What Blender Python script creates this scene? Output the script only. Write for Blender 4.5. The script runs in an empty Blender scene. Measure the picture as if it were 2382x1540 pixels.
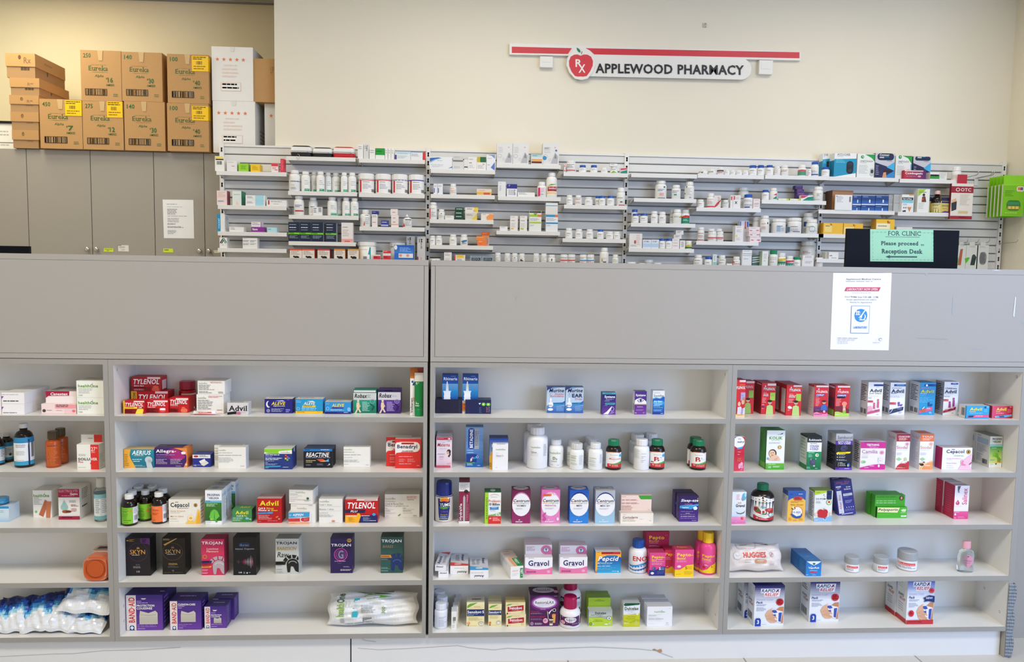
import bpy, math, random
from mathutils import Vector, Matrix
random.seed(11)
SC = bpy.context.scene
COL = SC.collection
R = math.radians
# -- camera
F_PX = 1800.0
CAM = Vector((0.0, -2.5, 1.3266))
YAW, PITCH, ROLL = -0.0578226, 0.080207, 0.0158039
FWD = Vector((-math.sin(YAW) * math.cos(PITCH), math.cos(YAW) * math.cos(PITCH), -math.sin(PITCH)))
_r0 = Vector((math.cos(YAW), math.sin(YAW), 0))
_u0 = _r0.cross(FWD)
RIGHT = math.cos(ROLL) * _r0 + math.sin(ROLL) * _u0
UP = -math.sin(ROLL) * _r0 + math.cos(ROLL) * _u0
cd = bpy.data.cameras.new('camera')
cam = bpy.data.objects.new('camera', cd)
COL.objects.link(cam)
cd.sensor_width = 36.0
cd.lens = 36.0 * F_PX / 2382.0
cd.clip_start, cd.clip_end = 0.05, 60
cam.matrix_world = Matrix(((RIGHT.x, UP.x, -FWD.x, CAM.x), (RIGHT.y, UP.y, -FWD.y, CAM.y), (RIGHT.z, UP.z, -FWD.z, CAM.z), (0, 0, 0, 1)))
SC.camera = cam
# -- light and exposure
SC.view_settings.view_transform = 'Standard'
SC.view_settings.look = 'None'
SC.view_settings.gamma = 1.0
SC.view_settings.use_curve_mapping = False
SC.view_settings.exposure = 0.0
w = bpy.data.worlds.new('world')
SC.world = w
w.use_nodes = True
wb = w.node_tree.nodes['Background']
wb.inputs[0].default_value = (1.0, 0.98, 0.94, 1)
wb.inputs[1].default_value = 0.42
def lamp(name, loc, aim, size, power, col):
 l = bpy.data.lights.new(name, 'AREA')
 l.shape = 'RECTANGLE'
 l.size, l.size_y = size
 l.energy = power
 l.color = col
 o = bpy.data.objects.new(name, l)
 COL.objects.link(o)
 o.location = loc
 o.rotation_euler = (Vector(aim) - Vector(loc)).to_track_quat('-Z', 'Y').to_euler()
 return o
CEIL = 3.075
WARM = (1.0, 0.93, 0.80)
for i, (lx, ly, p) in enumerate([(-2.3, 1.15, 13), (0.1, 1.15, 15), (2.3, 1.15, 13), (-1.6, -1.9, 52), (1.2, -1.9, 47)]):
 lamp('ceiling_lamp', (lx, ly, CEIL - 0.02), (lx, ly, 0), (1.2, 0.6), p, WARM)
lamp('alcove_fill_light', (-2.7, 2.0, CEIL - 0.02), (-2.7, 2.0, 0), (0.6, 0.6), 20, (1.0, 0.9, 0.66))  # warm fill light added to yellow the alcove, no known fixture there
lamp('window_daylight', (3.6, -3.1, 1.7), (0.6, 0.0, 0.8), (2.2, 2.2), 105, (0.40, 0.60, 1.0))
# -- materials
MATS = {}
def lin(c):
 return c / 12.92 if c <= 0.04045 else ((c + 0.055) / 1.055) ** 2.4
def rgb(h):
 if len(h) < 3:
  h = h * 3
 if len(h) == 3:
  v = [int(x * 2, 16) / 255 for x in h]
 else:
  v = [int(h[i:i + 2], 16) / 255 for i in (0, 2, 4)]
 return [lin(x) for x in v]
def pmat(key, h, rough=0.45, metal=0.0, var=0.04, scale=30.0, bump=0.0, spec=0.5, trans=0.0, ior=1.45, stretch=None):
 m = bpy.data.materials.new(key.strip('@'))
 m.use_nodes = True
 nt = m.node_tree
 b = nt.nodes['Principled BSDF']
 c = rgb(h)
 b.inputs['Base Color'].default_value = (*c, 1)
 b.inputs['Roughness'].default_value = rough
 b.inputs['Metallic'].default_value = metal
 b.inputs['Specular IOR Level'].default_value = spec
 b.inputs['IOR'].default_value = ior
 b.inputs['Transmission Weight'].default_value = trans
 if var or bump:
  tc = nt.nodes.new('ShaderNodeTexCoord')
  mp = nt.nodes.new('ShaderNodeMapping')
  if stretch:
   mp.inputs['Scale'].default_value = stretch
  nz = nt.nodes.new('ShaderNodeTexNoise')
  nz.inputs['Scale'].default_value = scale
  nz.inputs['Detail'].default_value = 3.0
  nt.links.new(tc.outputs['Object'], mp.inputs[0])
  nt.links.new(mp.outputs[0], nz.inputs['Vector'])
  if var:
   mx = nt.nodes.new('ShaderNodeMix')
   mx.data_type = 'RGBA'
   mx.inputs['A'].default_value = (*[x * (1 - var) for x in c], 1)
   mx.inputs['B'].default_value = (*[min(1, x * (1 + var)) for x in c], 1)
   nt.links.new(nz.outputs['Fac'], mx.inputs['Factor'])
   nt.links.new(mx.outputs['Result'], b.inputs['Base Color'])
  if bump:
   bp = nt.nodes.new('ShaderNodeBump')
   bp.inputs['Strength'].default_value = bump
   bp.inputs['Distance'].default_value = 0.002
   nt.links.new(nz.outputs['Fac'], bp.inputs['Height'])
   nt.links.new(bp.outputs[0], b.inputs['Normal'])
 MATS[key] = m
 return m
def mat(key):
 """A named finish (@...), or printed card / plastic in a hex colour (p before it: glossy plastic)."""
 if key in MATS:
  return MATS[key]
 if key[0] == 'p' and len(key) in (4, 7):
  return pmat(key, key[1:], 0.28, var=0.02)
 return pmat(key, key, 0.42, var=0.02, scale=60)
pmat('@wall', 'ebe4d2', 0.75, var=0.015, scale=6, bump=0.05)
pmat('@wall_alcove', 'e6dcbc', 0.75, var=0.015, scale=6, bump=0.05)  # same wall paint made yellower, the alcove's warm light put into the colour
pmat('@ceiling', 'e8e6de', 0.8, var=0.02)
pmat('@grey', 'a8a39d', 0.42, var=0.035, scale=220, bump=0.03)
pmat('@greyedge', '9f9c97', 0.45, var=0.05, scale=120, stretch=(1, 1, 6))
pmat('@cabinet', 'a29c92', 0.42, var=0.03, scale=200, bump=0.03)
pmat('@white', 'e9e7e2', 0.32, var=0.012, scale=10)
pmat('@kick', 'e6e6e6', 0.25, var=0.01, scale=5)
pmat('@vein', 'a9a9ab', 0.3, var=0.0)
pmat('@dark', '060606', 0.6, var=0.0)
pmat('@slat', 'dedddb', 0.38, var=0.01)
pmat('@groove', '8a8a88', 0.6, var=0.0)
pmat('@metalwhite', 'e8e7e4', 0.33, var=0.01)
pmat('@steel', 'c9c7c2', 0.28, 0.9, var=0.02)
pmat('@kraft', 'b98f5c', 0.7, var=0.06, scale=25, stretch=(1, 1, 8))
pmat('@kraftdark', 'a5825a', 0.75, var=0.06, scale=25, stretch=(1, 1, 8))
pmat('@carton', 'eceae6', 0.6, var=0.02)
pmat('@screen', '0e111b', 0.6, var=0.03, spec=0.15)
pmat('@amber', '170b07', 0.12, var=0.0, spec=0.6)
pmat('@brown', '1c100c', 0.2, var=0.0, spec=0.5)
pmat('@clear', 'eef4f4', 0.06, var=0.0, trans=0.92, ior=1.33)
pmat('@orange', 'd9622b', 0.12, var=0.03, trans=0.25, ior=1.4)
pmat('@tape', '8f98a4', 0.4, 0.2, var=0.05, scale=14, bump=0.2)
pmat('@mint', 'a6dfbd', 0.6, var=0.02)
pmat('@paper', 'f0f0f0', 0.65, var=0.01)
pmat('@film', 'e9ebee', 0.18, var=0.03, scale=18, bump=0.6)
pmat('@cotton', 'efece6', 0.35, var=0.05, scale=28, bump=1.0)
pmat('@wipes', 'eadfda', 0.25, var=0.03, scale=14, bump=0.5)
pmat('@case', '1b1b1d', 0.5, var=0.1, scale=90, bump=0.2)
mf = pmat('@floor', 'cfc9c0', 0.3, var=0.03, scale=3)
nt = mf.node_tree
br = nt.nodes.new('ShaderNodeTexBrick')
br.offset = 0.0
br.inputs['Scale'].default_value = 1.0
br.inputs['Mortar Size'].default_value = 0.003
br.inputs['Brick Width'].default_value = 0.61
br.inputs['Row Height'].default_value = 0.61
br.inputs['Color1'].default_value = (*rgb('cfc9c0'), 1)
br.inputs['Color2'].default_value = (*rgb('cac4bb'), 1)
br.inputs['Mortar'].default_value = (*rgb('8d8880'), 1)
mpf = nt.nodes.new('ShaderNodeMapping')
mpf.inputs['Location'].default_value = (0.256, 0.18, 0)
tcf = nt.nodes.new('ShaderNodeTexCoord')
nt.links.new(tcf.outputs['Object'], mpf.inputs[0])
nt.links.new(mpf.outputs[0], br.inputs['Vector'])
nt.links.new(br.outputs['Color'], nt.nodes['Principled BSDF'].inputs['Base Color'])
# -- pixels to places
REG = dict(A=(0, 80, 3.609), B=(480, 320, 4.494), C=(980, 320, 4.764), D=(1440, 320, 4.764), E=(1880, 320, 4.53), F=(0, 320, 4.494),
  G=(0, 830, 5.5), H=(250, 840, 5.7025), I=(600, 840, 5.705), J=(1000, 840, 5.7025), K=(1380, 840, 5.703), L=(1690, 840, 5.703),
  N=(2020, 840, 5.704), O=(0, 1090, 3.848), P=(250, 1100, 5.955), Q=(600, 1100, 5.81), S=(1000, 1090, 5.7025), T=(1380, 1090, 5.703),
  U=(1690, 1090, 5.703), W=(2020, 1090, 5.704), X=(250, 1330, 5.955), Y=(640, 1330, 6.268), Z=(990, 1330, 7.006), a=(1300, 1330, 5.81),
  b=(1680, 1330, 6.617), c=(2020, 1330, 6.58), V=(0, 1380, 5.955), o=(0, 0, 1.0))
RG = 'o'
def pix(x, y):
 a = REG[RG]
 return a[0] + x / a[2], a[1] + y / a[2]
def ray(x, y):
 px, py = pix(x, y)
 return FWD + RIGHT * ((px - 1191) / F_PX) + UP * ((770 - py) / F_PX)
def at_y(x, y, Y):
 d = ray(x, y)
 return CAM + d * ((Y - CAM.y) / d.y)
def at_z(x, y, z):
 d = ray(x, y)
 return CAM + d * ((z - CAM.z) / d.z)
# -- mesh builder
class MB:
 def __init__(s):
  s.v, s.f, s.k, s.s = [], [], [], []
 def face(s, pts, key, smooth=False):
  n = len(s.v)
  s.v.extend(pts)
  s.f.append(tuple(range(n, n + len(pts))))
  s.k.append(key)
  s.s.append(smooth)
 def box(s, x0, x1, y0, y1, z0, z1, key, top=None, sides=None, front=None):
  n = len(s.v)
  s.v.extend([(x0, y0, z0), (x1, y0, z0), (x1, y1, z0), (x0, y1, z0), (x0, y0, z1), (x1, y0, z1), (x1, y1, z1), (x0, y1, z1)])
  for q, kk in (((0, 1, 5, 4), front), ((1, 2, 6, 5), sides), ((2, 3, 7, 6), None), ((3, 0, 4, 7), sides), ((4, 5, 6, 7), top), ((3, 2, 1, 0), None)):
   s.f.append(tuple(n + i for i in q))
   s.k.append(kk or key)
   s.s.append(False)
  return s
 def lathe(s, cx, cy, prof, seg=20, smooth=True, ribs=0.0, sy=1.0):
  """prof: (radius, z, key of the band above)"""
  n = len(s.v)
  for r, z, _ in prof:
   for i in range(seg):
    a = 2 * math.pi * i / seg
    rr = r * (1 - ribs * (i % 2))
    s.v.append((cx + rr * math.cos(a), cy + rr * sy * math.sin(a), z))
  for j in range(len(prof) - 1):
   for i in range(seg):
    i2 = (i + 1) % seg
    s.f.append((n + j * seg + i, n + j * seg + i2, n + (j + 1) * seg + i2, n + (j + 1) * seg + i))
    s.k.append(prof[j][2])
    s.s.append(smooth)
  s.f.append(tuple(n + i for i in range(seg - 1, -1, -1)))
  s.k.append(prof[0][2])
  s.s.append(False)
  m = n + (len(prof) - 1) * seg
  s.f.append(tuple(m + i for i in range(seg)))
  s.k.append(prof[-1][2])
  s.s.append(False)
  return s
 def tube(s, pts, r, key, seg=6):
  n = len(s.v)
  P = [Vector(p) for p in pts]
  for i, p in enumerate(P):
   d = (P[min(i + 1, len(P) - 1)] - P[max(i - 1, 0)]).normalized()
   a = d.orthogonal().normalized() if i == 0 else (a - d * a.dot(d)).normalized()
   b = d.cross(a)
   for q in range(seg):
    t = 2 * math.pi * q / seg
    s.v.append(tuple(p + a * (r * math.cos(t)) + b * (r * math.sin(t))))
  for j in range(len(P) - 1):
   for q in range(seg):
    q2 = (q + 1) % seg
    s.f.append((n + j * seg + q, n + j * seg + q2, n + (j + 1) * seg + q2, n + (j + 1) * seg + q))
    s.k.append(key)
    s.s.append(True)
  for m, rev in ((n, True), (n + (len(P) - 1) * seg, False)):
   t = [m + q for q in range(seg)]
   s.f.append(tuple(reversed(t)) if rev else tuple(t))
   s.k.append(key)
   s.s.append(False)
  return s
 def xf(s, fn, start=0):
  for i in range(start, len(s.v)):
   s.v[i] = tuple(fn(Vector(s.v[i])))
  return s
 def obj(s, name, loc=None, parent=None):
  """ONE mesh object; loc is its origin (a child sits at its parent's origin)."""
  loc = Vector(loc) if loc is not None else Vector((0, 0, 0))
  me = bpy.data.meshes.new(name)
  me.from_pydata([(p[0] - loc.x, p[1] - loc.y, p[2] - loc.z) for p in s.v], [], s.f)
  keys = sorted(set(s.k))
  ix = {k: i for i, k in enumerate(keys)}
  for k in keys:
   me.materials.append(mat(k))
  me.polygons.foreach_set('material_index', [ix[k] for k in s.k])
  me.polygons.foreach_set('use_smooth', s.s)
  me.update()
  o = bpy.data.objects.new(name, me)
  COL.objects.link(o)
  if parent is not None:
   o.parent = parent
  else:
   o.location = loc
  return o
SEEN = {}
def tag(o, label, cat, group=None):
 n = len(label.split())
 if n > 16 or n < 4:
  print('LABEL WORDS', n, label)
 if label in SEEN and not group:
  print('LABEL TWICE', label)
 SEEN[label] = 1
 o['label'] = label
 o['category'] = cat
 if group:
  o['group'] = group
 return o
def empty(name, loc, label=None, cat=None, group=None):
 o = bpy.data.objects.new(name, None)
 o.empty_display_size = 0.05
 COL.objects.link(o)
 o.location = loc
 if label:
  tag(o, label, cat, group)
 return o
def structure(o):
 o['kind'] = 'structure'
 return o
# -- lettering
GL = {}
_cu = bpy.data.curves.new('lettering', 'FONT')
_cu.resolution_u = 2
_to = bpy.data.objects.new('lettering', _cu)
def _mesh_of(txt, off):
 _cu.body = txt
 _cu.offset = off
 me = _to.to_mesh()
 v = [(p.co.x, p.co.y) for p in me.vertices]
 f = [tuple(p.vertices) for p in me.polygons]
 _to.to_mesh_clear()
 return v, f
def glyph(ch, bold, serif):
 k = (ch, bold, serif)
 if k in GL:
  return GL[k]
 off = 0.022 if bold else 0.004
 v, f = _mesh_of(ch, off)
 a = max([p[0] for p in _mesh_of('H' + ch + 'H', 0)[0]]) - max([p[0] for p in _mesh_of('HH', 0)[0]])
 if serif and ch.isalpha():
  ed = {}
  for t in f:
   for i in range(len(t)):
    e = tuple(sorted((t[i], t[(i + 1) % len(t)])))
    ed[e] = ed.get(e, 0) + 1
  ys = [p[1] for p in v]
  lo, hi = min(ys), max(ys)
  for (i, j), n in ed.items():
   p, q = v[i], v[j]
   if n == 1 and abs(p[1] - q[1]) < 0.004 and 0.04 < abs(p[0] - q[0]) < 0.26:
    y = p[1]
    x0, x1 = min(p[0], q[0]) - 0.055, max(p[0], q[0]) + 0.055
    if abs(y - lo) < 0.02 or abs(y - hi) < 0.02 or abs(y) < 0.03:
     y0, y1 = (y, y + 0.05) if y < 0.3 else (y - 0.05, y)
     m = len(v)
     v = v + [(x0, y0), (x1, y0), (x1, y1), (x0, y1)]
     f = f + [(m, m + 1, m + 2, m + 3)]
 GL[k] = (v, f, a)
 return GL[k]
def text_polys(txt, fl):
 bold, serif = 'b' in fl, 'f' in fl
 V, F, x = [], [], 0.0
 for ch in txt:
  if ch == ' ':
   x += 0.33
   continue
  v, f, a = glyph(ch, bold, serif)
  n = len(V)
  V += [(p[0] + x, p[1]) for p in v]
  F += [tuple(i + n for i in t) for t in f]
  x += a + (0.035 if bold else 0.0)
 if 'i' in fl:
  V = [(p[0] + 0.22 * p[1], p[1]) for p in V]
 xs = [p[0] for p in V]
 ys = [p[1] for p in V]
 x0, x1, y0, y1 = min(xs), max(xs), min(ys), max(ys)
 return [((p[0] - x0) / (x1 - x0), 1 - (p[1] - y0) / (y1 - y0)) for p in V], F
# -- printing on a surface
class Print:
 """surf(u, v, n) -> point: u across, v down, both 0..1, n metres off the surface"""
 def __init__(s, mb, surf, curved=False, step=0.00012):
  s.mb, s.surf, s.curved, s.n, s.step = mb, surf, curved, 0.00025, step
 def poly(s, pts, key):
  s.n += s.step
  if not s.curved:
   s.mb.face([tuple(s.surf(u, v, s.n)) for u, v in pts], key)
   return
  lo, hi = min(p[0] for p in pts), max(p[0] for p in pts)
  N = max(1, int(math.ceil((hi - lo) * 14)))
  for i in range(N):
   a, b = lo + (hi - lo) * i / N, lo + (hi - lo) * (i + 1) / N
   q = pts
   for lim, sg in ((a, 1), (b, -1)):
    out = []
    for j in range(len(q)):
     p, r = q[j], q[(j + 1) % len(q)]
     pi, ri = sg * (p[0] - lim) >= -1e-9, sg * (r[0] - lim) >= -1e-9
     if pi:
      out.append(p)
     if pi != ri:
      t = (lim - p[0]) / (r[0] - p[0])
      out.append((lim, p[1] + t * (r[1] - p[1])))
    q = out
    if len(q) < 3:
     break
   if len(q) >= 3:
    s.mb.face([tuple(s.surf(u, v, s.n)) for u, v in q], key, True)
 def rect(s, a, b, c, d, key):
  s.poly([(a, b), (c, b), (c, d), (a, d)], key)
 def text(s, txt, a, b, c, d, key, fl=''):
  s.n += s.step
  V, F = text_polys(txt, fl)
  n = len(s.mb.v)
  for p, q in V:
   if 'v' in fl:
    p, q = q, 1 - p
   elif 'd' in fl:
    p, q = 1 - q, p
   elif 'm' in fl:
    p, q = 1 - p, 1 - q
   s.mb.v.append(tuple(s.surf(a + p * (c - a), b + q * (d - b), s.n)))
  for t in F:
   s.mb.f.append(tuple(i + n for i in t))
   s.mb.k.append(key)
   s.mb.s.append(False)
 def run(s, art, conv, asp=1.0):
  """art: ';'-separated marks. conv turns the art's numbers into (u, v)."""
  for op in art.split(';'):
   w = op.split()
   if not w:
    continue
   o = w[0]
   if o == 't':
    a, b = conv(float(w[2]), float(w[3]))
    c, d = conv(float(w[4]), float(w[5]))
    s.text(w[1].replace('_', ' '), a, b, c, d, w[6], w[7] if len(w) > 7 else '')
    continue
   if o == 'p':
    q = [float(x) for x in w[2:]]
    s.poly([conv(q[i], q[i + 1]) for i in range(0, len(q), 2)], w[1])
    continue
   x = [float(t) for t in w[1:5]]
   if o in 'rlgbq':
    a, b = conv(x[0], x[1])
    c, d = conv(x[2], x[3])
   if o == 'r':
    s.rect(a, b, c, d, w[5])
   elif o == 'q':
    r = min(0.45 * (c - a), 0.45 * (d - b) / asp)
    rv = r * asp
    P = []
    for cx, cy, t0 in ((c - r, b + rv, -90), (c - r, d - rv, 0), (a + r, d - rv, 90), (a + r, b + rv, 180)):
     for k in range(4):
      t = R(t0 + 30 * k)
      P.append((cx + r * math.cos(t), cy + rv * math.sin(t)))
    s.poly(P, w[5])
   elif o == 'l':
    n = int(w[5])
    h = (d - b) / n
    rnd = random.Random(n * 7 + int(a * 1000))
    for i in range(n):
     u, e = a, a + (c - a) * rnd.uniform(0.6, 1.0)
     while u < e - 1e-6:
      k = min(e, u + (c - a) * rnd.uniform(0.10, 0.3))
      s.n -= s.step
      s.rect(u, b + i * h, k, b + i * h + h * 0.42, w[6])
      u = k + (c - a) * 0.03
    s.n += s.step
   elif o == 'g':
    c0, c1 = rgb(w[5]), rgb(w[6])
    N = 10
    for i in range(N):
     t = i / (N - 1)
     hx = ''.join('%02x' % int(round(255 * (max(0, q) ** (1 / 2.4) * 1.055 - 0.055 if q > 0.0031308 else q * 12.92))) for q in [c0[j] * (1 - t) + c1[j] * t for j in range(3)])
     s.n -= s.step
     if len(w) > 7:
      s.rect(a + (c - a) * i / N, b, a + (c - a) * (i + 1) / N, d, hx)
     else:
      s.rect(a, b + (d - b) * i / N, c, b + (d - b) * (i + 1) / N, hx)
    s.n += s.step
   elif o == 'b':
    rnd = random.Random(int(a * 999) + 3)
    u = a
    while u < c:
     k = (c - a) * rnd.choice((0.015, 0.03, 0.05))
     s.n -= s.step
     s.rect(u, b, min(c, u + k), d, w[5])
     u += k + (c - a) * rnd.choice((0.02, 0.035))
    s.n += s.step
   elif o in 'eok':
    u0, v0 = conv(x[0], x[1])
    u1, v1 = conv(x[0] + x[2], x[1] + x[3])
    ru, rv = u1 - u0, v1 - v0
    if o == 'e':
     s.poly([(u0 + ru * math.cos(t * math.pi / 10), v0 + rv * math.sin(t * math.pi / 10)) for t in range(20)], w[5])
    elif o == 'k':
     s.poly([(u0 + ru * (1 if t % 2 == 0 else 0.42) * math.sin(t * math.pi / 5), v0 - rv * (1 if t % 2 == 0 else 0.42) * math.cos(t * math.pi / 5)) for t in range(10)], w[5])
    else:
     th = float(w[6])
     s.n += s.step
     for t in range(24):
      p, q = t * math.pi / 12, (t + 1) * math.pi / 12
      s.mb.face([tuple(s.surf(u0 + ru * k * math.cos(g), v0 + rv * k * math.sin(g), s.n)) for k, g in ((1, p), (1, q), (1 - th, q), (1 - th, p))], w[5])
def split_art(art):
 """'F marks | T: marks | L: marks | R: marks'"""
 out = {}
 for part in art.split('|'):
  part = part.strip()
  if len(part) > 1 and part[1] == ':':
   out[part[0]] = part[2:]
  elif part:
   out['F'] = part
 return out
# -- packages
CT = dict(z=0.0, loc='', xlo=-9.0, xhi=9.0, zmax=9.0, ymin=0.004, yback=0.163, slat=False, n=0)
ORD = 'first second third fourth fifth sixth seventh eighth ninth tenth eleventh twelfth thirteenth fourteenth fifteenth sixteenth seventeenth'.split()
WALL_ITEMS = []
def put_label(o, L, cat, group=None):
 """Label with the place it stands; slatwall packages get theirs at the end, once their order along the shelf is known."""
 if L.endswith('.'):
  L = L[:-1]
 elif CT['slat']:
  WALL_ITEMS.append((o, L, CT['loc'], cat, group))
  return
 else:
  for t in (CT['loc'], CT['loc'].split(' of ')[0]):
   if len((L + ' ' + t).split()) <= 16:
    L = '%s, %s' % (L, t)
    break
 tag(o, L, cat, group)
def label_wall_items():
 by = {}
 for t in WALL_ITEMS:
  by.setdefault(t[2], []).append(t)
 for loc, it in by.items():
  it.sort(key=lambda t: t[0].location.x)
  for i, (o, L, _, cat, group) in enumerate(it):
   tag(o, '%s, %s along %s' % (L, ORD[i], loc), cat, group)
def turn(base, rz, ry, rx=0):
 m = Matrix.Translation(base) @ Matrix.Rotation(R(rz), 4, 'Z') @ Matrix.Rotation(R(ry), 4, 'Y') @ Matrix.Rotation(R(rx), 4, 'X') @ Matrix.Translation(-Vector(base))
 return lambda p: m @ p
def box(x0, y0, x1, y1, c, L, art='', d=None, y=None, z=None, rz=0, ry=0, rx=0, name='medicine_box', cat='box', top=None, side=None, group=None, h=None):
 """A carton whose front face covers the rectangle; it stands on the current shelf (or at height z)."""
 xc = (x0 + x1) / 2
 zb = CT['z'] if z is None else z
 lim = CT['yback']
 if y is None:
  Y = max(CT['ymin'], min(lim - 0.02, at_z(xc, y1, zb).y))
 else:
  Y = y
 ym = (y0 + y1) / 2
 X0, X1 = at_y(x0, ym, Y).x, at_y(x1, ym, Y).x
 Z1 = at_y(xc, y0, Y).z if h is None else zb + h
 Z1 = min(Z1, CT['zmax'])
 W = X1 - X0
 if X0 < CT['xlo']:
  X0 = CT['xlo']
  if X1 - X0 < 0.01:
   X1 = X0 + W
 if X1 > CT['xhi']:
  X1 = CT['xhi']
 W, H = X1 - X0, Z1 - zb
 if d is None:
  d = max(0.018, min(0.055, W * 0.55))
 d = max(0.003, min(d, lim - Y))
 mb = MB()
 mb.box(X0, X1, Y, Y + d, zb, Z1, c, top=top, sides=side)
 A = split_art(art)
 if 'F' in A:
  Print(mb, lambda u, v, n: (X0 + u * W, Y - n, Z1 - v * H)).run(A['F'], lambda p, q: (min(1, max(0, (p - x0) / (x1 - x0))), min(1, max(0, (q - y0) / (y1 - y0)))), W / H)
 idn = lambda p, q: (p, q)
 if 'T' in A:
  Print(mb, lambda u, v, n: (X0 + u * W, Y + (1 - v) * d, Z1 + n)).run(A['T'], idn, W / d)
 if 'L' in A:
  Print(mb, lambda u, v, n: (X0 - n, Y + (1 - u) * d, Z1 - v * H)).run(A['L'], idn, d / H)
 if 'R' in A:
  Print(mb, lambda u, v, n: (X1 + n, Y + u * d, Z1 - v * H)).run(A['R'], idn, d / H)
 base = Vector(((X0 + X1) / 2, Y + d / 2, zb))
 if rz or ry or rx:
  mb.xf(turn(base, rz, ry, rx))
 o = mb.obj(name, base)
 put_label(o, L, cat, group)
 return dict(o=o, cat=cat, z1=Z1, y=Y, d=d, x0=X0, x1=X1, h=H, base=base)
def behind(ref, L, dx=0.0, dy=None, dz=0.0, x=None, ytop=None, group=None):
 """Another of the same kind: straight behind ref, or where its top shows at pixel (x, ytop)."""
 o = ref['o']
 n = o.copy()
 COL.objects.link(n)
 if x is not None:
  p = at_z(x, ytop, ref['z1'])
  off = Vector((p.x - ref['base'].x, max(ref['base'].y - 0.02, min(CT['yback'] - ref['d'] / 2 - 0.001, p.y)) - ref['base'].y, 0))
 else:
  off = Vector((dx, ref['d'] + 0.002 if dy is None else dy, dz))
 n.location = o.location + off
 for ch in o.children:
  k = ch.copy()
  COL.objects.link(k)
  k.parent = n
 put_label(n, L, ref['cat'], group)
 r = dict(ref)
 r.update(o=n, base=ref['base'] + off, y=ref['y'] + off.y, x0=ref['x0'] + off.x, x1=ref['x1'] + off.x, z1=ref['z1'] + off.z)
 return r
def bottle(x0, y0, x1, y1, c, L, art='', cap='pf4f4f2', ch=0.18, cr=0.7, sh=0.12, nk=0.03, bands='', y=None, z=None, seg=20, name='pill_bottle', cat='bottle',
  ribs=0.035, d=None, group=None, waist=0.0, capname='cap', sy=1.0, h=None, lip=0.0):
 """A round bottle or jar whose outline covers the rectangle. cap height / radius, shoulder and neck are shares of the whole."""
 xc = (x0 + x1) / 2
 zb = CT['z'] if z is None else z
 ym = (y0 + y1) / 2
 if y is None:
  Yf = max(CT['ymin'], min(CT['yback'] - 0.02, at_z(xc, y1, zb).y))
 else:
  Yf = y
 r = (at_y(x1, ym, Yf).x - at_y(x0, ym, Yf).x) / 2
 Yc = Yf + r * sy
 if Yc + r * sy > CT['yback'] and y is None:
  Yc = CT['yback'] - r * sy
 Xc = at_y(xc, ym, Yc).x
 r = (at_y(x1, ym, Yc).x - at_y(x0, ym, Yc).x) / 2
 Xc = max(CT['xlo'] + r, min(CT['xhi'] - r, Xc))
 Z1 = at_y(xc, y0, Yc).z if h is None else zb + h
 Z1 = min(Z1, CT['zmax'])
 H = Z1 - zb
 zs = 1 - ch - nk - sh
 rn = cr * 0.86
 pr = [(0.93, 0.0), (1.0, 0.025)]
 ev = [0.1, 0.3, 0.5, 0.7, 0.9] if waist else []
 bl = []
 for t in bands.split(';'):
  w = t.split()
  if w:
   bl.append((1 - float(w[1]), 1 - float(w[0]), w[2]))
   ev += [1 - float(w[0]), 1 - float(w[1])]
 for t in sorted(set(ev)):
  if 0.026 < t < zs - 0.001:
   pr.append((1.0 - waist * math.sin(math.pi * min(1, t / max(zs, 0.01))), t))
 pr.append((1.0, zs))
 if sh > 0:
  for k in range(1, 5):
   a = k * math.pi / 8
   pr.append((rn + (1 - rn) * math.cos(a), zs + sh * math.sin(a)))
 if nk > 0:
  pr.append((rn, 1 - ch))
 def key(zf):
  for a, b, k in bl:
   if a - 1e-6 <= zf < b - 1e-6:
    return k
  return c
 prof = [(q * r, zb + t * H, key(t + 1e-4)) for q, t in pr]
 mb = MB()
 mb.lathe(Xc, Yc, prof, seg, True, sy=sy)
 def rad(zf):
  for (ra, za), (rb, zb2) in zip(pr, pr[1:]):
   if za <= zf <= zb2:
    return r * (ra + (rb - ra) * (zf - za) / max(1e-6, zb2 - za))
  return r * cr
 phi = math.atan2(Xc - CAM.x, Yc - CAM.y)
 cs, sn = math.cos(phi), math.sin(phi)
 def surf(u, v, n):
  zf = 1 - v
  s_ = max(-0.985, min(0.985, 2 * u - 1))
  R_ = rad(zf) + n + 0.00005
  lx, ly = s_ * R_, -math.sqrt(1 - s_ * s_) * R_ * sy
  return (Xc + lx * cs + ly * sn, Yc - lx * sn + ly * cs, zb + zf * H)
 A = split_art(art)
 if 'F' in A:
  Print(mb, surf, True, 0.00006).run(A['F'], lambda p, q: ((p - x0) / (x1 - x0), (q - y0) / (y1 - y0)), 2 * r / H)
 base = Vector((Xc, Yc, zb))
 o = mb.obj(name, base)
 if ch > 0:
  mc = MB()
  mc.lathe(Xc, Yc, [(cr * r * 0.97, zb + (1 - ch) * H + 0.0002, cap), (cr * r, zb + (1 - ch * 0.95) * H, cap), (cr * r, zb + (1 - ch * 0.12) * H, cap), (cr * r * 0.93, Z1, cap)], seg + 8, False, ribs, sy=sy)
  if lip:
   mc.lathe(Xc, Yc, [(cr * r * (1 + lip), zb + (1 - ch) * H, cap), (cr * r * (1 + lip), zb + (1 - ch * 0.7) * H, cap)], seg + 8, False, 0, sy=sy)
  mc.obj(capname, base, o)
 put_label(o, L, cat, group)
 return dict(o=o, cat=cat, z1=Z1, y=Yc - r, d=2 * r * sy, x0=Xc - r, x1=Xc + r, h=H, base=base)
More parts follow.
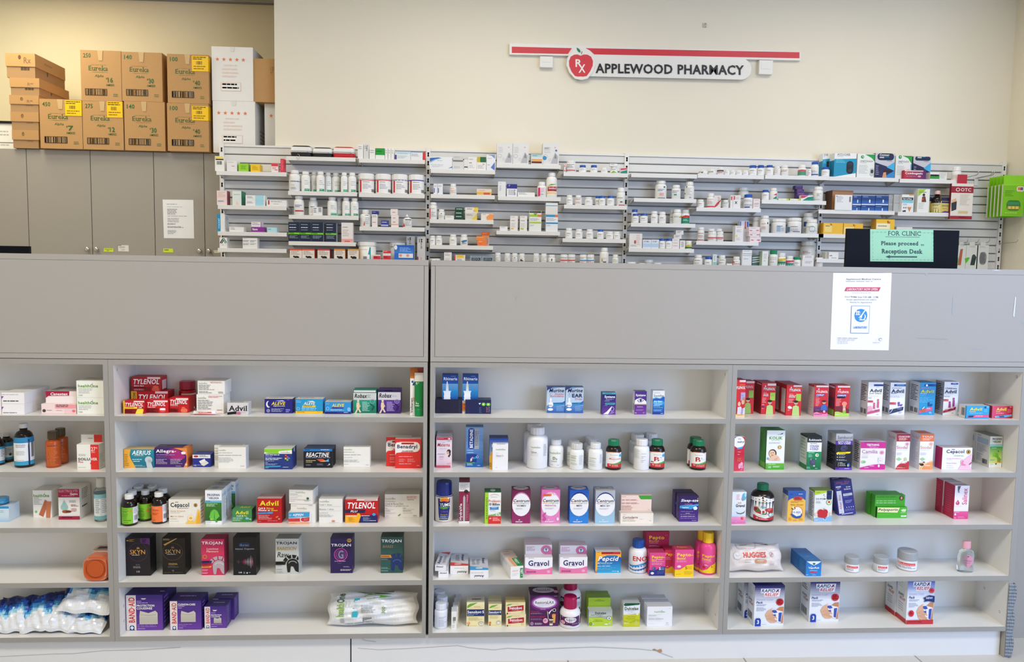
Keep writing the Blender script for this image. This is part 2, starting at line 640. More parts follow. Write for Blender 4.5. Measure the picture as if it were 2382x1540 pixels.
# == the setting
def slab(name, x0, x1, y0, y1, z0, z1, key):
 return structure(MB().box(x0, x1, y0, y1, z0, z1, key).obj(name, ((x0 + x1) / 2, (y0 + y1) / 2, z0)))
slab('floor', -4.6, 4.6, -4.6, 3.2, -0.05, 0.0, '@floor')
slab('ceiling', -4.6, 4.6, -4.6, 3.2, CEIL, CEIL + 0.05, '@ceiling')
WX = -1.158           # free edge of the wall that carries the sign
slab('wall_back', WX, 3.385, 2.27, 2.305, 0, CEIL, '@wall')
slab('wall_alcove', -4.6, 3.385, 2.9, 3.0, 0, CEIL, '@wall_alcove')
slab('wall_right', 3.385, 3.485, 0.6, 3.0, 0, CEIL, '@wall')
slab('wall_left', -4.6, -4.5, -4.6, 2.9, 0, CEIL, '@wall')
slab('trim_1', -4.5, WX, 2.885, 2.9, CEIL - 0.022, CEIL - 0.012, '@groove')
# == counter
SH = [0.8394, 0.6575, 0.4754, 0.2937, 0.112]
SEAM, TOP, DEP, TH = 1.0227, 1.3502, 0.167, 0.016
BAYS = [(-2.05, -1.1501), (-1.1188, -0.1399), (-0.1051, 0.8637), (0.8953, 1.8815)]
BN = ['first', 'second', 'third', 'fourth']
for i, (xa, xb) in enumerate(BAYS):
 lt = [(-2.05 - TH, -2.05), (-1.1341, xa), (-0.1185, xa), (0.8797, xa)][i]
 rt = [(xb, -1.1349), (xb, -0.1279), (xb, 0.8789), (xb, 1.8975)][i]
 u = empty('display_shelf_unit', ((xa + xb) / 2, DEP / 2, 0.096), '%s display bay of the counter, white inside with grey edges, five open shelves' % BN[i], 'shelf unit', 'open display bays under the counter')
 L = u.location
 MB().box(lt[0], lt[1], 0.0015, DEP, 0.096, SEAM - 0.002, '@white').box(lt[0], lt[1], 0, 0.0015, 0.096, SEAM - 0.002, '@greyedge').obj('side_panel', L, u)
 q = MB().box(rt[0], rt[1], 0.0015, DEP, 0.096, SEAM - 0.002, '@white').box(rt[0], rt[1], 0, 0.0015, 0.096, SEAM - 0.002, '@greyedge')
 if i == 3:
  q.box(rt[1], rt[1] + 0.001, 0, DEP, 0.0, SEAM - 0.002, '@grey').box(rt[0] + 0.002, rt[1], 0, DEP, 0.0, 0.096, '@grey')
 q.obj('side_panel', L, u)
 MB().box(lt[1], rt[0], DEP, DEP + 0.006, 0.096, SEAM - 0.002, '@white').obj('back_panel', L, u)
 MB().box(lt[1], rt[0], 0.0015, DEP, SEAM - 0.002 - TH, SEAM - 0.002, '@white').box(lt[1], rt[0], 0, 0.0015, SEAM - 0.002 - TH, SEAM - 0.002, '@greyedge').obj('top_rail', L, u)
 for z in SH:
  MB().box(xa, xb, 0.0015, DEP, z - TH, z, '@white').box(xa, xb, 0, 0.0015, z - TH, z, '@greyedge').obj('shelf', L, u)
 cam_lock = MB()
 for sx, sg, pts in ((xa, 1, [(0.03, 0.985), (0.03, 0.455), (0.035, 0.2), (0.035, 0.15)]), (xb, -1, [(0.03, 0.985), (0.03, 0.455), (0.035, 0.15), (0.12, 0.2)])):
  for (yy, zz) in pts:
   n0 = len(cam_lock.v)
   cam_lock.lathe(0, 0, [(0.0045, 0, '@groove'), (0.003, 0.0006, '@white')], 10, True)
   cam_lock.xf(lambda p: Vector((sx + sg * p.z, yy + p.x, zz + p.y)), n0)
 cam_lock.obj('screw_cover', L, u)
for nm, xa, xb, i0, i1, label in (('l', -2.2, -0.1265, -2.2, -0.1399, 'long grey laminate counter front below the wall cabinets, ending at the black gap'),
        ('r', -0.1185, 2.3, -0.1051, 2.28, 'long grey laminate counter front with a taped notice, beyond the black gap')):
 u = empty('service_counter', ((xa + xb) / 2, 0.1, SEAM), label, 'counter')
 L = u.location
 MB().box(i0 + 0.0012, i1 - 0.0012, -0.001, 0.018, 1.0395, TOP - 0.018, '@grey').obj('front_panel', L, u)
 MB().box(xa, xb, 0, 0.018, SEAM, 1.0385, '@grey').obj('bottom_rail', L, u)
 if nm == 'l':
  MB().box(i1, xb, 0, 0.018, 1.0387, TOP - 0.018, '@grey').obj('end_strip', L, u)
 else:
  MB().box(xa, i0, 0, 0.018, 1.0387, TOP - 0.018, '@grey').obj('end_strip', L, u)
 MB().box(xa, xb, -0.002, 0.26, TOP - 0.0175, TOP, '@grey').obj('counter_top', L, u)
 MB().box(xa, xb, 0.0195, 0.26, SEAM, TOP - 0.018, '@grey').obj('core_box', L, u)
 MB().box(xa, xb, 0.262, 0.82, 0.93, 0.96, '@grey').obj('work_surface', L, u)
 MB().box(xa + 0.01, xb - 0.01, 0.178, 0.26, 0.0, SEAM - 0.003, '@grey').box(xa + 0.01, xb - 0.01, 0.26, 0.28, 0.0, 0.929, '@grey').obj('back_frame', L, u)
 if nm == 'r':
  sc = MB()
  P = Print(sc, lambda a, b, n: at_y(a, b, -0.001) + Vector((0, -n, 0)))
  for q in ('2258 813 2264 810 2272 813 2283 811 2296 814 2283 812.5 2272 814.5 2264 811.5', '2216 690 2218 690 2217.5 731 2214 731', '2150 628 2158 627 2158 642 2152 640',
    '2374 750 2382 751 2382 752 2374 751.5', '2132 786 2204 789 2204 789.6 2132 786.6', '1200 690 1202 690 1202 697 1200 697'):
   n = [float(t) for t in q.split()]
   P.poly([(n[k], n[k + 1]) for k in range(0, len(n), 2)], '9fa3ad')
  for q in ('2361 690 2363 692 2359 738 2356 735', '2306 627 2316 628 2330 630 2316 629.5'):
   n = [float(t) for t in q.split()]
   P.poly([(n[k], n[k + 1]) for k in range(0, len(n), 2)], 'dfe3ea')
  sc.obj('scuff_marks', L, u)
def at_kick(x, y):
 return at_y(x, y, 0.022)
xk = at_kick(816, 1500).x
for xa, xb, label in ((-2.2, xk - 0.0022, 'white marbled plinth board under the first two display bays'), (xk + 0.0022, 1.8808, 'white marbled plinth board, cracked and chipped, under the last bays')):
 o = MB().box(xa, xb, 0.022, 0.04, 0.0, 0.0955, '@kick').obj('plinth_board', ((xa + xb) / 2, 0.03, 0))
 tag(o, label, 'plinth')
 v = MB()
 P = Print(v, lambda a, b, n: at_kick(a, b) + Vector((0, -n, 0)))
 lines = [[(0, 1527), (120, 1521), (170, 1520), (240, 1513), (330, 1511), (420, 1505)]] if xb < xk else [
  [(832, 1507), (880, 1511), (930, 1509), (1000, 1505), (1065, 1501), (1092, 1506), (1148, 1511), (1182, 1507), (1235, 1510), (1300, 1507), (1383, 1504), (1490, 1509), (1515, 1512)],
  [(843, 1485), (850, 1489), (875, 1492)], [(1535, 1517), (1565, 1528)]]
 for ln in lines:
  for (a, b), (c, d) in zip(ln, ln[1:]):
   P.poly([(a, b), (c, d), (c, d + 1.0), (a, b + 1.0)], '@vein')
 if xb > xk:
  P.poly([(1516, 1512), (1523, 1509), (1529, 1512), (1538, 1509), (1540, 1515), (1535, 1518), (1526, 1513)], 'b98f6a')
  P.poly([(1517, 1511), (1522, 1508.5), (1525, 1512), (1520, 1512.5)], '8d8a58')
 v.obj('chip_and_veins', o.location, o)
o = MB().box(-0.1264, -0.1190, 0.03, 0.17, 0.0, TOP - 0.03, '@dark').obj('gap_shade_strip', (-0.1225, 0.1, 0))  # black strip added to stand in for the shade inside the open gap
tag(o, 'added black strip standing in for shade in the gap between the grey counter halves', 'shade strip')
o = MB().box(xk - 0.002, xk + 0.002, 0.03, 0.04, 0.0, 0.095, '@dark').obj('gap_shade_strip', (xk, 0.035, 0))  # added black strip, the plinth gap's shade put into its colour
tag(o, 'short black strip standing in for shade in the plinth joint below the white cotton bag', 'shade strip')
g = MB().box(1.904, 3.0, 0.14, 0.165, 0.0, SEAM - 0.003, '@grey').obj('counter_gate', (2.45, 0.15, 0))
tag(g, 'blue-grey laminate gate panel set back beside the last display bay', 'gate')
RG = 'c'
mb = MB()
N, M = 22, 5
rows = []
for i in range(N + 1):
 t = i / N
 zz = 0.262 * (1 - t) + 0.004
 row = []
 for j in range(M + 1):
  s_ = j / M
  wob = 0.0035 * math.sin(7 * t + 2 * s_) + 0.003 * math.sin(19 * t + 5 * s_)
  row.append((1.884 + 0.0005 * i / N + s_ * (0.024 + wob * 0.5), -0.0012 - 0.004 * abs(math.sin(9 * t + 3.3 * s_)) * (0.3 + s_), zz))
 row.append((row[-1][0], 0.03, zz))
 rows.append(row)
for i in range(N):
 for j in range(M + 1):
  mb.face([rows[i][j], rows[i + 1][j], rows[i + 1][j + 1], rows[i][j + 1]], '@tape', True)
o = mb.obj('duct_tape', (1.9, 0.0, 0.0))
md = o.modifiers.new('thickness', 'SOLIDIFY')
md.thickness = 0.0006
tag(o, 'crumpled silver duct tape wrapped around the lower end of the last bay', 'tape')
RG = 'o'
# == wall cabinets
CY = 2.36
czt = 1.9965
def cx(px, py=450):
 return at_y(px, py, CY).x
def cz(px, py):
 return at_y(px, py, CY).z
E0 = [cx(64), cx(212), cx(358.5), cx(475)]
CABS = [(-4.45, E0[0], [-3.6, -3.05], 'grey wall cabinet at the frame edge, behind the black monitor'),
  (E0[0], E0[2], [E0[1]], 'grey two-door wall cabinet carrying a yellow and a white sticker'),
  (E0[2], 0.9, [E0[3], -0.95], 'grey wall cabinet with a typed sheet on its door')]
for k, (xa, xb, sp, label) in enumerate(CABS):
 u = empty('wall_cabinet', ((xa + xb) / 2, CY + 0.2, 1.2), label, 'cabinet')
 L = u.location
 xr = min(xb, -0.6)
 MB().box(xa + 0.001, xr - 0.001, CY + 0.02, CY + 0.44, 0.8, czt, '@cabinet').obj('carcass', L, u)
 ed = [xa] + sp + [xr]
 for j in range(len(ed) - 1):
  d = MB().box(ed[j] + 0.002, ed[j + 1] - 0.002, CY, CY + 0.018, 1.3, czt - 0.002, '@cabinet').obj('door', L, u)
  side = {(0, 1): None, (1, 0): 204, (1, 1): 225, (2, 0): 465, (2, 1): 487}.get((k, j))
  if side:
   p = at_y(side, 320 + 1168 / 4.494 if k == 1 else 320 + 1187 / 4.494, CY - 0.012)
   kn = MB()
   kn.lathe(0, 0, [(0.006, 0, '@steel'), (0.006, 0.012, '@steel'), (0.0135, 0.015, '@steel'), (0.015, 0.021, '@steel'), (0.0125, 0.027, '@steel'), (0.006, 0.03, '@steel')], 16)
   kn.xf(lambda q: Vector((p.x + q.x, CY - q.z, p.z + q.y)))
   kn.obj('knob', L, d)
def sheet(name, quad, Y, key, art, label, cat='notice', th=0.0006):
 """A paper stuck flat on a surface at depth Y; quad: corner pixels (tl, tr, br, bl)."""
 P = [at_y(a, b, Y) for a, b in quad]
 surf = lambda u, v, n: (P[0] * (1 - u) + P[1] * u) * (1 - v) + (P[3] * (1 - u) + P[2] * u) * v + Vector((0, -th - n, 0))
 mb = MB()
 f = [surf(0, 0, 0), surf(1, 0, 0), surf(1, 1, 0), surf(0, 1, 0)]
 b = [p + Vector((0, th, 0)) for p in f]
 mb.face([tuple(p) for p in f], key)
 for i in range(4):
  j = (i + 1) % 4
  mb.face([tuple(f[i]), tuple(b[i]), tuple(b[j]), tuple(f[j])], key)
 mb.face([tuple(p) for p in reversed(b)], key)
 Wd, Ht = (P[1] - P[0]).length, (P[3] - P[0]).length
 Print(mb, surf).run(art, lambda a, b: (a, b), Wd / Ht)
 o = mb.obj(name, (P[0] + P[2]) / 2)
 return tag(o, label, cat)
RG = 'F'
sheet('notice_sheet', [(1700, 648), (2022, 652), (2030, 1055), (1714, 1052)], CY - 0.0005, '@paper',
 'l .13 .11 .66 .14 1 999;l .13 .18 .93 .2 1 aaa;l .14 .24 .5 .4 4 888;l .14 .42 .9 .44 1 777;l .14 .48 .6 .6 3 aaa;l .13 .62 .55 .66 1 777;l .13 .69 .7 .74 2 777;l .13 .79 .45 .9 4 aaa',
 'typed white sheet stuck on a grey wall cabinet door')
sheet('sticky_label', [(1088, 1156), (1185, 1158), (1186, 1195), (1084, 1193)], CY - 0.0005, 'd8e82c', 't Antibiotics .08 .12 .9 .42 555 i;l .3 .6 .6 .9 1 555', 'yellow label beside the white one, on the cabinet door', 'label')
sheet('sticky_label', [(1236, 1124), (1344, 1126), (1348, 1192), (1236, 1188)], CY - 0.0005, 'e4e1d8', 'r 0 0 .3 .1 777;l .1 .2 .9 .55 2 999;l .3 .7 .7 .9 1 aaa', 'small white label on the grey cabinet door', 'label')
sheet('sticky_label', [(1708, 1160), (1808, 1162), (1812, 1201), (1706, 1200)], CY - 0.0005, 'd8e82c', 'l .1 .25 .75 .8 1 665', 'yellow label below the typed sheet, on the cabinet door', 'label')
sheet('door_tag', [(2230, 1178), (2290, 1176), (2330, 1205), (2242, 1207)], CY - 0.0005, 'e2e2cc', 'l .1 .3 .8 .6 1 aaa', 'pale tag stuck beside the last cabinet knob', 'label')
# == cartons on the cabinets
RG = 'A'
CT.update(yback=2.86, ymin=2.3, zmax=9, xlo=-9, xhi=9, slat=False)
BC = 'b 705 450 895 490 432;'
def eureka(x0, y0, x1, y1, num, size, amb, yel, z, label, d=0.34, key='@kraft', txtcol='4a6a35', rz=0, yy=2.325, L='eu'):
 w, h = x1 - x0, y1 - y0
 X = lambda t: x0 + t * w
 Yv = lambda t: y0 + t * h
 a = 't %s %.0f %.0f %.0f %.0f 2f6130 b;' % (num, X(.07), Yv(.06), X(.26), Yv(.15))
 a += 'l %.0f %.0f %.0f %.0f 1 67794a;' % (X(.24), Yv(.283), X(.66), Yv(.297))
 a += 't Eureka %.0f %.0f %.0f %.0f 2f6130 f;r %.0f %.0f %.0f %.0f 67794a;' % (X(.2), Yv(.305), X(.67), Yv(.4), X(.28), Yv(.425), X(.66), Yv(.429))
 a += 't Alpha %.0f %.0f %.0f %.0f 2f6130 i;' % (X(.34), Yv(.475), X(.56), Yv(.54))
 a += 't # %.0f %.0f %.0f %.0f 2f6130;t %s %.0f %.0f %.0f %.0f 2f6130 b;' % (X(.62), Yv(.53), X(.655), Yv(.57), size, X(.665), Yv(.53), X(.79), Yv(.63))
 a += 't %s %.0f %.0f %.0f %.0f 2f6130;' % (amb, X(.62), Yv(.655), X(.83), Yv(.70))
 a += 'r {0:.0f} {1:.0f} {2:.0f} {3:.0f} 3a2a22;r {4:.0f} {5:.0f} {6:.0f} {7:.0f} c09a6c;b {4:.0f} {5:.0f} {6:.0f} {7:.0f} 4a3428;'.format(X(.1), Yv(.755), X(.64), Yv(.89), X(.115), Yv(.765), X(.625), Yv(.88))
 a += 'l %.0f %.0f %.0f %.0f 2 67794a;' % (X(.79), Yv(.85), X(.93), Yv(.92))
 a += 'p c9a877 {0:.0f} {1:.0f} {2:.0f} {1:.0f} {3:.0f} {4:.0f} {5:.0f} {4:.0f};'.format(X(.42), Yv(0), X(.56), X(.54), Yv(.2), X(.45))
 if yel:
  a += 'r {0:.0f} {1:.0f} {2:.0f} {3:.0f} f6c512;'.format(X(yel[0]), Yv(yel[1]), X(yel[2]), Yv(yel[3]))
  ww, hh = yel[2] - yel[0], yel[3] - yel[1]
  a += 'l %.0f %.0f %.0f %.0f 2 8a6a10;b %.0f %.0f %.0f %.0f 4a3a10;l %.0f %.0f %.0f %.0f 2 8a6a10' % (X(yel[0] + .06 * ww), Yv(yel[1] + .06 * hh), X(yel[0] + .95 * ww), Yv(yel[1] + .28 * hh), X(yel[0] + .25 * ww), Yv(yel[1] + .33 * hh), X(yel[0] + .62 * ww), Yv(yel[1] + .55 * hh), X(yel[0] + .1 * ww), Yv(yel[1] + .65 * hh), X(yel[0] + .9 * ww), Yv(yel[1] + .95 * hh))
  if yel[2] > .99:
   a += '|R: r 0 .05 .12 .33 f6c512'
 a += '|T: r 0 .4 1 .6 c9a877'
 return box(x0, y0, x1, y1, key, label + '.', a, d=d, y=yy, z=z, name='cardboard_carton', cat='carton', rz=rz)
z0 = czt + 0.001
r1 = eureka(335, 545, 690, 955, '450', '7', 'AMBRES', (.61, .02, 1, .33), z0, 'brown carton numbered 450 next to the narrow kraft boxes')
r2 = eureka(695, 562, 1035, 968, '275', '12', 'AMBRES', (.61, .0, .99, .33), z0, 'brown carton numbered 275, under the carton numbered 250')
r3 = eureka(1045, 565, 1385, 982, '140', '30', 'AMBRES', None, z0, 'lower of two brown cartons numbered 140', key='@kraft')
r4 = eureka(1405, 580, 1752, 995, '100', '40', 'AMBRES', (.6, .05, 1, .35), z0, 'lower of two brown cartons numbered 100, with a yellow sticker', yy=2.31)
u1 = eureka(678, 135, 1018, 545, '250', '16', 'AMBER', None, r2['z1'] + .001, 'brown carton numbered 250, its back flap standing open')
u2 = eureka(1022, 150, 1362, 560, '140', '30', 'AMBER', None, r3['z1'] + .001, 'upper of two brown cartons numbered 140, beside the open carton')
u3 = eureka(1405, 168, 1752, 580, '100', '40', 'AMBRES', (.6, .03, 1, .34), r4['z1'] + .001, 'upper of two brown cartons numbered 100, with a yellow sticker', yy=2.31)
fl = MB()
p0, p1 = Vector((u1['x0'] + 0.02, u1['y'] + 0.337, u1['z1'])), Vector((u1['x1'] - 0.005, u1['y'] + 0.337, u1['z1']))
fl.face([tuple(p0), tuple(p1), tuple(p1 + Vector((-0.02, .05, .03))), tuple(p0 + Vector((0.04, .05, .075)))], '@kraftdark')
fo = fl.obj('flap', u1['o'].location, u1['o'])
fo.modifiers.new('thickness', 'SOLIDIFY').thickness = 0.004
def starbox(x0, y0, x1, y1, z, yy, label, d=0.36, n=5, dx=0):
 w, h = x1 - x0, y1 - y0
 a = ''
 for i in range(n):
  a += 'k %.0f %.0f 18 18 e07b4a;' % (x0 + (0.14 if n > 1 else .0) * w + i * 0.157 * w + (dx if n == 1 else 0), y0 + .235 * h)
 if n > 1:
  a += 't PORTION_CUPS %.0f %.0f %.0f %.0f e3cfc2;' % (x0 + .3 * w, y0 + .33 * h, x0 + .62 * w, y0 + .36 * h)
  a += 'l %.0f %.0f %.0f %.0f 3 e6d2c6;r %.0f %.0f %.0f %.0f e6c6b4;r %.0f %.0f %.0f %.0f eceae6;l %.0f %.0f %.0f %.0f 2 e2b9a4' % (x0 + .25 * w, y0 + .4 * h, x0 + .7 * w, y0 + .6 * h, x0 + .22 * w, y0 + .66 * h, x0 + .7 * w, y0 + .82 * h, x0 + .23 * w, y0 + .67 * h, x0 + .69 * w, y0 + .81 * h, x0 + .25 * w, y0 + .68 * h, x0 + .67 * w, y0 + .81 * h)
  a += ';p e2e0da {0:.0f} {1:.0f} {2:.0f} {1:.0f} {3:.0f} {4:.0f} {5:.0f} {4:.0f}|T: r 0 .42 1 .58 dcd8ce|R: l .3 .5 .8 .8 4 c9a48c'.format(x0 + .44 * w, y0, x0 + .56 * w, x0 + .54 * w, y0 + .09 * h, x0 + .46 * w)
 return box(x0, y0, x1, y1, '@carton', label + '.', a, d=d, y=yy, z=z, name='white_carton', cat='carton')
s1 = starbox(1788, 560, 2142, 1000, z0, 2.325, 'lower of two white cartons with a row of five orange stars')
s2 = starbox(1778, 105, 2125, 555, s1['z1'] + .001, 2.325, 'upper of two white cartons with a row of five orange stars')
s3 = starbox(2222, 585, 2500, 1000, z0, 2.37, 'white carton with a single orange star showing at the wall edge', n=1, dx=56)
box(2128, 206, 2450, 570, '@kraft', 'plain brown carton stacked at the wall edge, beside the white cartons.', 't UP 2270 270 2300 330 8a6a45|T: r 0 .4 1 .6 c9a877', d=0.3, y=2.33, z=s3['z1'] + 0.001, name='cardboard_carton', cat='carton')
zz = z0
KR = [(95, 795, 345, 948, 1, 'lowest'), (83, 645, 345, 795, 1, 'second lowest'), (72, 507, 340, 645, 2, 'third from the bottom'), (75, 355, 548, 500, 3, 'second from the top, handwritten'), (40, 150, 520, 355, 4, 'topmost, handwritten')]
for i, (a, b, c, d, k, nm) in enumerate(KR):
 xa, xb = at_y(a + 6, (b + d) / 2, 2.34).x, at_y((326 if k < 3 else (a + 255)), (b + d) / 2, 2.34).x
 h = at_y(a, b, 2.34).z - at_y(a, d, 2.34).z
 mb = MB()
 dd = 0.34
 mb.box(xa + 0.004, xb - 0.004, 2.344, 2.344 + dd, zz, zz + h * 0.62, '@kraftdark')
 P = Print(mb, lambda u, v, n: (xa + .004 + u * (xb - xa - .008), 2.344 - n, zz + h * .62 * (1 - v)))
 if k in (1, 2):
  P.run('l .55 .3 .95 .6 1 8d6a45', lambda p, q: (p, q))
 base = Vector(((xa + xb) / 2, 2.34 + dd / 2, zz))
 if k >= 3:
  P.run('l .5 .3 .9 .8 1 5a4632', lambda p, q: (p, q))
  Print(mb, lambda u, v, n: (xb - .004 + n, 2.344 + u * dd, zz + h * .62 * (1 - v))).run('e .4 .4 .022 .16 3b2c20', lambda p, q: (p, q))
 o = mb.obj('kraft_box', base)
 tag(o, 'flat kraft box, %s of the stack beside the carton numbered 450' % nm, 'box', 'kraft boxes stacked on the cabinet')
 ld = MB()
 ld.box(xa, xb, 2.34, 2.34 + dd + .004, zz + h * 0.46, zz + h, '@kraft')
 Pl = Print(ld, lambda u, v, n: (xa + u * (xb - xa), 2.34 - n, zz + h - v * h * .54))
 if i < 3:
  Pl.run('e .42 .42 .048 .2 6a4c30;e .425 .45 .035 .14 8f6d47', lambda p, q: (p, q))
 if k == 4:
  Pl.run('e .48 .3 .05 .17 6a4c30;t Rx .62 .3 .86 .75 7d6242', lambda p, q: (p, q))
 if k in (2, 3):
  Pl.run('t R .6 .5 .7 .85 8d6f4c;l .7 .55 .85 .8 1 8d6f4c', lambda p, q: (p, q))
 if k == 4:
  Print(ld, lambda u, v, n: (xb + n, 2.34 + u * dd, zz + h - v * h * .54)).run('l .3 .4 .6 .7 1 8d6f4c', lambda p, q: (p, q))
 ld.obj('lid', base, o)
 zz += h + 0.001
RG = 'o'
pf = [at_y(-60, 280, 2.6), at_y(40, 338, 2.6)]
mb = MB().box(pf[0].x, pf[1].x, 2.6, 2.62, z0, pf[0].z, '@paper')
Y_ = 2.6
mb.box(pf[0].x, pf[1].x, 2.592, 2.6, pf[0].z - .014, pf[0].z, '@dark').box(pf[0].x, pf[1].x, 2.592, 2.6, z0, z0 + .006, '@dark')
Print(mb, lambda u, v, n: (pf[0].x + u * (pf[1].x - pf[0].x), 2.6 - n, pf[0].z - v * (pf[0].z - z0))).run('r 0 .65 1 .68 888;l .5 .3 .9 .5 2 bbb;l .5 .72 .9 .8 1 bbb', lambda p, q: (p, q))
o = mb.obj('framed_certificate', ((pf[0].x + pf[1].x) / 2, 2.61, z0))
tag(o, 'black-framed white certificate standing on the cabinet behind the kraft boxes', 'picture')
# == pharmacy sign
RG = 'o'
SGY = 2.25
def sp(x, y, Y=SGY):
 return at_y(x, y, Y)
u = empty('pharmacy_sign', sp(1520, 145, 2.26), 'white wall sign with a red bar, a red apple and black pharmacy lettering', 'sign')
L = u.location
def plate(pts, Y0, Y1, key, name, parent, ins=None):
 mb = MB()
 f = [sp(a, b, SGY) for a, b in pts]
 fr = [Vector((p.x, Y0, p.z)) for p in f]
 bk = [Vector((p.x, Y1, p.z)) for p in f]
 mb.face([tuple(p) for p in fr], key)
 mb.face([tuple(p) for p in reversed(bk)], key)
 for i in range(len(fr)):
  j = (i + 1) % len(fr)
  mb.face([tuple(fr[j]), tuple(fr[i]), tuple(bk[i]), tuple(bk[j])], key)
 return mb.obj(name, L, parent)
def arc(cx_, cy_, rx, ry, a0, a1, n=12):
 return [(cx_ + rx * math.cos(R(a0 + (a1 - a0) * i / n)), cy_ + ry * math.sin(R(a0 + (a1 - a0) * i / n))) for i in range(n + 1)]
plate([(1185, 101), (1862, 121), (1862, 141), (1185, 127)], 2.246, 2.268, '@white', 'bar_backing', u)
plate([(1190.5, 109), (1330, 112.5), (1321, 126), (1190.5, 123.5)], 2.2452, 2.2459, 'cf3340', 'red_bar', u)
plate([(1362, 112.5), (1859, 122), (1859, 136), (1382, 127), (1372, 118)], 2.2452, 2.2459, 'cf3340', 'red_bar', u)
APB = [(1328, 121), (1334, 113), (1340, 110), (1352, 111), (1362, 117), (1378, 126), (1384, 140), (1384, 155), (1378, 170), (1366, 184), (1352, 187), (1337, 184), (1324, 170), (1317, 152), (1319, 136)]
plate(APB, 2.238, 2.2459, '@white', 'apple_backing', u)
plate([(1370, 130)] + arc(1722, 161, 25, 25, -88, 88) + [(1366, 178)], 2.2425, 2.2459, '@white', 'name_plate', u)
AP = [(1350, 131), (1357, 128), (1366, 128.5), (1374, 133), (1378.5, 143), (1378, 154), (1372, 167), (1364, 178), (1356, 179.5), (1350, 179), (1344, 179.5), (1337, 178), (1329, 168), (1323.5, 155), (1323, 143), (1327, 133), (1335, 128.5), (1343, 128)]
plate(AP, 2.2372, 2.2379, 'd33642', 'apple', u)
plate([(1340.5, 112), (1345, 114), (1349, 118), (1350, 124), (1345, 122.5), (1341.5, 118)], 2.2372, 2.2379, '1f7a52', 'apple_leaf', u)
lt = MB()
Pt = Print(lt, lambda a, b, n: Vector((sp(a, b).x, 2.2372 - n, sp(a, b).z)))
Pt.poly([(1351, 127), (1353, 120.5), (1354, 121), (1352.2, 127.5)], '222')
Pt.text('R', 1338, 139, 1353, 157, 'eeeeea', 'b')
Pt.text('X', 1345, 151, 1361, 170.5, 'eeeeea', 'b')
lt.obj('prescription_mark', L, u)
lt = MB()
V_, F_ = text_polys('APPLEWOOD PHARMACY', 'b')
for dY, rev in ((2.2385, False), (2.2424, True)):
 n = len(lt.v)
 for p, q in V_:
  a = 1385 + p * (1729 - 1385)
  b0 = 148.5 + p * 4.5
  c_ = sp(a, b0 + q * 22.5)
  lt.v.append((c_.x, dY, c_.z))
 for t in F_:
  t2 = tuple(n + i for i in t)
  lt.f.append(t2[::-1] if rev else t2)
  lt.k.append('1c1c1e')
  lt.s.append(False)
ed = {}
for t in F_:
 for i in range(len(t)):
  a, b = t[i], t[(i + 1) % len(t)]
  ed[(a, b)] = 1
nv = len(V_)
for (a, b) in list(ed):
 if (b, a) not in ed:
  lt.f.append((b, a, a + nv, b + nv))
  lt.k.append('1c1c1e')
  lt.s.append(False)
lt.obj('lettering', L, u)
for a, b, c, d, nm in ((1256, 132, 1285, 158, 'small white wall box under the end of the red sign bar, before the apple'), (1765, 141, 1795, 174, 'small white wall box under the far end of the red sign bar')):
 p, q = sp(a, b), sp(c, d)
 o = MB().box(p.x, q.x, 2.238, 2.27, q.z, p.z, '@metalwhite').obj('junction_box', ((p.x + q.x) / 2, 2.255, q.z))
 tag(o, nm, 'junction box')
 MB().box(p.x + .012, q.x - .012, 2.2365, 2.238, q.z + .03, p.z - .02, '@white').obj('cover_plate', o.location, o)
p = sp(1642, 57)
mb = MB().box(p.x - .012, p.x + .010, 2.262, 2.27, p.z - .012, p.z + .014, 'd8d4c8')
mb.tube([(p.x, 2.262, p.z + .01), (p.x, 2.25, p.z + .004), (p.x, 2.25, p.z - .01), (p.x, 2.256, p.z - .014)], .003, '@steel')
tag(mb.obj('wall_hook', (p.x, 2.266, p.z)), 'tiny pale hook fixed high on the cream wall above the sign', 'hook')
# == slatwall
SY = 2.25
UX = [-1.465, -0.2465, 0.960, 2.186, 3.355]
STOP, PITCH_ = 2.022, 0.0508
NUM = ['first', 'second', 'third', 'fourth', 'fifth', 'sixth']
def slat_bay(i):
 xa, xb = UX[i] + 0.012, UX[i + 1] - 0.012
 mb = MB()
 z = STOP
 y0, y1 = SY + 0.002, SY + 0.012
 k = 0
 while z > 0.35:
  h = 0.040 if k == 0 else PITCH_ - 0.007
  zl = z - h
  P = [(y0 + .002, z), (y0, z - .003), (y0, zl + .003), (y0 + .002, zl), (y1, zl), (y1, zl - .007)]
  for (a, b), (c, d) in zip(P, P[1:]):
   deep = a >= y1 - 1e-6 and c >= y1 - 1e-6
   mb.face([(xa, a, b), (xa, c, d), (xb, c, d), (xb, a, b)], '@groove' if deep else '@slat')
  mb.face([(xa, y1, zl - .007), (xa, y0 + .002, zl - .007), (xb, y0 + .002, zl - .007), (xb, y1, zl - .007)], '@slat')
  z = zl - 0.007
  k += 1
 mb.box(xa, xb, y1 + .0005, 2.268, z, STOP, '@slat')
 mb.box(xa - .01, xb + .01, SY - .004, 2.268, STOP + .001, STOP + 0.012, '@metalwhite')
 o = mb.obj('slatwall_panel', ((xa + xb) / 2, 2.26, z))
 tag(o, 'white slotted slatwall panel, %s of four along the back wall' % NUM[i], 'wall panel', 'slatwall panels')
for i in range(4):
 slat_bay(i)
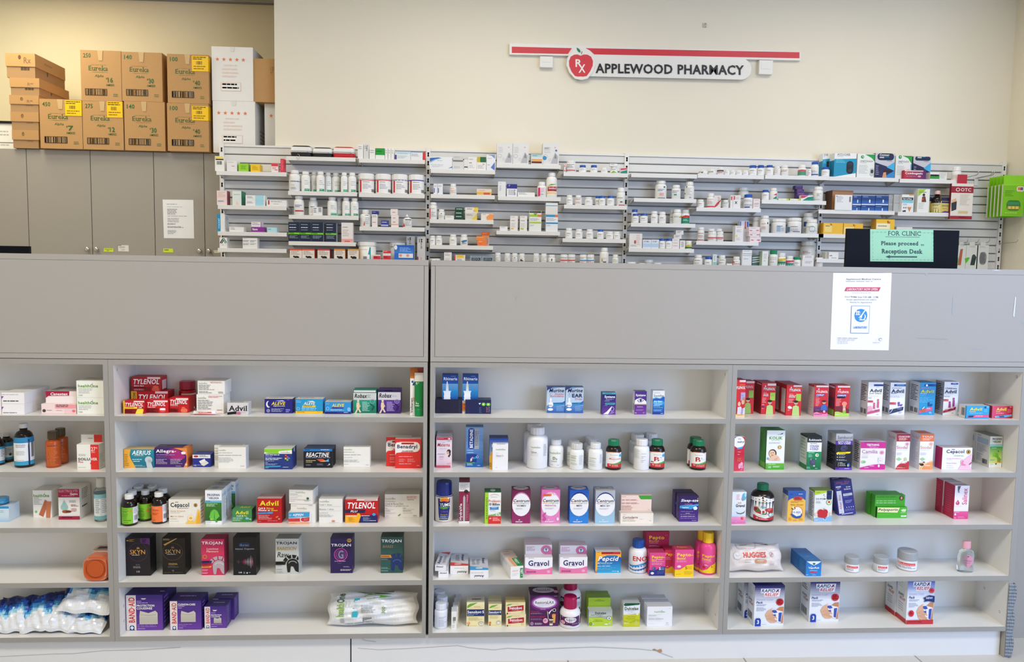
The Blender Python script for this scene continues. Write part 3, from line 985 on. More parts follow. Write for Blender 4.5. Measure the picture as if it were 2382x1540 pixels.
for i, x in enumerate(UX):
 mb = MB()
 w_, y0, yb = 0.0125, SY - 0.008, SY + 0.016
 sw = 0.0055
 z = STOP + 0.02
 zb = 0.35
 mb.face([(x - w_, y0, zb), (x - w_, y0, z), (x - w_, yb, z), (x - w_, yb, zb)], '@metalwhite')
 mb.face([(x + w_, yb, zb), (x + w_, yb, z), (x + w_, y0, z), (x + w_, y0, zb)], '@metalwhite')
 mb.face([(x - w_, y0, z), (x + w_, y0, z), (x + w_, yb, z), (x - w_, yb, z)], '@metalwhite')
 mb.face([(x - sw - .001, y0 + .010, zb), (x + sw + .001, y0 + .010, zb), (x + sw + .001, y0 + .010, z - .01), (x - sw - .001, y0 + .010, z - .01)], '@dark')
 for a, b in ((x - w_, x - sw), (x + sw, x + w_)):
  mb.face([(a, y0, zb), (b, y0, zb), (b, y0, z), (a, y0, z)], '@metalwhite')
 zt = z
 while zt > zb:
  zs, ze = zt - 0.026, zt - 0.026 - 0.0255
  mb.face([(x - sw, y0, zs), (x + sw, y0, zs), (x + sw, y0, zt), (x - sw, y0, zt)], '@metalwhite')
  for sg in (-1, 1):     # pinch of the keyhole slot
   zm = (zs + ze) / 2
   mb.face([(x + sg * sw, y0, zm + .006), (x + sg * (sw - .0022), y0, zm), (x + sg * sw, y0, zm - .006)][::sg], '@metalwhite')
  zt = ze
 o = mb.obj('slotted_upright', (x, SY, zb))
 tag(o, 'white slotted upright, %s along the slatwall from the cabinets' % NUM[i], 'upright', 'slatwall uprights')
SLY = 2.118          # front of the slatwall shelves
COLN = ['one', 'two', 'three', 'four', 'five', 'six', 'seven', 'eight', 'nine', 'ten', 'eleven', 'twelve']
def wshelf(reg, col, row, x0, x1, ym, hide=False):
 """A clip-on metal shelf; its surface passes through pixel row ym. Later packages stand on it."""
 global RG
 RG = reg
 p, q = at_y(x0, ym, SLY), at_y(x1, ym, SLY)
 z = at_y((x0 + x1) / 2, ym, SLY).z
 mb = MB().box(p.x, q.x, SLY + .002, SY - 0.0005, z - 0.0025, z, '@metalwhite')
 for xx in (p.x + .001, q.x - .004):
  mb.face([(xx, SLY + .002, z - .0025), (xx, SY, z - .0025), (xx, SY, z - .034)], '@metalwhite')
  mb.face([(xx + .003, SY, z - .034), (xx + .003, SY, z - .0025), (xx + .003, SLY + .002, z - .0025)], '@metalwhite')
 base = Vector(((p.x + q.x) / 2, (SLY + SY) / 2, z - .034))
 o = mb.obj('metal_shelf', base)
 MB().box(p.x, q.x, SLY - .0005, SLY + .002, z - 0.0225, z + 0.0005, '@metalwhite').obj('front_lip', base, o)
 tag(o, 'white metal shelf, %s down in slatwall column %s' % (NUM[row], COLN[col - 1]), 'shelf', 'slatwall shelves')
 CT.update(z=z + 0.0004, xlo=-9, xhi=9, ymin=SLY + .004, yback=SY - .012, zmax=9, slat=True, n=0,
   loc='%s shelf, slatwall column %s' % (NUM[row], COLN[col - 1]))
 return z
YF = SLY + 0.006
def wb(x0, y0, x1, y1, c, L, art='', d=None, y=None, z=None, **k):
 return box(x0, y0, x1, y1, c, L, art, d=d or 0.05, y=YF if y is None else SLY + y, z=z, **k)
def wp(x0, y0, x1, y1, c='pf2f2ef', L='white pill bottle', art=None, cap='pf4f4f2', y=None, sq=0, **k):
 """Small round pill bottle with a printed label."""
 w, h = x1 - x0, y1 - y0
 if art is None:
  v0 = y0 + h * .45
  art = 'r %.0f %.0f %.0f %.0f f6f6f4;l %.0f %.0f %.0f %.0f 4 aab;r %.0f %.0f %.0f %.0f 99a' % (x0 + .06 * w, v0, x1 - .06 * w, y1 - .06 * h, x0 + .16 * w, v0 + .08 * h, x1 - .16 * w, y1 - .14 * h, x0 + .2 * w, v0 + .04 * h, x0 + .65 * w, v0 + .1 * h)
 k.setdefault('ch', .22)
 k.setdefault('cr', .82)
 k.setdefault('sh', .1)
 k.setdefault('nk', .02)
 return bottle(x0, y0, x1, y1, c, L, art, cap=cap, y=YF if y is None else SLY + y, seg=14, **k)
BLU = 'p2358b8'
def lab_art(x0, y0, x1, y1, c, v0=.45, band=None, c2=None):
 w, h = x1 - x0, y1 - y0
 a = 'r %.0f %.0f %.0f %.0f f6f6f4;l %.0f %.0f %.0f %.0f 3 99a;' % (x0 + .05 * w, y0 + v0 * h, x1 - .05 * w, y1 - .05 * h, x0 + .15 * w, y0 + (v0 + .06) * h, x1 - .15 * w, y0 + (v0 + .3) * h)
 a += 'r %.0f %.0f %.0f %.0f %s;' % (x0 + .1 * w, y0 + (band or .78) * h, x1 - .1 * w, y0 + ((band or .78) + .1) * h, c)
 if c2:
  a += 'p %s %.0f %.0f %.0f %.0f %.0f %.0f' % (c2, x0 + .06 * w, y1 - .06 * h, x1 - .06 * w, y0 + .62 * h, x1 - .06 * w, y1 - .06 * h)
 return a
def lines(x0, y0, x1, y1, n=4, c='99a', m=.12):
 w, h = x1 - x0, y1 - y0
 return 'l %.0f %.0f %.0f %.0f %d %s;' % (x0 + m * w, y0 + m * h, x1 - m * w, y1 - m * h, n, c)
# == packages on the counter shelves
def shelf(bay, row, reg):
 global RG
 RG = reg
 xa, xb = BAYS[bay - 1]
 CT.update(z=SH[row - 1] + 0.0003, xlo=xa + 0.002, xhi=xb - 0.002, ymin=0.004, yback=DEP - 0.002, slat=False,
   zmax=(SEAM - 0.02 if row == 1 else SH[row - 2] - TH - 0.002),
   loc='%s shelf of %s bay' % (['top', 'second', 'third', 'fourth', 'bottom'][row - 1], BN[bay - 1]))
H1 = 'r %d %d %d %d fafaf7'
def ho(x, y, x2, y2, g='6aa23a', one='5a7d3a'):
 """the green two-tone house-brand wordmark"""
 m = x + (x2 - x) * .58
 h = y2 - y
 return 't health %.0f %.0f %.0f %.0f %s b;t O %.0f %.0f %.0f %.0f %s b;t ne %.0f %.0f %.0f %.0f %s b;p %s %.0f %.0f %.0f %.0f %.0f %.0f;' % (x, y + .1 * h, m, y2, g, m + .02 * (x2 - x), y + .12 * h, m + .19 * (x2 - x), y2, one, m + .2 * (x2 - x), y + .35 * h, x2, y2, g,
  one, m + .1 * (x2 - x), y + .05 * h, m + .18 * (x2 - x), y - .5 * h, m + .13 * (x2 - x), y + .05 * h)
shelf(1, 1, 'G')
a = 'p 84b 15 505 50 505 22 540;l 40 560 290 590 1 555;l 30 480 300 498 1 bbb'
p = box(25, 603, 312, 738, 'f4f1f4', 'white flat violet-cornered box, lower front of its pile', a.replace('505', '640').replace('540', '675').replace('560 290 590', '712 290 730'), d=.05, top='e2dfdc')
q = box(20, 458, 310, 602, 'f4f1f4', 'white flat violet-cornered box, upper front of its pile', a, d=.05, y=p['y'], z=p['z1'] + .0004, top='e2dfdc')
for k, (n1, n2) in enumerate((('lower middle', 'upper middle'), ('lower rear', 'upper rear'))):
 p2 = behind(p, 'white flat violet-cornered box, %s of its pile' % n1, dy=.052 * (k + 1))
 q2 = behind(q, 'white flat violet-cornered box, %s of its pile' % n2, dy=.052 * (k + 1))
r = behind(p, 'white flat violet-cornered box at the frame edge, under another', dx=-(p['x1'] - p['x0']) - .004, dy=.004)
behind(r, 'white flat violet-cornered box at the frame edge, on top of another', dz=p['h'] + .0004, dy=0)
p = box(530, 603, 975, 728, 'f6dfdf', 'pale pink flat box in front under the red-bannered one', 'r 705 608 975 660 f2a0a6;l 720 615 960 650 2 fde;e 565 690 22 20 444;l 600 682 700 694 1 866;l 715 684 820 694 1 a88;r 830 670 975 728 f6cdd2;e 945 692 22 18 e77', d=.045)
q = box(585, 440, 978, 600, 'f4e2df', 'pale pink flat box with a dark red banner, on the pink one', 'p a9163f 585 440 890 440 885 500 620 504 588 530;t Canesten 648 458 865 496 fff bi;p f8ecea 588 530 640 508 890 508 978 508 978 600 588 600|T: r 0 0 1 1 aaa5a2;l .05 .1 .4 .9 5 777;l .65 .1 .97 .9 5 777', d=.09, y=p['y'] + .012, z=p['z1'] + .0004)
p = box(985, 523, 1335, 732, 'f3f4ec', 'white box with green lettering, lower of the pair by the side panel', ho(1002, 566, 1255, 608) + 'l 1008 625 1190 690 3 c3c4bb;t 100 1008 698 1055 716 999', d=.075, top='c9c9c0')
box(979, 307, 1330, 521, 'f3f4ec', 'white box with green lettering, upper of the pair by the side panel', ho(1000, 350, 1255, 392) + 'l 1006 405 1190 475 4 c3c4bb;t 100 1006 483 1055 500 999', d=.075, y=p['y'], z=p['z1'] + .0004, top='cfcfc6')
shelf(1, 2, 'G')
AMB = 'bands'
ba = 'r %d %d %d %d e9eef0'
p = bottle(5, 975, 170, 1355, '@amber', 'dark bottle with blue-white label, behind the cut-off one', 'l 55 1160 150 1260 5 889;r 110 1235 135 1265 333', cap='pd8d8d4', ch=.11, cr=.6, sh=.2, nk=.06, bands='.36 .44 2f88ae;.44 .82 d5dade;.82 .9 2f88ae', name='syrup_bottle')
bottle(-105, 985, 50, 1395, '@amber', 'dark bottle with blue-white label, cut by the frame', 'l 0 1190 45 1290 5 889', cap='pd8d8d4', ch=.11, cr=.6, sh=.2, nk=.06, bands='.4 .48 2f88ae;.48 .85 d5dade;.85 .93 2f88ae', name='syrup_bottle')
bottle(190, 850, 425, 1425, '@amber', 'largest dark bottle, blue-white label and silver cap', 'l 215 1110 345 1160 4 99a;l 215 1200 330 1260 4 bbb;r 352 1050 370 1390 1a2a58;b 385 1090 412 1290 444;l 212 1320 345 1330 1 e88', cap='pd8d8d4', ch=.105, cr=.45, sh=.22, nk=.06, bands='.36 .425 2a86b8;.425 .845 eceef0;.845 .94 3aa2c8', name='syrup_bottle')
p = bottle(590, 950, 770, 1425, 'pb4501f', 'orange bottle with gold banded cap, in front', 'l 605 1130 745 1400 14 d9783a;l 610 1128 740 1145 1 4a2010', cap='p4a3c22', ch=.22, cr=.68, sh=.04, nk=.03, name='syrup_bottle')
behind(p, 'orange bottle with gold banded cap, half hidden behind its twin', x=770, ytop=912)
p = box(985, 1122, 1265, 1440, 'f3f1ea', 'white box with red vertical panel, in front', 'r 1160 1122 1265 1440 e2322c;t 27 1168 1155 1225 1205 fff;t % 1230 1155 1248 1175 fff;l 1170 1212 1235 1235 2 fbb;l 1005 1245 1140 1275 2 bba;t SOLU 1000 1292 1150 1326 444 b;t VER 1162 1292 1245 1326 fff b;t Plus 1002 1332 1065 1356 c55;p e2322c 1162 1350 1150 1362 1162 1375;l 1000 1410 1140 1425 1 ccb|R: l .1 .4 .9 .95 8 ccc', d=.045)
box(1040, 995, 1310, 1270, 'f0eee6', 'white box with red vertical panel, behind its twin', 'r 1205 995 1310 1270 e2322c;t VER 1210 1060 1282 1090 fff b;l 1130 1025 1205 1035 1 888;l 1062 1095 1105 1108 1 caa', d=.045, y=.07)
shelf(1, 3, 'O')
p = box(-70, 338, 80, 475, 'd3e3ef', 'pale blue carton at the frame edge, upright', 'r -70 338 80 358 2f92c8;l -60 375 70 400 2 9bc;g -70 420 80 475 d3e3ef a9cbe6', d=.06)
bottle(-60, 258, 74, 337, 'p2f8fc0', 'blue flat-topped jar on the pale blue carton', 'r -40 318 70 330 444;l -40 285 60 305 2 7bd', ch=.3, cr=1.0, sh=0, nk=0, cap='p3a98c8', y=p['y'] + .004, z=p['z1'] + .0004, name='ointment_jar', cat='jar')
box(296, 195, 462, 440, 'f2f0e8', 'white bandage box with two brown plasters pictured', ho(302, 226, 443, 256) + 'l 305 262 380 330 5 b8b8b0;p c26b48 405 278 436 300 385 432 346 412;p cc7850 416 296 470 294 446 442 410 436;e 322 385 10 10 8b6', d=.085, top='d6d4cc')
box(523, 182, 713, 455, 'f0ece6', 'white box with maroon bands and a water drop', 'r 523 182 713 258 a81c45;t ELECTROLYTE 530 190 698 212 e5a8b8;t Gastro 630 216 698 236 fff b;l 555 242 700 250 1 f0c8d0;p 9cc4c0 576 280 608 345 544 345;e 576 345 33 32 9cc4c0;e 585 384 30 14 a5552e;e 612 384 26 11 6e3320;l 620 285 705 308 2 99a;l 636 322 705 342 2 a44;l 636 355 705 388 3 b77;r 523 425 713 455 a81c45;l 550 434 700 444 1 eac|R: l .2 .05 .9 .4 6 888;l .2 .6 .8 .7 1 333', d=.075)
bottle(845, 80, 962, 480, '@clear', 'clear bottle with striped white cap, against the side panel', 'l 858 270 898 405 8 99a;r 900 262 903 425 bcd;l 908 270 955 405 8 aab', cap='pd9d9d2', ch=.21, cr=.62, sh=.1, nk=.02, bands='.36 .46 8cc3cf;.46 .86 e6eef0;.86 .95 7fb9c6', name='rubbing_alcohol_bottle')
shelf(1, 4, 'O')
z = CT['z']
P0, P1 = at_y(735, 1035, .006), at_y(971, 790, .006)
x0_, x1_ = P0.x, min(P1.x, CT['xhi'])
hh, ww = P1.z - z, x1_ - x0_
mb = MB()
def rr(cx_, cz_, a_, b_, rad_, Y):
 out = []
 for qx, qz, t0 in ((1, 1, 0), (-1, 1, 90), (-1, -1, 180), (1, -1, 270)):
  for k in range(6):
   t = R(t0 + 18 * k)
   out.append((cx_ + qx * (a_ - rad_) + rad_ * math.cos(t), Y, cz_ + qz * (b_ - rad_) + rad_ * math.sin(t)))
 return out
cxm, czm = (x0_ + x1_) / 2, z + hh / 2
secs = [(0.011, .72, 'i'), (.009, .74, 'i'), (.006, .86, 'o'), (.010, .95, 'o'), (.020, 1, 'o'), (.052, 1, 'l'), (.052, 1.005, 'l'), (.118, 1.005, 'o'), (.118, 1, 'o'), (.135, .8, 'o'), (.142, .45, 'o'), (.15, .42, 'c')]
rings = [rr(cxm, czm, ww / 2 * s_, hh / 2 * s_, .028 * s_, y_) for y_, s_, _ in secs]
mb.face(rings[0][::-1], '@orange')
for (ra, rb, sc) in zip(rings, rings[1:], secs):
 for i in range(24):
  j = (i + 1) % 24
  mb.face([ra[i], ra[j], rb[j], rb[i]], 'efe3d6' if sc[2] == 'l' else '@orange', True)
mb.face(rings[-1], 'f4f4f2')
mb.lathe(0, 0, [(.026, 0, '@orange'), (.028, .0012, '@orange'), (.0255, .0016, '@orange')], 24)
mb.xf(lambda p: Vector((cxm + p.x, .0088 - p.z, czm + p.y)), len(mb.v) - 72)
Pm = Print(mb, lambda u, v, n: (x0_ + ww * (.08 + .84 * u), .05 + .07 * (1 - v), z + hh * 1.0025 + n))
Pm.run('r .0 .1 1 .9 e9d8c8;r .12 .28 .92 .62 6a4a78;l .2 .38 .85 .52 1 e9d8c8;r .1 .7 .7 .8 e09a5a', lambda p, q: (p, q))
o = mb.obj('mouthwash_bottle', (cxm, .08, z))
tag(o, 'orange mouthwash bottle lying with its square base to the front, fourth shelf of first bay', 'bottle')
def pouch(cx_, cz_, w_, h_, yc, tilt, roll_, seed, cols, name, label, cat, thick=.03, bumps=.004, group=None, art=None, key=None, n=18):
 """A filled soft pouch: puffed sheet with crimped edges."""
 rnd = random.Random(seed)
 ph = [rnd.uniform(0, 6.28) for _ in range(8)]
 def pt(u, v, side):
  a, b = 2 * u - 1, 2 * v - 1
  e = max(0.0, (1 - abs(a) ** 3.0) * (1 - abs(b) ** 3.0)) ** .6
  t = e * thick / 2
  t += e * bumps * (math.sin(7 * a + ph[0]) * math.sin(6 * b + ph[1]) + .6 * math.sin(13 * a + 5 * b + ph[2]) + .5 * math.sin(17 * b - 6 * a + ph[3])) * (1 if side > 0 else .3)
  ex = 1 + .03 * math.sin(5 * b + ph[4]) * (abs(a) > .8)
  ez = 1 + .05 * math.sin(6 * a + ph[5]) * (abs(b) > .8)
  return Vector((a * w_ / 2 * ex, -side * t, b * h_ / 2 * ez))
 M_ = Matrix.Translation((cx_, yc, cz_)) @ Matrix.Rotation(R(roll_), 4, 'Y') @ Matrix.Rotation(R(tilt), 4, 'X')
 mb = MB()
 for side in (1, -1):
  for i in range(n):
   for j in range(n):
    u0, u1, v0, v1 = i / n, (i + 1) / n, j / n, (j + 1) / n
    q = [M_ @ pt(u0, v0, side), M_ @ pt(u1, v0, side), M_ @ pt(u1, v1, side), M_ @ pt(u0, v1, side)]
    if side < 0:
     q = q[::-1]
    if key:
     k = key(u0, 1 - v0, side)
    else:
     k = cols[0]
    mb.face([tuple(p) for p in q], k, True)
 if art:
  def surf(u, v, nn):
   return M_ @ (pt(u, 1 - v, 1) + Vector((0, -nn - .0016, 0)))
  Pp = Print(mb, surf, True)
  Pp.run(art, lambda p, q: (p, q), w_ / h_)
 zmin = min(p[2] for p in mb.v)
 dz = CT['z'] + .0005 - zmin if cat != 'stacked' else 0
 return mb, dz
for k in ('1f2a62', '2456a8', '3f95cf', '9ccfe4'):
 pmat('@f' + k, k, 0.2, var=.05, scale=20, bump=.4)
shelf(1, 5, 'V')
def ice_key(seed):
 def f(u, v, s):
  w = v + .10 * math.sin(9 * u + seed) + .04 * math.sin(23 * u + 2 * seed)
  side = min(u, 1 - u)
  if s < 0:
   return '@f1f2a62'
  if w < .22 or (side < .07 and w < .55):
   return '@f1f2a62'
  if w < .38:
   return '@f2456a8'
  if w < .46 or (side < .12 and w < .6):
   return '@f3f95cf'
  if w < .56:
   return '@f9ccfe4'
  return '@film'
 return f
ICE = [(-20, 425, 250, 380, .060, -38, 0, 'blue and white ice pack cut by the frame'), (200, 420, 400, 400, .062, -38, -4, 'blue and white ice pack, second along, white belly down'), (560, 400, 420, 420, .064, -40, -8, 'blue and white ice pack with a steep dark blue fold, third along'),
 (905, 375, 440, 440, .066, -40, 6, 'blue and white ice pack beside the two piled ones'), (1255, 500, 420, 330, .056, -58, 3, 'blue and white ice pack underneath another, near the side panel')]
for k, (a, b, w_, h_, yc, tl, rl, lb) in enumerate(ICE):
 c_ = at_y(a, b, yc)
 mb, dz = pouch(c_.x, c_.z, w_ * .00026, h_ * .00029, yc + k * .0004, tl, rl, k + 3, None, '', '', '', thick=.036, key=ice_key(k * 1.7))
 mb.xf(lambda p: p + Vector((0, 0, dz)))
 if k == 4:
  zt5 = max(p[2] for p in mb.v)
 xm = max(p[0] for p in mb.v)
 if xm > CT['xhi']:
  mb.xf(lambda p: p + Vector((CT['xhi'] - xm - .001, 0, 0)))
 o = mb.obj('ice_pack', (c_.x, yc, CT['z']))
 tag(o, lb + ', bottom shelf', 'ice pack', 'ice packs on the bottom shelf')
c_ = at_y(1240, 250, .075)
mb, dz = pouch(c_.x, c_.z, .165, .13, .082, -50, 4, 9, None, '', '', '', thick=.045, key=ice_key(5.2))
zmin = min(p[2] for p in mb.v)
xm = max(p[0] for p in mb.v)
mb.xf(lambda p: p + Vector((min(0, CT['xhi'] - xm - .001), 0, max(0, CT['z'] + .058 - zmin))))
o = mb.obj('ice_pack', (c_.x, .08, CT['z']))
tag(o, 'blue and white ice pack lying on top of another, bottom shelf', 'ice pack', 'ice packs on the bottom shelf')
shelf(2, 1, 'H')
TY = 'fdfdfd bi'
f1 = box(210, 527, 490, 697, 'c01a22', 'small red box with yellow edge and yellow tablet', 'r 210 527 232 697 fbc41e;r 350 527 490 546 f7d9d6;t TYLENOL 235 552 475 600 %s;p fbd21e 235 605 400 605 392 632 235 632;l 245 612 380 626 1 a33;t x8 412 605 455 624 fff b;r 228 640 385 697 8a0f16;l 240 648 360 690 4 e8a0a0;p fde24a 400 632 470 632 480 645 468 710 370 710 390 650' % TY, d=.04)
f2 = box(510, 522, 806, 687, 'c8161e', 'small red box with a white capsule pictured', 'r 612 522 800 544 f7d9d6;t TYLENOL 530 546 770 596 %s;t Extra_fort 532 600 636 617 fff bi;r 522 628 672 685 8a0f16;l 530 635 665 680 4 eab0b0;q 690 620 775 678 f04a50;q 695 622 770 650 fff' % TY, d=.042)
f3 = box(824, 490, 1075, 682, 'c8161e', 'red box with orange tablets pictured, beside the white-capsule one', 'r 908 490 1072 516 f7d9d6;t TYLENOL 833 512 1058 570 %s;t Extra_fort 835 570 932 588 fff bi;l 835 595 965 604 1 e99;r 828 628 940 680 8a0f16;l 835 635 930 675 3 eab0b0;q 972 628 1062 680 f5795a;e 1008 620 26 16 e8694a|R: r .8 .78 .97 .92 eee' % TY, d=.06)
t2 = box(315, 400, 805, 640, 'bf1820', 'long red box partly hidden behind the small red ones', 'r 315 400 392 640 eeb02a;t ICONS 340 415 375 510 222 bv;r 635 400 802 428 f7d9d6;t TYLENOL 415 440 780 510 %s' % TY, d=.055, y=f2['y'] + .05)
box(315, 212, 706, 396, 'b51a20', 'red box with white lettering lying on the long red box', 'r 530 212 702 235 f7d9d6;t TYLENOL 345 238 685 305 %s;t Extra_fort 352 317 482 335 fff bi;r 318 342 570 396 8a0f16;l 352 348 540 362 1 e99;l 352 368 540 392 2 eab0b0;q 590 350 690 394 e7604c;e 640 342 38 20 e8694a|R: r .2 .25 .85 .9 e8c9c9' % TY, d=.055, y=t2['y'], z=t2['z1'] + .0004)
bottle(955, 262, 1170, 640, 'pb3121c', 'red bottle with ridged pinkish cap, behind the red boxes', 'r 985 425 1165 448 f7d9d6;r 975 400 985 640 8a0f16', cap='pa62a44', ch=.3, cr=.94, sh=.05, nk=.02, y=f3['y'] + .063, ribs=.02)
wl = 'l %d %d %d %d 5 9a9a96;l %d %d %d %d 1 9a9a96;'
p = box(1182, 442, 1540, 640, 'f2f0ea', 'plain white box with fine print, under another', ho(1202, 468, 1310, 488, 'a0b088', '8d9d70') + 'l 1200 500 1400 605 6 8d8d88;l 1340 458 1535 482 2 c88;l 1450 600 1525 615 1 877', d=.07, top='d9d7d0', y=.05)
box(1197, 262, 1555, 440, 'f2f0ea', 'plain white box with fine print, on top of another', ho(1212, 285, 1322, 303, 'a0b088', '8d9d70') + 'l 1212 315 1420 390 5 8d8d88;l 1365 275 1548 297 2 c88;l 1212 400 1400 432 2 8d8d88;l 1470 405 1550 432 2 877', d=.07, y=p['y'], z=p['z1'] + .0004, top='d2d0c8')
z = CT['z']
p0, p1 = at_z(1098, 722, z), at_z(1448, 722, z)
mb = MB().box(p0.x, p1.x + .01, max(.004, p0.y), .07, z, z + .0012, 'f5f0ee')
Print(mb, lambda u, v, n: (p0.x + u * (p1.x + .01 - p0.x), .07 - v * (.07 - max(.004, p0.y)), z + .0012 + n)).run('r 0 .88 1 1 d8242c;l .3 .91 .7 .97 1 fbb;r .75 .1 .98 .6 e8b0a8', lambda a, b: (a, b))
ca, cb = at_y(1145, 655, .022), at_y(1438, 655, .022)
ob = mb.obj('tube_card', ((p0.x + p1.x) / 2, .04, z))
mb = MB()
lc = cb.x - ca.x
mb.lathe(0, 0, [(.0055, 0, 'f8f8f6'), (.0062, .001, 'f8f8f6'), (.0062, lc * .22, 'f8f8f6'), (.0064, lc * .22, 'f6e4e2'), (.0064, lc * .86, 'f8f8f6'), (.006, lc * .87, 'f8f8f6'), (.0058, lc, 'f8f8f6')], 18)
mb.xf(lambda p: Vector((ca.x + p.z, .022 + p.y, z + .0078 + p.x)))
Print(mb, lambda u, v, n: (ca.x + lc * (.22 + .64 * u), .022 - math.cos((v - .2) * 2.2) * (.0065 + n), z + .0078 + math.sin((.35 - v) * 2.4) * (.0065 + n)), True).run('r .05 .1 .95 .35 e0555a;l .1 .12 .9 .3 1 fff;r .02 .45 .5 .9 c9303a;r .55 .45 .97 .9 e88a8a;l .08 .5 .9 .8 2 fdd', lambda a, b: (a, b))
mb.obj('tube', ob.location, ob)
tag(ob, 'small white and red tube lying on its card, top shelf of second bay', 'tube')
box(1588, 555, 1868, 712, 'd9d7d8', 'silver box with black lettering and a pink tablet', 't Advil 1605 592 1856 662 14121a bf;p 14121a 1590 680 1716 664 1706 702 1590 712;l 1595 685 1690 705 2 bbb;e 1738 688 32 18 d8688a;l 1770 680 1850 690 1 d99;l 1620 700 1850 709 1 444|T: l .05 .1 .95 .9 3 555', d=.035)
RG = 'I'
LT = '|T: r 0 0 1 1 d2d0c9;l .08 .3 .9 .6 1 b5b3ac'
p = box(88, 503, 456, 692, '23217c', 'navy box with a white crescent moon and yellow lettering', 'e 140 574 32 44 f0f0f4;e 158 568 30 40 23217c;t ALEVE 178 540 365 584 fbe23a bi;t Nighttime-Nuit 205 590 360 606 f0f0f4 b;o 137 658 21 21 e8e8f4 .2;r 118 656 156 659 e8e8f4;r 136 640 139 677 e8e8f4;l 178 630 345 678 4 b9b9e0;q 366 635 430 660 6a78d8;l 370 668 430 684 1 ccd;l 385 512 425 520 1 99c;p b8c8f4 230 525 330 518 355 528 330 535' + LT, d=.045)
p = box(502, 506, 862, 694, '1f9ad2', 'sky blue box with a yellow base stripe', 't ALEVE 607 542 760 582 f8f4d8 bi;p fbc62a 592 588 770 588 762 614 586 614;l 605 594 750 608 1 fe9;l 580 622 845 640 1 cef;l 580 645 830 660 1 cef;o 535 632 20 20 cfeaf6 .2;r 502 664 862 694 fbc62a;l 520 672 690 684 1 a80;l 785 674 845 684 1 a80;l 510 522 590 560 3 9cf;p d8ecf8 650 532 730 525 752 538 725 545' + LT, d=.045)
p = box(888, 546, 1232, 701, '2a95d8', 'sky blue box with violet stripes, beside the green and grey box', 't ALEVE 980 566 1146 606 fbe23a bi;p 5a3a9a 985 614 1140 614 1132 632 976 632;l 990 618 1120 628 1 dcf;l 960 640 1170 660 2 cef;o 926 630 21 21 cfeaf6 .2;r 888 672 1232 701 3a2a82;l 900 680 1100 692 1 ddf;l 1140 678 1225 692 1 eef;e 1208 640 26 30 7cc4ee;l 900 560 965 580 2 9cf' + LT, d=.045)
rb = 'e 1330 528 15 17 e9d4b0;p e9d4b0 1312 548 1346 546 1352 600 1346 632 1372 676 1350 682 1330 640 1308 690 1284 690 1312 636 1306 596;p d8bf98 1345 560 1366 600 1356 610 1340 590;l 1385 540 1490 668 9 %s;p %s 1495 560 1555 602 1520 660 1505 640 1525 602 1490 575;o 1520 530 31 31 c9c9cf .12;e 1520 530 20 20 %s'
box(1267, 379, 1571, 697, '1d8a70', 'green and grey box with a walking figure', 'r 1267 379 1571 515 cfd0cf;r 1267 379 1571 420 2d5f55;r 1274 388 1563 412 d8e4de;t Robax 1282 434 1450 490 16161a bi;t SC 1452 444 1500 488 7fb8b0 bi;g 1267 515 1571 697 239a80 14705a;' + rb % ('bfe6da', '14564a', '2d9a84') + ';r 1267 690 1571 697 d8e4de', d=.045)
rb2 = rb.replace('1330 528', '1662 528')
for a in ('1312', '1346', '1352', '1372', '1350', '1308', '1284', '1306', '1366', '1356', '1340', '1385', '1490', '1495', '1555', '1520', '1505', '1525', '1330'):
 pass
def shiftx(art, dx):
 """the same marks moved sideways"""
 out = []
 for op in art.split(';'):
  w = op.split()
  if not w:
   continue
  if w[0] == 'p':
   for i in range(2, len(w), 2):
    w[i] = '%g' % (float(w[i]) + dx)
  elif w[0] == 't':
   w[2], w[4] = '%g' % (float(w[2]) + dx), '%g' % (float(w[4]) + dx)
  else:
   w[1] = '%g' % (float(w[1]) + dx)
   if w[0] in 'rlgbq':
    w[3] = '%g' % (float(w[3]) + dx)
  out.append(' '.join(w))
 return ';'.join(out)
box(1594, 377, 1894, 694, '4e2b84', 'purple and grey box with a walking figure', 'r 1594 377 1894 515 d4d0da;r 1594 377 1894 412 24124a;l 1680 384 1810 405 2 aad;t Robax 1607 428 1776 486 16161a bi;l 1780 452 1875 485 2 b9b4c4;g 1594 515 1894 694 5c3496 3a1f68;' + shiftx(rb % ('d0b8f0', '2c1456', '7c5ab8'), 325), d=.045)
box(2020, 88, 2190, 665, 'f2efea', 'tall white and orange box behind the green tube', 'g 2020 88 2190 215 a8571c d9822a;p 8f2f1a 2110 88 2190 88 2190 215 2140 190;e 2050 256 13 14 1f4a9a;p 1f4a9a 2048 300 2062 270 2100 235 2110 245 2080 280 2075 300;t Voltaren 2026 455 2056 635 2a2a4a v;p e8a07a 2060 440 2078 450 2075 500 2064 490', d=.04, h=.158, y=.035)
z = CT['z']
A_, B_ = at_y(2075, 735, .028), at_y(2203, 735, .028)
tx, tw = (A_.x + min(B_.x, CT['xhi'])) / 2, (min(B_.x, CT['xhi']) - A_.x) / 2
th_ = at_y(2140, 155, .028).z - z
mb = MB()
N = 20
prev = None
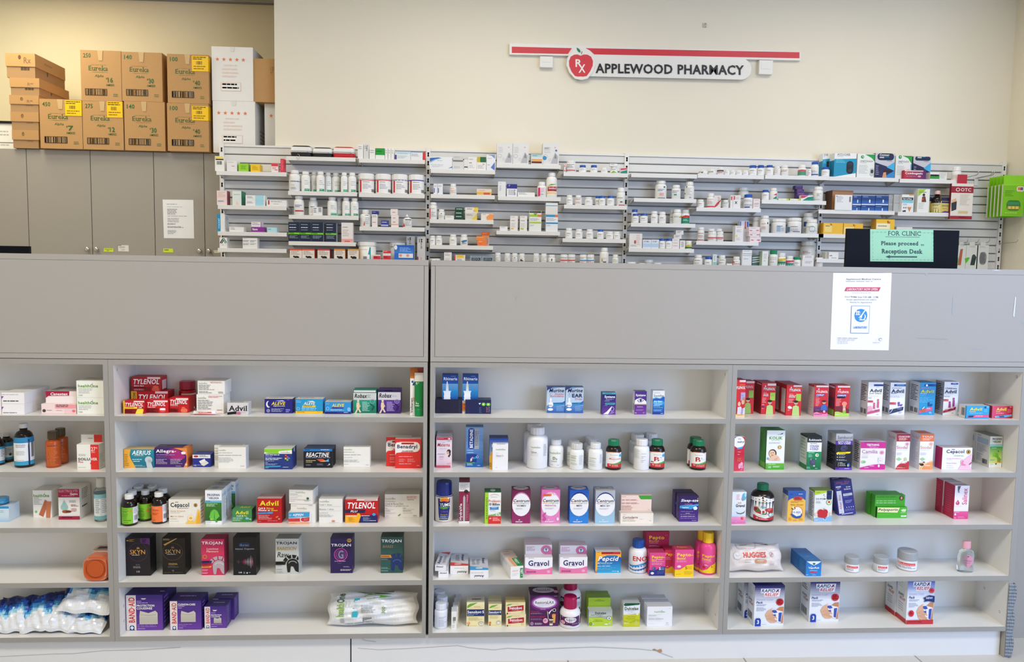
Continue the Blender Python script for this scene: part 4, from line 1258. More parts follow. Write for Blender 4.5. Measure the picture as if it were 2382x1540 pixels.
for t, sx, sy, k in ((.0, .9, .9, 'c'), (.01, .95, .95, 'c'), (.16, .95, .95, 'c'), (.165, 1.0, .92, 'g'), (.4, 1.0, .78, 'g'), (.62, 1.0, .55, 'g'), (.8, 1.0, .3, 'w'), (.92, 1.0, .1, 'w'), (1.0, 1.0, .06, 'w')):
 ring = [(tx + tw * sx * math.cos(2 * math.pi * i / N), .030 + tw * sy * math.sin(2 * math.pi * i / N), z + t * th_) for i in range(N)]
 if prev:
  for i in range(N):
   j = (i + 1) % N
   kk = {'c': 'p0f8a4a', 'g': 'p15803f', 'w': 'p15803f'}[pk]
   if pk == 'w' and t > .85:
    kk = 'pe4e2dc'
   mb.face([prev[i], prev[j], ring[j], ring[i]], kk, True)
 prev, pk = ring, k
mb.face(prev, 'pe4e2dc')
def tsurf(u, v, n):
 t = 1 - v
 sy = 1.0 if t < .165 else max(.06, .92 - (t - .165) * 1.06)
 s_ = max(-.97, min(.97, 2 * u - 1))
 return (tx + tw * s_, .030 - tw * sy * math.sqrt(1 - s_ * s_) - n - .0004, z + t * th_)
Print(mb, tsurf, True).run('p e4e2dc .1 0 1 0 1 .06 .55 .2 .2 .14;t BIOFREEZE .18 .22 .5 .72 e8efe6 bd;r .86 .3 .9 .8 0d6a33;l .1 .74 .75 .8 1 bdb', lambda a, b: (a, b))
o = mb.obj('squeeze_tube', (tx, .03, z))
tag(o, 'green squeeze tube standing on its cap against the side panel, top shelf', 'tube')
shelf(2, 2, 'H')
box(205, 1172, 616, 1413, '1b7f95', 'teal box with yellow edge and a pale head in profile', 'g 205 1172 616 1413 2391a5 146f88;p fbb53a 205 1172 300 1172 283 1245 300 1300 330 1350 362 1413 205 1413;t AERIUS 315 1186 577 1244 fff bi;l 345 1250 520 1266 1 d9c9a0;l 320 1300 485 1318 1 dff;l 332 1325 480 1342 1 dff;l 350 1380 520 1402 2 bdd;l 215 1235 275 1400 7 c88a20;e 545 1308 52 46 c8d2d4;p c8d2d4 508 1345 580 1345 600 1413 522 1413;e 560 1322 26 22 a9bcc2', d=.045, top='d8b878')
box(626, 1152, 1060, 1408, '45246b', 'purple box with magenta glow and orange side', 'e 905 1235 150 84 7d2478;e 940 1228 112 82 a82878;p f2913c 880 1152 1060 1152 1060 1408 1008 1408 1048 1330 1050 1250 1000 1190;p 45246b 905 1160 985 1185 1040 1250 1042 1320 1010 1408 990 1408 1030 1320 1030 1262 990 1205;t Allegra- 645 1172 912 1226 fff b;t D 918 1174 955 1218 c22f80 b;q 980 1200 1040 1235 f4f0f4;l 650 1238 900 1258 1 a88ac8;l 650 1268 780 1280 1 a88ac8;l 645 1298 805 1370 5 c9b4d8;l 835 1298 1000 1370 5 c9b4d8;l 905 1388 1000 1400 1 dcc;t 20 1028 1358 1058 1382 fff b|T: r 0 0 .85 1 4a2f5e;r .85 0 1 1 e88a3a;l .05 .3 .4 .6 1 a9b|R: r 0 0 1 1 f0883a;r .1 .55 .9 1 c04a3a', d=.05)
box(1130, 1242, 1366, 1405, '25318c', 'blue and white box with a white wipe pictured', 'r 1130 1242 1366 1288 eceae6;e 1176 1264 31 14 c4453a;l 1145 1260 1205 1268 1 f4c9c0;l 1222 1250 1335 1278 2 558;p f1efea 1215 1328 1290 1294 1312 1340 1240 1362;p e2dfd8 1240 1352 1312 1322 1345 1352 1280 1392 1248 1380;t 10 1145 1372 1180 1392 dde b;l 1190 1374 1260 1390 1 aac', d=.05, top='3a4690')
p = box(1470, 1142, 1836, 1425, 'f0eee8', 'plain white box with fine print, in front of its twin', ho(1478, 1172, 1572, 1192, 'b8c4a0', 'a0ac88') + 'l 1475 1215 1665 1226 1 a5a59e;l 1475 1246 1790 1262 1 a5a59e;l 1475 1280 1690 1350 4 c3c3bb;l 1760 1385 1820 1412 1 d5d0c8', d=.035, top='dad8d0', side='dfe0e6')
behind(p, 'plain white box with fine print, rear of the pair', x=1620, ytop=1100)
RG = 'I'
g = 'p f4f4f0 85 1165 452 1165 452 1230 85 1230;p 8cd028 85 1168 452 1166 452 1180 300 1192 275 1228 140 1224 85 1208;q 275 1192 448 1229 f4f4f0;' + ho(302, 1200, 425, 1220, 'b0bca0', '8aa070')
p = box(85, 1165, 452, 1436, '25397f', 'navy and lime box with small coloured squares, in front', g + 'l 100 1240 352 1258 1 fff;l 100 1265 222 1275 1 cdf;l 100 1284 330 1318 2 fff;l 100 1322 255 1332 1 cdf;l 100 1346 145 1358 1 fff;l 100 1362 270 1382 2 bcd;p 3a9ad0 98 1390 305 1384 298 1404 98 1408;l 98 1414 150 1424 1 cde;l 330 1402 430 1416 1 dde;r 360 1240 384 1261 e0435a;r 384 1258 408 1280 e0435a;r 358 1278 382 1302 fbb03a;r 384 1276 405 1298 2f6fb0;r 406 1276 428 1298 3f8fd0;r 382 1298 406 1320 7cc23a', d=.03, top='d6d4cd')
behind(p, 'navy and lime box, rear one of the pair', dy=.034, dx=.001)
p = box(605, 1165, 986, 1416, '101322', 'black box with blue top band and a rainbow streak, in front', 'r 605 1165 986 1196 2874ba;l 625 1176 720 1190 1 cdf;l 835 1172 980 1186 1 def;t REACTINE 638 1214 948 1270 fff bi;l 880 1200 960 1210 1 c55;l 638 1276 970 1294 1 aab;l 638 1316 770 1332 1 fbe23a;l 638 1336 725 1350 1 fbe23a;p e0533a 775 1302 860 1296 905 1322 900 1332 830 1332;p fbb83a 815 1334 890 1318 905 1322 890 1334;p 6fb0d8 880 1332 940 1296 942 1334;l 638 1366 720 1392 3 889;l 785 1358 870 1385 3 889;e 948 1368 10 9 ddd;l 918 1380 955 1390 1 ccd', d=.03, top='1c2c4a')
behind(p, 'black box with blue top band, rear one of the pair', dy=.034, dx=.001)
box(1138, 1140, 1487, 1405, 'f0eee8', 'plain white box with fine print, alone beside the red pair', ho(1143, 1165, 1250, 1182, 'b8c4a0', 'a0ac88') + 'l 1143 1205 1350 1216 1 a5a59e;l 1143 1240 1475 1254 1 a5a59e;l 1143 1276 1310 1288 1 c3c3bb;l 1143 1310 1370 1345 3 c3c3bb;l 1143 1365 1230 1378 1 c3c3bb;l 1430 1370 1480 1395 1 d5d0c8', d=.03, top='d9d7cf')
bn = 'q 1830 1072 2150 1206 f2eeea;p e1302c 1822 1238 1842 1212 1880 1206 2160 1206 2160 1240 1822 1300;p f2eeea 1822 1105 1842 1080 1900 1074 1900 1212 1842 1216 1822 1240;q 1902 1082 2072 1104 b82a24;l 1925 1088 2050 1099 1 f8c83a;t Benadryl 1848 1110 2112 1172 28285a b;t ALLERGIES 1912 1187 2060 1201 3a3a5a b;l 1870 1264 2112 1278 1 fcc;l 1872 1296 1955 1345 4 f99;l 1985 1296 2095 1345 4 f99;l 1872 1360 2112 1374 1 fcc;l 2108 1382 2145 1396 1 fcc'
p = box(1822, 1032, 2162, 1422, 'e1302c', 'red and white box with rounded white panel, in front', bn, d=.03, top='e9e5df')
behind(p, 'red and white box with rounded white panel, half hidden behind', x=1876, ytop=996)
shelf(2, 3, 'P')
gb = 'l 180 482 262 500 2 4d8a20;e 288 518 15 17 e8843a;l 180 512 262 545 2 3d7a18;l 180 552 270 620 4 5a9428;l 185 628 265 640 1 2d6010;l 190 652 290 672 1 3d7a18;l 190 684 255 696 1 3d7a18;r 312 470 372 705 e9ecf2;b 325 590 368 665 445;l 320 485 368 570 6 99a'
b1 = bottle(170, 293, 376, 743, '@amber', 'dark syrup bottle with lime label, front of the end file', gb, cap='pe6e6e2', ch=.15, cr=.58, sh=.2, nk=.03, bands='.39 .925 86c832', name='syrup_bottle', ribs=.0)
cp = bottle(435, 236, 622, 676, '@amber', 'dark syrup bottle with lime label, front of the middle file', shiftx(gb, 262).replace(' 4d8a20', ' 4d8a20'), cap='pe6e6e2', ch=.15, cr=.58, sh=.2, nk=.03, bands='.42 .925 86c832', name='syrup_bottle', ribs=.0)
og = bottle(615, 262, 817, 713, '@amber', 'dark syrup bottle with orange label, beside the lozenge box', 'l 630 470 720 482 1 fcc;l 630 500 722 520 2 b8481a;l 630 548 715 580 3 b8481a;l 630 650 670 660 1 8a3010;r 757 432 812 690 e9ecf2;l 765 450 808 540 6 99a;b 770 570 808 640 445', cap='pe6e6e2', ch=.15, cr=.58, sh=.2, nk=.03, bands='.41 .93 f5783a', name='syrup_bottle', ribs=.0)
for cx_, yt, nm in ((342, 238, 'second in the end file'), (418, 182, 'third in the end file'), (490, 132, 'rear of the end file')):
 behind(b1, 'dark syrup bottle with lime label, %s' % nm, x=cx_, ytop=yt + 4)
for cx_, yt, nm in ((610, 180, 'second in the middle file'), (660, 138, 'rear of the middle file')):
 behind(cp, 'dark syrup bottle with lime label, %s' % nm, x=cx_, ytop=yt + 4)
behind(og, 'dark syrup bottle with reddish label, behind the orange-labelled one', x=768, ytop=214)
p = box(850, 366, 1287, 702, 'f1ede2', 'cream lozenge box with a honey splash, front of three', 't Cepacol 875 412 1132 492 24242a b;r 940 402 985 408 24242a;l 990 488 1130 500 1 555;e 1222 447 25 25 5a4020;e 1222 447 20 20 c89a3a;t 1 1215 436 1228 460 3a2a10 b;t Honey_&_Lemon 875 518 1080 542 e09a3a;l 870 550 1010 560 1 bba;t Miel_et_Citron 875 590 1055 610 e09a3a;l 868 632 985 645 1 bba;l 865 665 1030 675 1 ccb;p f6c95a 1080 702 1130 640 1195 680 1225 640 1240 570 1255 500 1287 530 1287 702;p f2ae2a 1240 620 1268 540 1287 600 1287 702 1225 702;e 1155 622 44 40 fae6b8;e 1155 625 22 16 f0a85a|R: l .1 .1 .9 .9 6 b5a890', d=.036, top='c9c4b8')
p = behind(p, 'cream lozenge box with a honey splash, middle of three', dy=.038, dx=.002)
behind(p, 'cream lozenge box with a honey splash, rear of three', dy=.038, dx=.002)
LF = 'r 1355 382 1582 412 6fbfe4;l 1365 388 1460 404 1 eff;g 1355 412 1582 662 3c7a2c 2a6424;l 1372 425 1540 470 3 cec;e 1480 565 58 60 58b43a;p 6cc848 1425 560 1480 500 1530 545 1555 600 1500 650 1440 655 1410 610;p 3a8a2a 1480 510 1488 640 1476 640;e 1440 640 22 14 9ad85a;p 4aa83a 1500 640 1530 665 1505 690 1490 660'
p = box(1355, 242, 1582, 716, 'f4f6f8', 'white and green cough syrup box with ivy leaves, front of three', 't PROSPAN 1385 290 1555 322 2a3a7a b;t by 1388 326 1402 340 567;t HELIXIA 1410 335 1546 362 5a6a6a b;' + LF + ';l 1365 675 1470 690 1 bbc;l 1365 700 1440 708 1 bbc|T: l .3 .2 .8 .8 2 888|R: r .1 .12 .9 .22 b8d8ee;l .1 .25 .9 .9 14 c0ccd8', d=.05, top='b9bdbd')
p = behind(p, 'white and green cough syrup box with ivy leaves, middle of three', dy=.053, dx=.001)
behind(p, 'white and green cough syrup box with ivy leaves, rear of three', dy=.0525, dx=.012)
box(1728, 508, 2000, 682, '3d8a4c', 'small green box with yellow lettering', 't Advil 1768 526 1955 576 fbe83a bf;t Cold_&_ 1788 584 1880 606 fff bi;t Flu 1886 584 1935 606 fbd83a bi;l 1735 622 1900 674 4 bde4b8;r 1735 616 1880 619 9cd;e 1935 630 24 17 7cc4d8;t 18 1962 632 1990 650 dfd b|T: t Advil .3 .3 .8 .7 d8c83a', d=.05, top='4a8a52', side='1e4a2c')
RG = 'Q'
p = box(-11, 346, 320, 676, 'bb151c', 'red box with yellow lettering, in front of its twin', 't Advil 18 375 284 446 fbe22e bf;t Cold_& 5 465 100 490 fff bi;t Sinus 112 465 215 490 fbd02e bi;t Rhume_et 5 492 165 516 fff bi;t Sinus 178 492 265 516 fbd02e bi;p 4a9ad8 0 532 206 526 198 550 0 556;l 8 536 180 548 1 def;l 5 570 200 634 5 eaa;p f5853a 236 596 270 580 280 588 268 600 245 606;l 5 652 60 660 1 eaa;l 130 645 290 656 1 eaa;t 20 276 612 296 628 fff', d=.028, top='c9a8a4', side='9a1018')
behind(p, 'red box with yellow lettering, rear one of the pair', dy=.03)
p = box(452, 418, 792, 612, 'efece6', 'white box with green dot, bent, under another white box', ho(540, 455, 672, 475, 'c0c8a8', 'a8b490') + 'l 460 440 560 448 1 bbb;l 700 432 780 440 1 999;e 722 540 6 6 333', d=.06, y=.045, rz=-6, top='d5d2ca')
box(430, 230, 757, 407, 'efece6', 'white box with green dot, lying on another white box', ho(522, 250, 652, 272, 'b8c0a0', 'a0ac88') + 'l 440 284 565 298 1 999;l 440 305 640 312 1 aaa;l 440 330 560 340 1 bbb;l 440 352 680 362 1 c99;l 440 372 520 380 1 c99;l 685 234 745 240 1 999;e 690 335 17 15 2f5f4a;l 645 355 735 372 2 777', d=.06, y=.043, z=p['z1'] + .0004, rz=-6, top='c5c2ba')
box(412, 530, 700, 690, 'f3efee', 'small white and blue box with red stripe, in front', 'p 3f9ed4 415 532 694 532 690 598 414 606;t ASPIRIN 466 550 612 582 fff bi;e 434 570 15 16 7cc4e8;l 495 586 590 598 1 cef;r 412 612 566 656 d2383c;l 425 620 550 630 1 fbb;e 606 632 42 34 f3efee;e 602 630 28 26 d2383c;p d2383c 612 608 692 600 688 652 612 660;l 620 620 685 650 3 fcc;r 412 664 694 690 f6b48a;l 425 674 510 684 1 c96;l 560 674 680 684 1 c96', d=.04, rz=3, top='ddd6d0')
box(825, 350, 1142, 678, 'efede7', 'white cold-relief box with a small orange tablet', ho(838, 372, 962, 398, 'b8c0a0', '8d9d70') + 't Cold_+_Sinus 832 418 1000 440 a8a8a2;r 832 452 1130 454 bbb;t Rhume_+_sinus 832 478 1025 500 a8a8a2;r 832 510 1130 512 ccc;l 832 536 975 552 1 bbb;l 832 560 1050 600 3 c5c5bd;e 1020 650 23 13 d8936a;l 960 666 1120 674 1 ccc|R: r .2 .1 .25 .95 ddd', d=.055, top='d0cec6', side='e4e4ea')
box(1180, 354, 1618, 672, 'c4141c', 'red flu box with yellow and navy lower corners', 'p f4d4d0 1340 354 1618 354 1618 376 1330 376;l 1440 360 1600 370 1 966;l 1190 360 1310 372 1 e88;l 1435 388 1585 400 1 ecc;t TYLENOL 1212 398 1586 482 fdfdfd bi;p 1e1c4a 1180 497 1458 497 1440 540 1180 540;t FLU 1252 504 1346 532 fff bi;p fbb628 1180 570 1395 570 1362 672 1180 672;p 1e2468 1398 570 1618 570 1618 672 1366 672;e 1360 562 21 20 fbb628;e 1568 560 22 18 42a8e0;l 1200 576 1340 592 1 fff;l 1225 600 1310 660 5 c88a18;l 1400 574 1525 592 1 fff;l 1420 600 1530 656 5 9ac;l 1515 640 1598 658 1 fbe23a', d=.05, top='d8d2cc')
p = box(1715, 290, 2182, 603, 'efece4', 'wide white box with green and red fine print, in front', ho(1728, 334, 1860, 360, 'c8d07a', '8fa03a') + 'l 2010 316 2170 330 1 c66;l 2010 336 2170 350 1 c66;l 2020 360 2165 374 1 955;l 1725 384 1925 396 1 aab09a;t Cold_&_Flu-in-One 1725 406 1962 430 9a9f8a;t Rhume_et_grippe-en-un 1725 436 2035 458 9a9f8a;t Day 1728 470 1755 484 777;t Night 1958 470 2005 484 777;l 1725 490 1895 500 1 bbb;l 1958 490 2110 500 1 bbb;l 1725 508 1830 522 1 888;l 1958 508 2070 522 1 888;l 1725 532 1900 552 2 ccc;l 1958 532 2130 552 2 ccc;p 4a8a4a 1890 575 1925 552 1932 560 1905 580;l 1725 578 1790 590 1 bbb;l 2100 572 2170 592 1 999', d=.03, top='cfccc2')
behind(p, 'wide white box with green and red fine print, rear of the pair', dy=.033)
shelf(2, 4, 'P')
sk = 'p %s 0 0 0 0 0 0;'
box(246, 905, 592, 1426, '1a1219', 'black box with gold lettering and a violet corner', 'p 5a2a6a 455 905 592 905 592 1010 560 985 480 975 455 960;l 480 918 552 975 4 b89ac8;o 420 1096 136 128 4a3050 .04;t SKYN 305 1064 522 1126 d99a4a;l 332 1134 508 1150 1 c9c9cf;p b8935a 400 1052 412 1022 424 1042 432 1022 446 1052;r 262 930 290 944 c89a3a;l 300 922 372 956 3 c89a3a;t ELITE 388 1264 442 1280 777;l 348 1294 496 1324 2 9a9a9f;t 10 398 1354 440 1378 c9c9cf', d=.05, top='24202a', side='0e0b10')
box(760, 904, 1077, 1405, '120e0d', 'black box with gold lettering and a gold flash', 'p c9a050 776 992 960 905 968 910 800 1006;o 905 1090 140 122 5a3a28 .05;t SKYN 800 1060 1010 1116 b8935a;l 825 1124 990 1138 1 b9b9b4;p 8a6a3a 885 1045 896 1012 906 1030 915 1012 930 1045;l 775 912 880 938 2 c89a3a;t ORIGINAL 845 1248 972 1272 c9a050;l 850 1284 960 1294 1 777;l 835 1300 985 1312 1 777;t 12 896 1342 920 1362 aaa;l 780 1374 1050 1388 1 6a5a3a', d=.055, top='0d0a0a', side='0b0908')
def helmet(cx_, cy_, s_, c, c2):
 """crested helmet in profile"""
 a = ''
 for k in range(5):
  t = R(205 + k * 32)
  t2 = R(205 + k * 32 + 22)
  P = [(cx_ + s_ * 1.12 * math.cos(t), cy_ + s_ * 1.05 * math.sin(t)), (cx_ + s_ * 1.75 * math.cos(t - .03), cy_ + s_ * 1.6 * math.sin(t - .03)), (cx_ + s_ * 1.75 * math.cos(t2 + .03), cy_ + s_ * 1.6 * math.sin(t2 + .03)), (cx_ + s_ * 1.12 * math.cos(t2), cy_ + s_ * 1.05 * math.sin(t2))]
  a += 'p %s ' % c + ' '.join('%.0f %.0f' % p for p in P) + ';'
 P = [(cx_ + s_ * math.cos(R(180 + k * 15)), cy_ + s_ * .95 * math.sin(R(180 + k * 15))) for k in range(13)]
 P += [(cx_ + s_, cy_ + s_ * 1.3), (cx_ + s_ * .45, cy_ + s_ * 1.1), (cx_ + .1 * s_, cy_ + s_ * .35), (cx_ - s_ * .3, cy_ + s_ * .3), (cx_ - s_ * .45, cy_ + s_ * 1.3), (cx_ - .85 * s_, cy_ + s_ * 1.3), (cx_ - .95 * s_, cy_ + .6 * s_)]
 a += 'p %s ' % c + ' '.join('%.0f %.0f' % p for p in P) + ';'
 P = [(cx_ + s_ * .75 * math.cos(R(200 + k * 20)), cy_ + s_ * .6 * math.sin(R(200 + k * 20))) for k in range(8)] + [(cx_ + s_ * .66 * math.cos(R(340 - k * 20)), cy_ + s_ * .5 * math.sin(R(340 - k * 20))) for k in range(8)]
 a += 'p %s ' % c2 + ' '.join('%.0f %.0f' % p for p in P) + ';'
 return a
box(1302, 918, 1617, 1416, 'd2325c', 'bright pink box with a silver crested helmet', 't TROJAN 1308 950 1596 1002 fff b;l 1350 934 1545 942 1 f0a0b8;t Luscious 1374 1036 1538 1064 f8dce4 i;t Flavours 1372 1072 1538 1100 fbe0c0 i;e 1350 1160 32 30 c98a3a;e 1350 1160 22 20 d2325c;' + helmet(1545, 1290, 88, 'b9a8ae', 'd9cfd2') + 'p 24286a 1305 1218 1450 1214 1440 1244 1305 1248;l 1315 1224 1430 1240 1 ddf;p b81c3a 1305 1256 1436 1254 1430 1274 1305 1278;l 1325 1260 1425 1270 1 fcc;p f2903a 1305 1288 1446 1282 1438 1310 1305 1314;l 1315 1292 1430 1306 1 fff;l 1312 1335 1430 1360 2 fbd;l 1312 1375 1432 1398 2 fbd', d=.05, top='a8284a', side='a82a4c')
box(1741, 896, 2057, 1416, '0c0b11', 'black box with pink sound-wave bars', 'q 1826 972 1968 1024 3f5f9a;q 1831 977 1963 1019 0c0b11;t durex 1838 984 1956 1010 8ab0e0;t Intense_Orgasmic 1775 1042 2034 1066 b9bcc8;p 2a3a5a 1790 1078 1990 1078 1990 1082 1790 1082;' + ''.join('p %s %d %d %d %d %d %d %d %d;' % (c, x - 4, 1230, x, 1230 - h, x + 4, 1230, x, 1230 + h) for x, h, c in ((1798, 22, '5a3a4a'), (1818, 30, '8a4a62'), (1838, 16, '5a2a40'), (1862, 20, '6a2a48'), (1884, 34, 'b8486a'), (1905, 46, 'd8709a'), (1924, 42, 'e0a0b8'), (1945, 56, 'f4d0de'), (1965, 66, 'f0b8cc'), (1988, 92, 'fff0f4'), (2012, 68, 'e888a8'))) + 't 10 1820 1366 1862 1386 e9e9ee b;o 1895 1380 12 12 ccd .25;e 1935 1382 10 12 ccd;l 1960 1374 1990 1388 1 ccd', d=.05, top='131219', side='09080c')
RG = 'Q'
box(239, 890, 552, 1363, 'c9cac4', 'silver-white box with a black crested helmet', 't TROJAN 248 930 526 976 17171a b;l 275 912 475 920 1 999;t BARESKIN 255 1000 522 1044 b89a5a bi;t Raw 262 1070 420 1140 2a2a2c i;' + helmet(470, 1235, 82, '17171a', 'b9bab4') + 'p 17171a 240 1196 386 1194 368 1240 240 1242;l 248 1202 355 1232 2 eee;l 248 1250 335 1260 1 888;l 250 1298 340 1312 1 888;l 250 1330 370 1350 2 999', d=.05, top='8f908a')
box(980, 880, 1277, 1355, '2a1850', 'deep purple box with a glowing pink ring', 'l 990 898 1190 904 1 6a5a9a;r 985 918 1200 922 5a4a8a;r 985 938 1200 941 5a4a8a;p c89a4a 1200 912 1218 888 1252 888 1268 912 1252 938 1218 938;l 1212 904 1256 920 1 6a4a1a;t TROJAN 990 956 1258 1004 fff b;o 1120 1102 92 88 c24a9a .12;o 1120 1102 70 66 8a3a8a .15;e 1120 1102 58 55 4a2a6a;t G 1086 1046 1156 1156 8a8a94 b;l 1036 1188 1212 1206 1 b8a8d8;l 1075 1214 1160 1222 1 87a;l 1155 1260 1262 1280 2 a9c;l 1115 1300 1262 1326 2 ddd', d=.05, top='2f2058')
box(1660, 868, 1957, 1353, '2f5650', 'dark green box with a blue crested helmet', 't TROJAN 1670 900 1940 950 fff b;t BARES 1686 976 1830 1012 b8946a i;t KIN 1836 976 1920 1012 4a6a5e i;' + helmet(1880, 1215, 82, '1c2f6a', '3a6ab0') + 'p c98a4a 1662 1105 1795 1105 1810 1146 1662 1146;t ORIGINAL 1668 1116 1780 1136 5a3010 b;l 1668 1164 1775 1174 1 9ab;l 1668 1272 1785 1300 3 8ba;l 1668 1312 1780 1334 2 8ba', d=.05, top='2a4842')
shelf(2, 5, 'X')
def pads(x0, y0, x1, y1):
 return 'p d0cabd {0} {4} {2:.0f} {1} {5:.0f} {6:.0f} {7:.0f} {1:.0f} {3} {6:.0f} {3} {8} {0} {8};'.format(x0, y0, x0 + .04 * (x1 - x0), x1, y0 + .38 * (y1 - y0), x0 + .5 * (x1 - x0), y0 + .18 * (y1 - y0), x0 + .88 * (x1 - x0), y1) + 'p a9a294 {0:.0f} {1:.0f} {2:.0f} {3:.0f} {4:.0f} {1:.0f} {4:.0f} {5:.0f} {2:.0f} {6:.0f} {0:.0f} {5:.0f};'.format(x0 + .05 * (x1 - x0), y0 + .28 * (y1 - y0), x0 + .5 * (x1 - x0), y0 + .33 * (y1 - y0), x0 + .92 * (x1 - x0), y0 + .31 * (y1 - y0), y0 + .37 * (y1 - y0)) + ''.join('r %d %.0f %d %.0f b4ad9f;' % (x0 + 2, y0 + t * (y1 - y0), x1 - 2, y0 + t * (y1 - y0) + 3) for t in (.47, .57, .67, .77, .87))
def ba(x0, y0, x1, y1, sx, t1, pd, big):
 h, w = y1 - y0, x1 - x0
 a = 'g %d %d %d %d 432a82 6a3a9e;r %d %.0f %d %d ece2da;' % (x0, y0, x1, y1, x0 + 6, y0 + 4, sx, y1 - 2)
 a += 't BAND·AID %.0f %.0f %.0f %.0f c8202c bv;' % (x0 + .28 * (sx - x0), y0 + .07 * h, x0 + .88 * (sx - x0), y0 + .78 * h)
 cx_, cy_, s_ = x0 + .58 * (sx - x0), y1 - .075 * h, .24 * (sx - x0)
 a += 'e %.0f %.0f %.0f %.0f 1c4a8a;r %.0f %.0f %.0f %d 1c4a8a;r %.0f %.0f %.0f %.0f fff;r %.0f %.0f %.0f %.0f fff;' % (cx_, cy_, s_ * 1.05, s_, cx_ - s_, cy_, cx_ + s_, y1, cx_ - .22 * s_, cy_ - .75 * s_, cx_ + .22 * s_, cy_ + .75 * s_, cx_ - .75 * s_, cy_ - .22 * s_, cx_ + .75 * s_, cy_ + .22 * s_)
 return a + t1 + pads(*pd)
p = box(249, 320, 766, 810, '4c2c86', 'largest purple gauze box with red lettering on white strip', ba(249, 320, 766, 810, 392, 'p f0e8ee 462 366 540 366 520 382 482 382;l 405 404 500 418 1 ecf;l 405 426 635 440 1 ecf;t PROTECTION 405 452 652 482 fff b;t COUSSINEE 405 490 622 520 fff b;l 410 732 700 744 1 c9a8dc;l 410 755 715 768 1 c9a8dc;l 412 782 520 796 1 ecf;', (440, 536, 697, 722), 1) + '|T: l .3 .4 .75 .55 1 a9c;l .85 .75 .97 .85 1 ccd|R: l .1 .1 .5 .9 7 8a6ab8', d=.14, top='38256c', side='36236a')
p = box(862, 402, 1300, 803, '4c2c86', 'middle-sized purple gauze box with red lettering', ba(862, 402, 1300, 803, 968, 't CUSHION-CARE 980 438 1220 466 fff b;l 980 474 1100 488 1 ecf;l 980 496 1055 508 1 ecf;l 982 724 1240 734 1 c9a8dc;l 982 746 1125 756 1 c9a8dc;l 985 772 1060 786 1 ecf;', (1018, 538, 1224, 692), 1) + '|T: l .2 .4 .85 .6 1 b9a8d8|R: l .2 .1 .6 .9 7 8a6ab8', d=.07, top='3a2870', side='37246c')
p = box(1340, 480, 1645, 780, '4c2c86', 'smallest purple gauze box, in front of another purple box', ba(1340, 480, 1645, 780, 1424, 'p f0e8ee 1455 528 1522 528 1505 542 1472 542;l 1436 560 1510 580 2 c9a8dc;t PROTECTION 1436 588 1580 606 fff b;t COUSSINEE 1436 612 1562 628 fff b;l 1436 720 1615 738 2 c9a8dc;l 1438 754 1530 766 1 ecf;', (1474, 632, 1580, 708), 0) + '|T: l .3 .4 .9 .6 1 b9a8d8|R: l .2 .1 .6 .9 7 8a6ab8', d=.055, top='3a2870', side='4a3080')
behind(p, 'smallest kind of purple gauze box, rear one of the pair', dy=.062, dx=.008)
RG = 'Y'
c_ = at_y(1425, 620, .06)
w_ = at_y(2080, 620, .06).x - at_y(778, 620, .06).x
mb, dz = pouch(c_.x, c_.z, w_, .104, .078, -28, 0, 21, None, '', '', '', thick=.095, bumps=.006, n=30,
   key=lambda u, v, s: '@cotton' if u > .72 else '@film',
   art='t health .1 .38 .19 .78 8aba3a bv;t One .1 .08 .19 .36 5a6a4a bv;p 2aa8bc .3 .24 .36 .22 .34 .8 .28 .8;l .305 .3 .34 .6 3 cef;p 6cb42a .40 .16 .46 .1 .72 .17 .44 .26;p 4a7a3a .3 .0 .5 .0 .72 .1 .5 .08;p 4a7a3a .6 .0 .73 .0 .72 .05;l .2 .3 .215 .75 1 aba;l .24 .3 .255 .75 1 bcc;l .38 .45 .56 .7 6 a9a9a0;t 300 .61 .5 .65 .7 7aa84a v;r .15 .84 .19 .95 b9b9b4;b .4 .82 .5 .95 555;l .2 .97 .6 .99 1 999')
mb.xf(lambda p: p + Vector((0, 0, dz)))
o = mb.obj('cotton_ball_bag', (c_.x, .075, CT['z']))
tag(o, 'plump clear bag of white cotton balls printed green and teal, bottom shelf', 'bag')
shelf(3, 1, 'J')
rh = 'g 163 178 372 300 0e3a8c 1c5ab4;g 163 300 372 400 7cb4e0 2a8cd0;g 163 400 372 524 1a86c8 123f94;p f4f6fa 222 270 235 270 236 292 244 312 248 394 282 394 280 404 274 410 270 440 273 470 268 480 273 500 268 524 188 524 184 500 189 480 184 470 190 440 184 410 178 404 178 394 212 394 214 312 220 292;t Rhinaris 182 215 360 254 fff b;l 275 198 355 206 1 bcf;r 163 524 372 553 dfe3ea;l 175 530 355 546 2 889;r 163 553 372 661 f5832a;l 178 574 262 590 1 fff;l 178 606 358 614 1 8a4a10;l 178 620 310 632 1 8a4a10;r 163 661 372 690 f4f4f4;l 172 666 210 676 1 aab;r 294 662 366 688 24489c;l 306 670 356 682 1 bcf'
p = box(163, 177, 372, 690, '1a4a9c', 'tall blue and orange nasal spray box at the end of the shelf', rh, d=.03, top='23356e')
box(432, 177, 641, 690, '1a4a9c', 'tall blue and orange nasal spray box, second from the end', shiftx(rh, 267).replace('r 430 661', 'r 430 661'), d=.03, top='23356e')
box(79, 410, 428, 655, '1e1b38', 'dark navy box behind the nasal spray boxes', 'o 105 618 20 20 556 .12;l 384 430 412 640 12 445', y=.075, d=.05, h=.047)
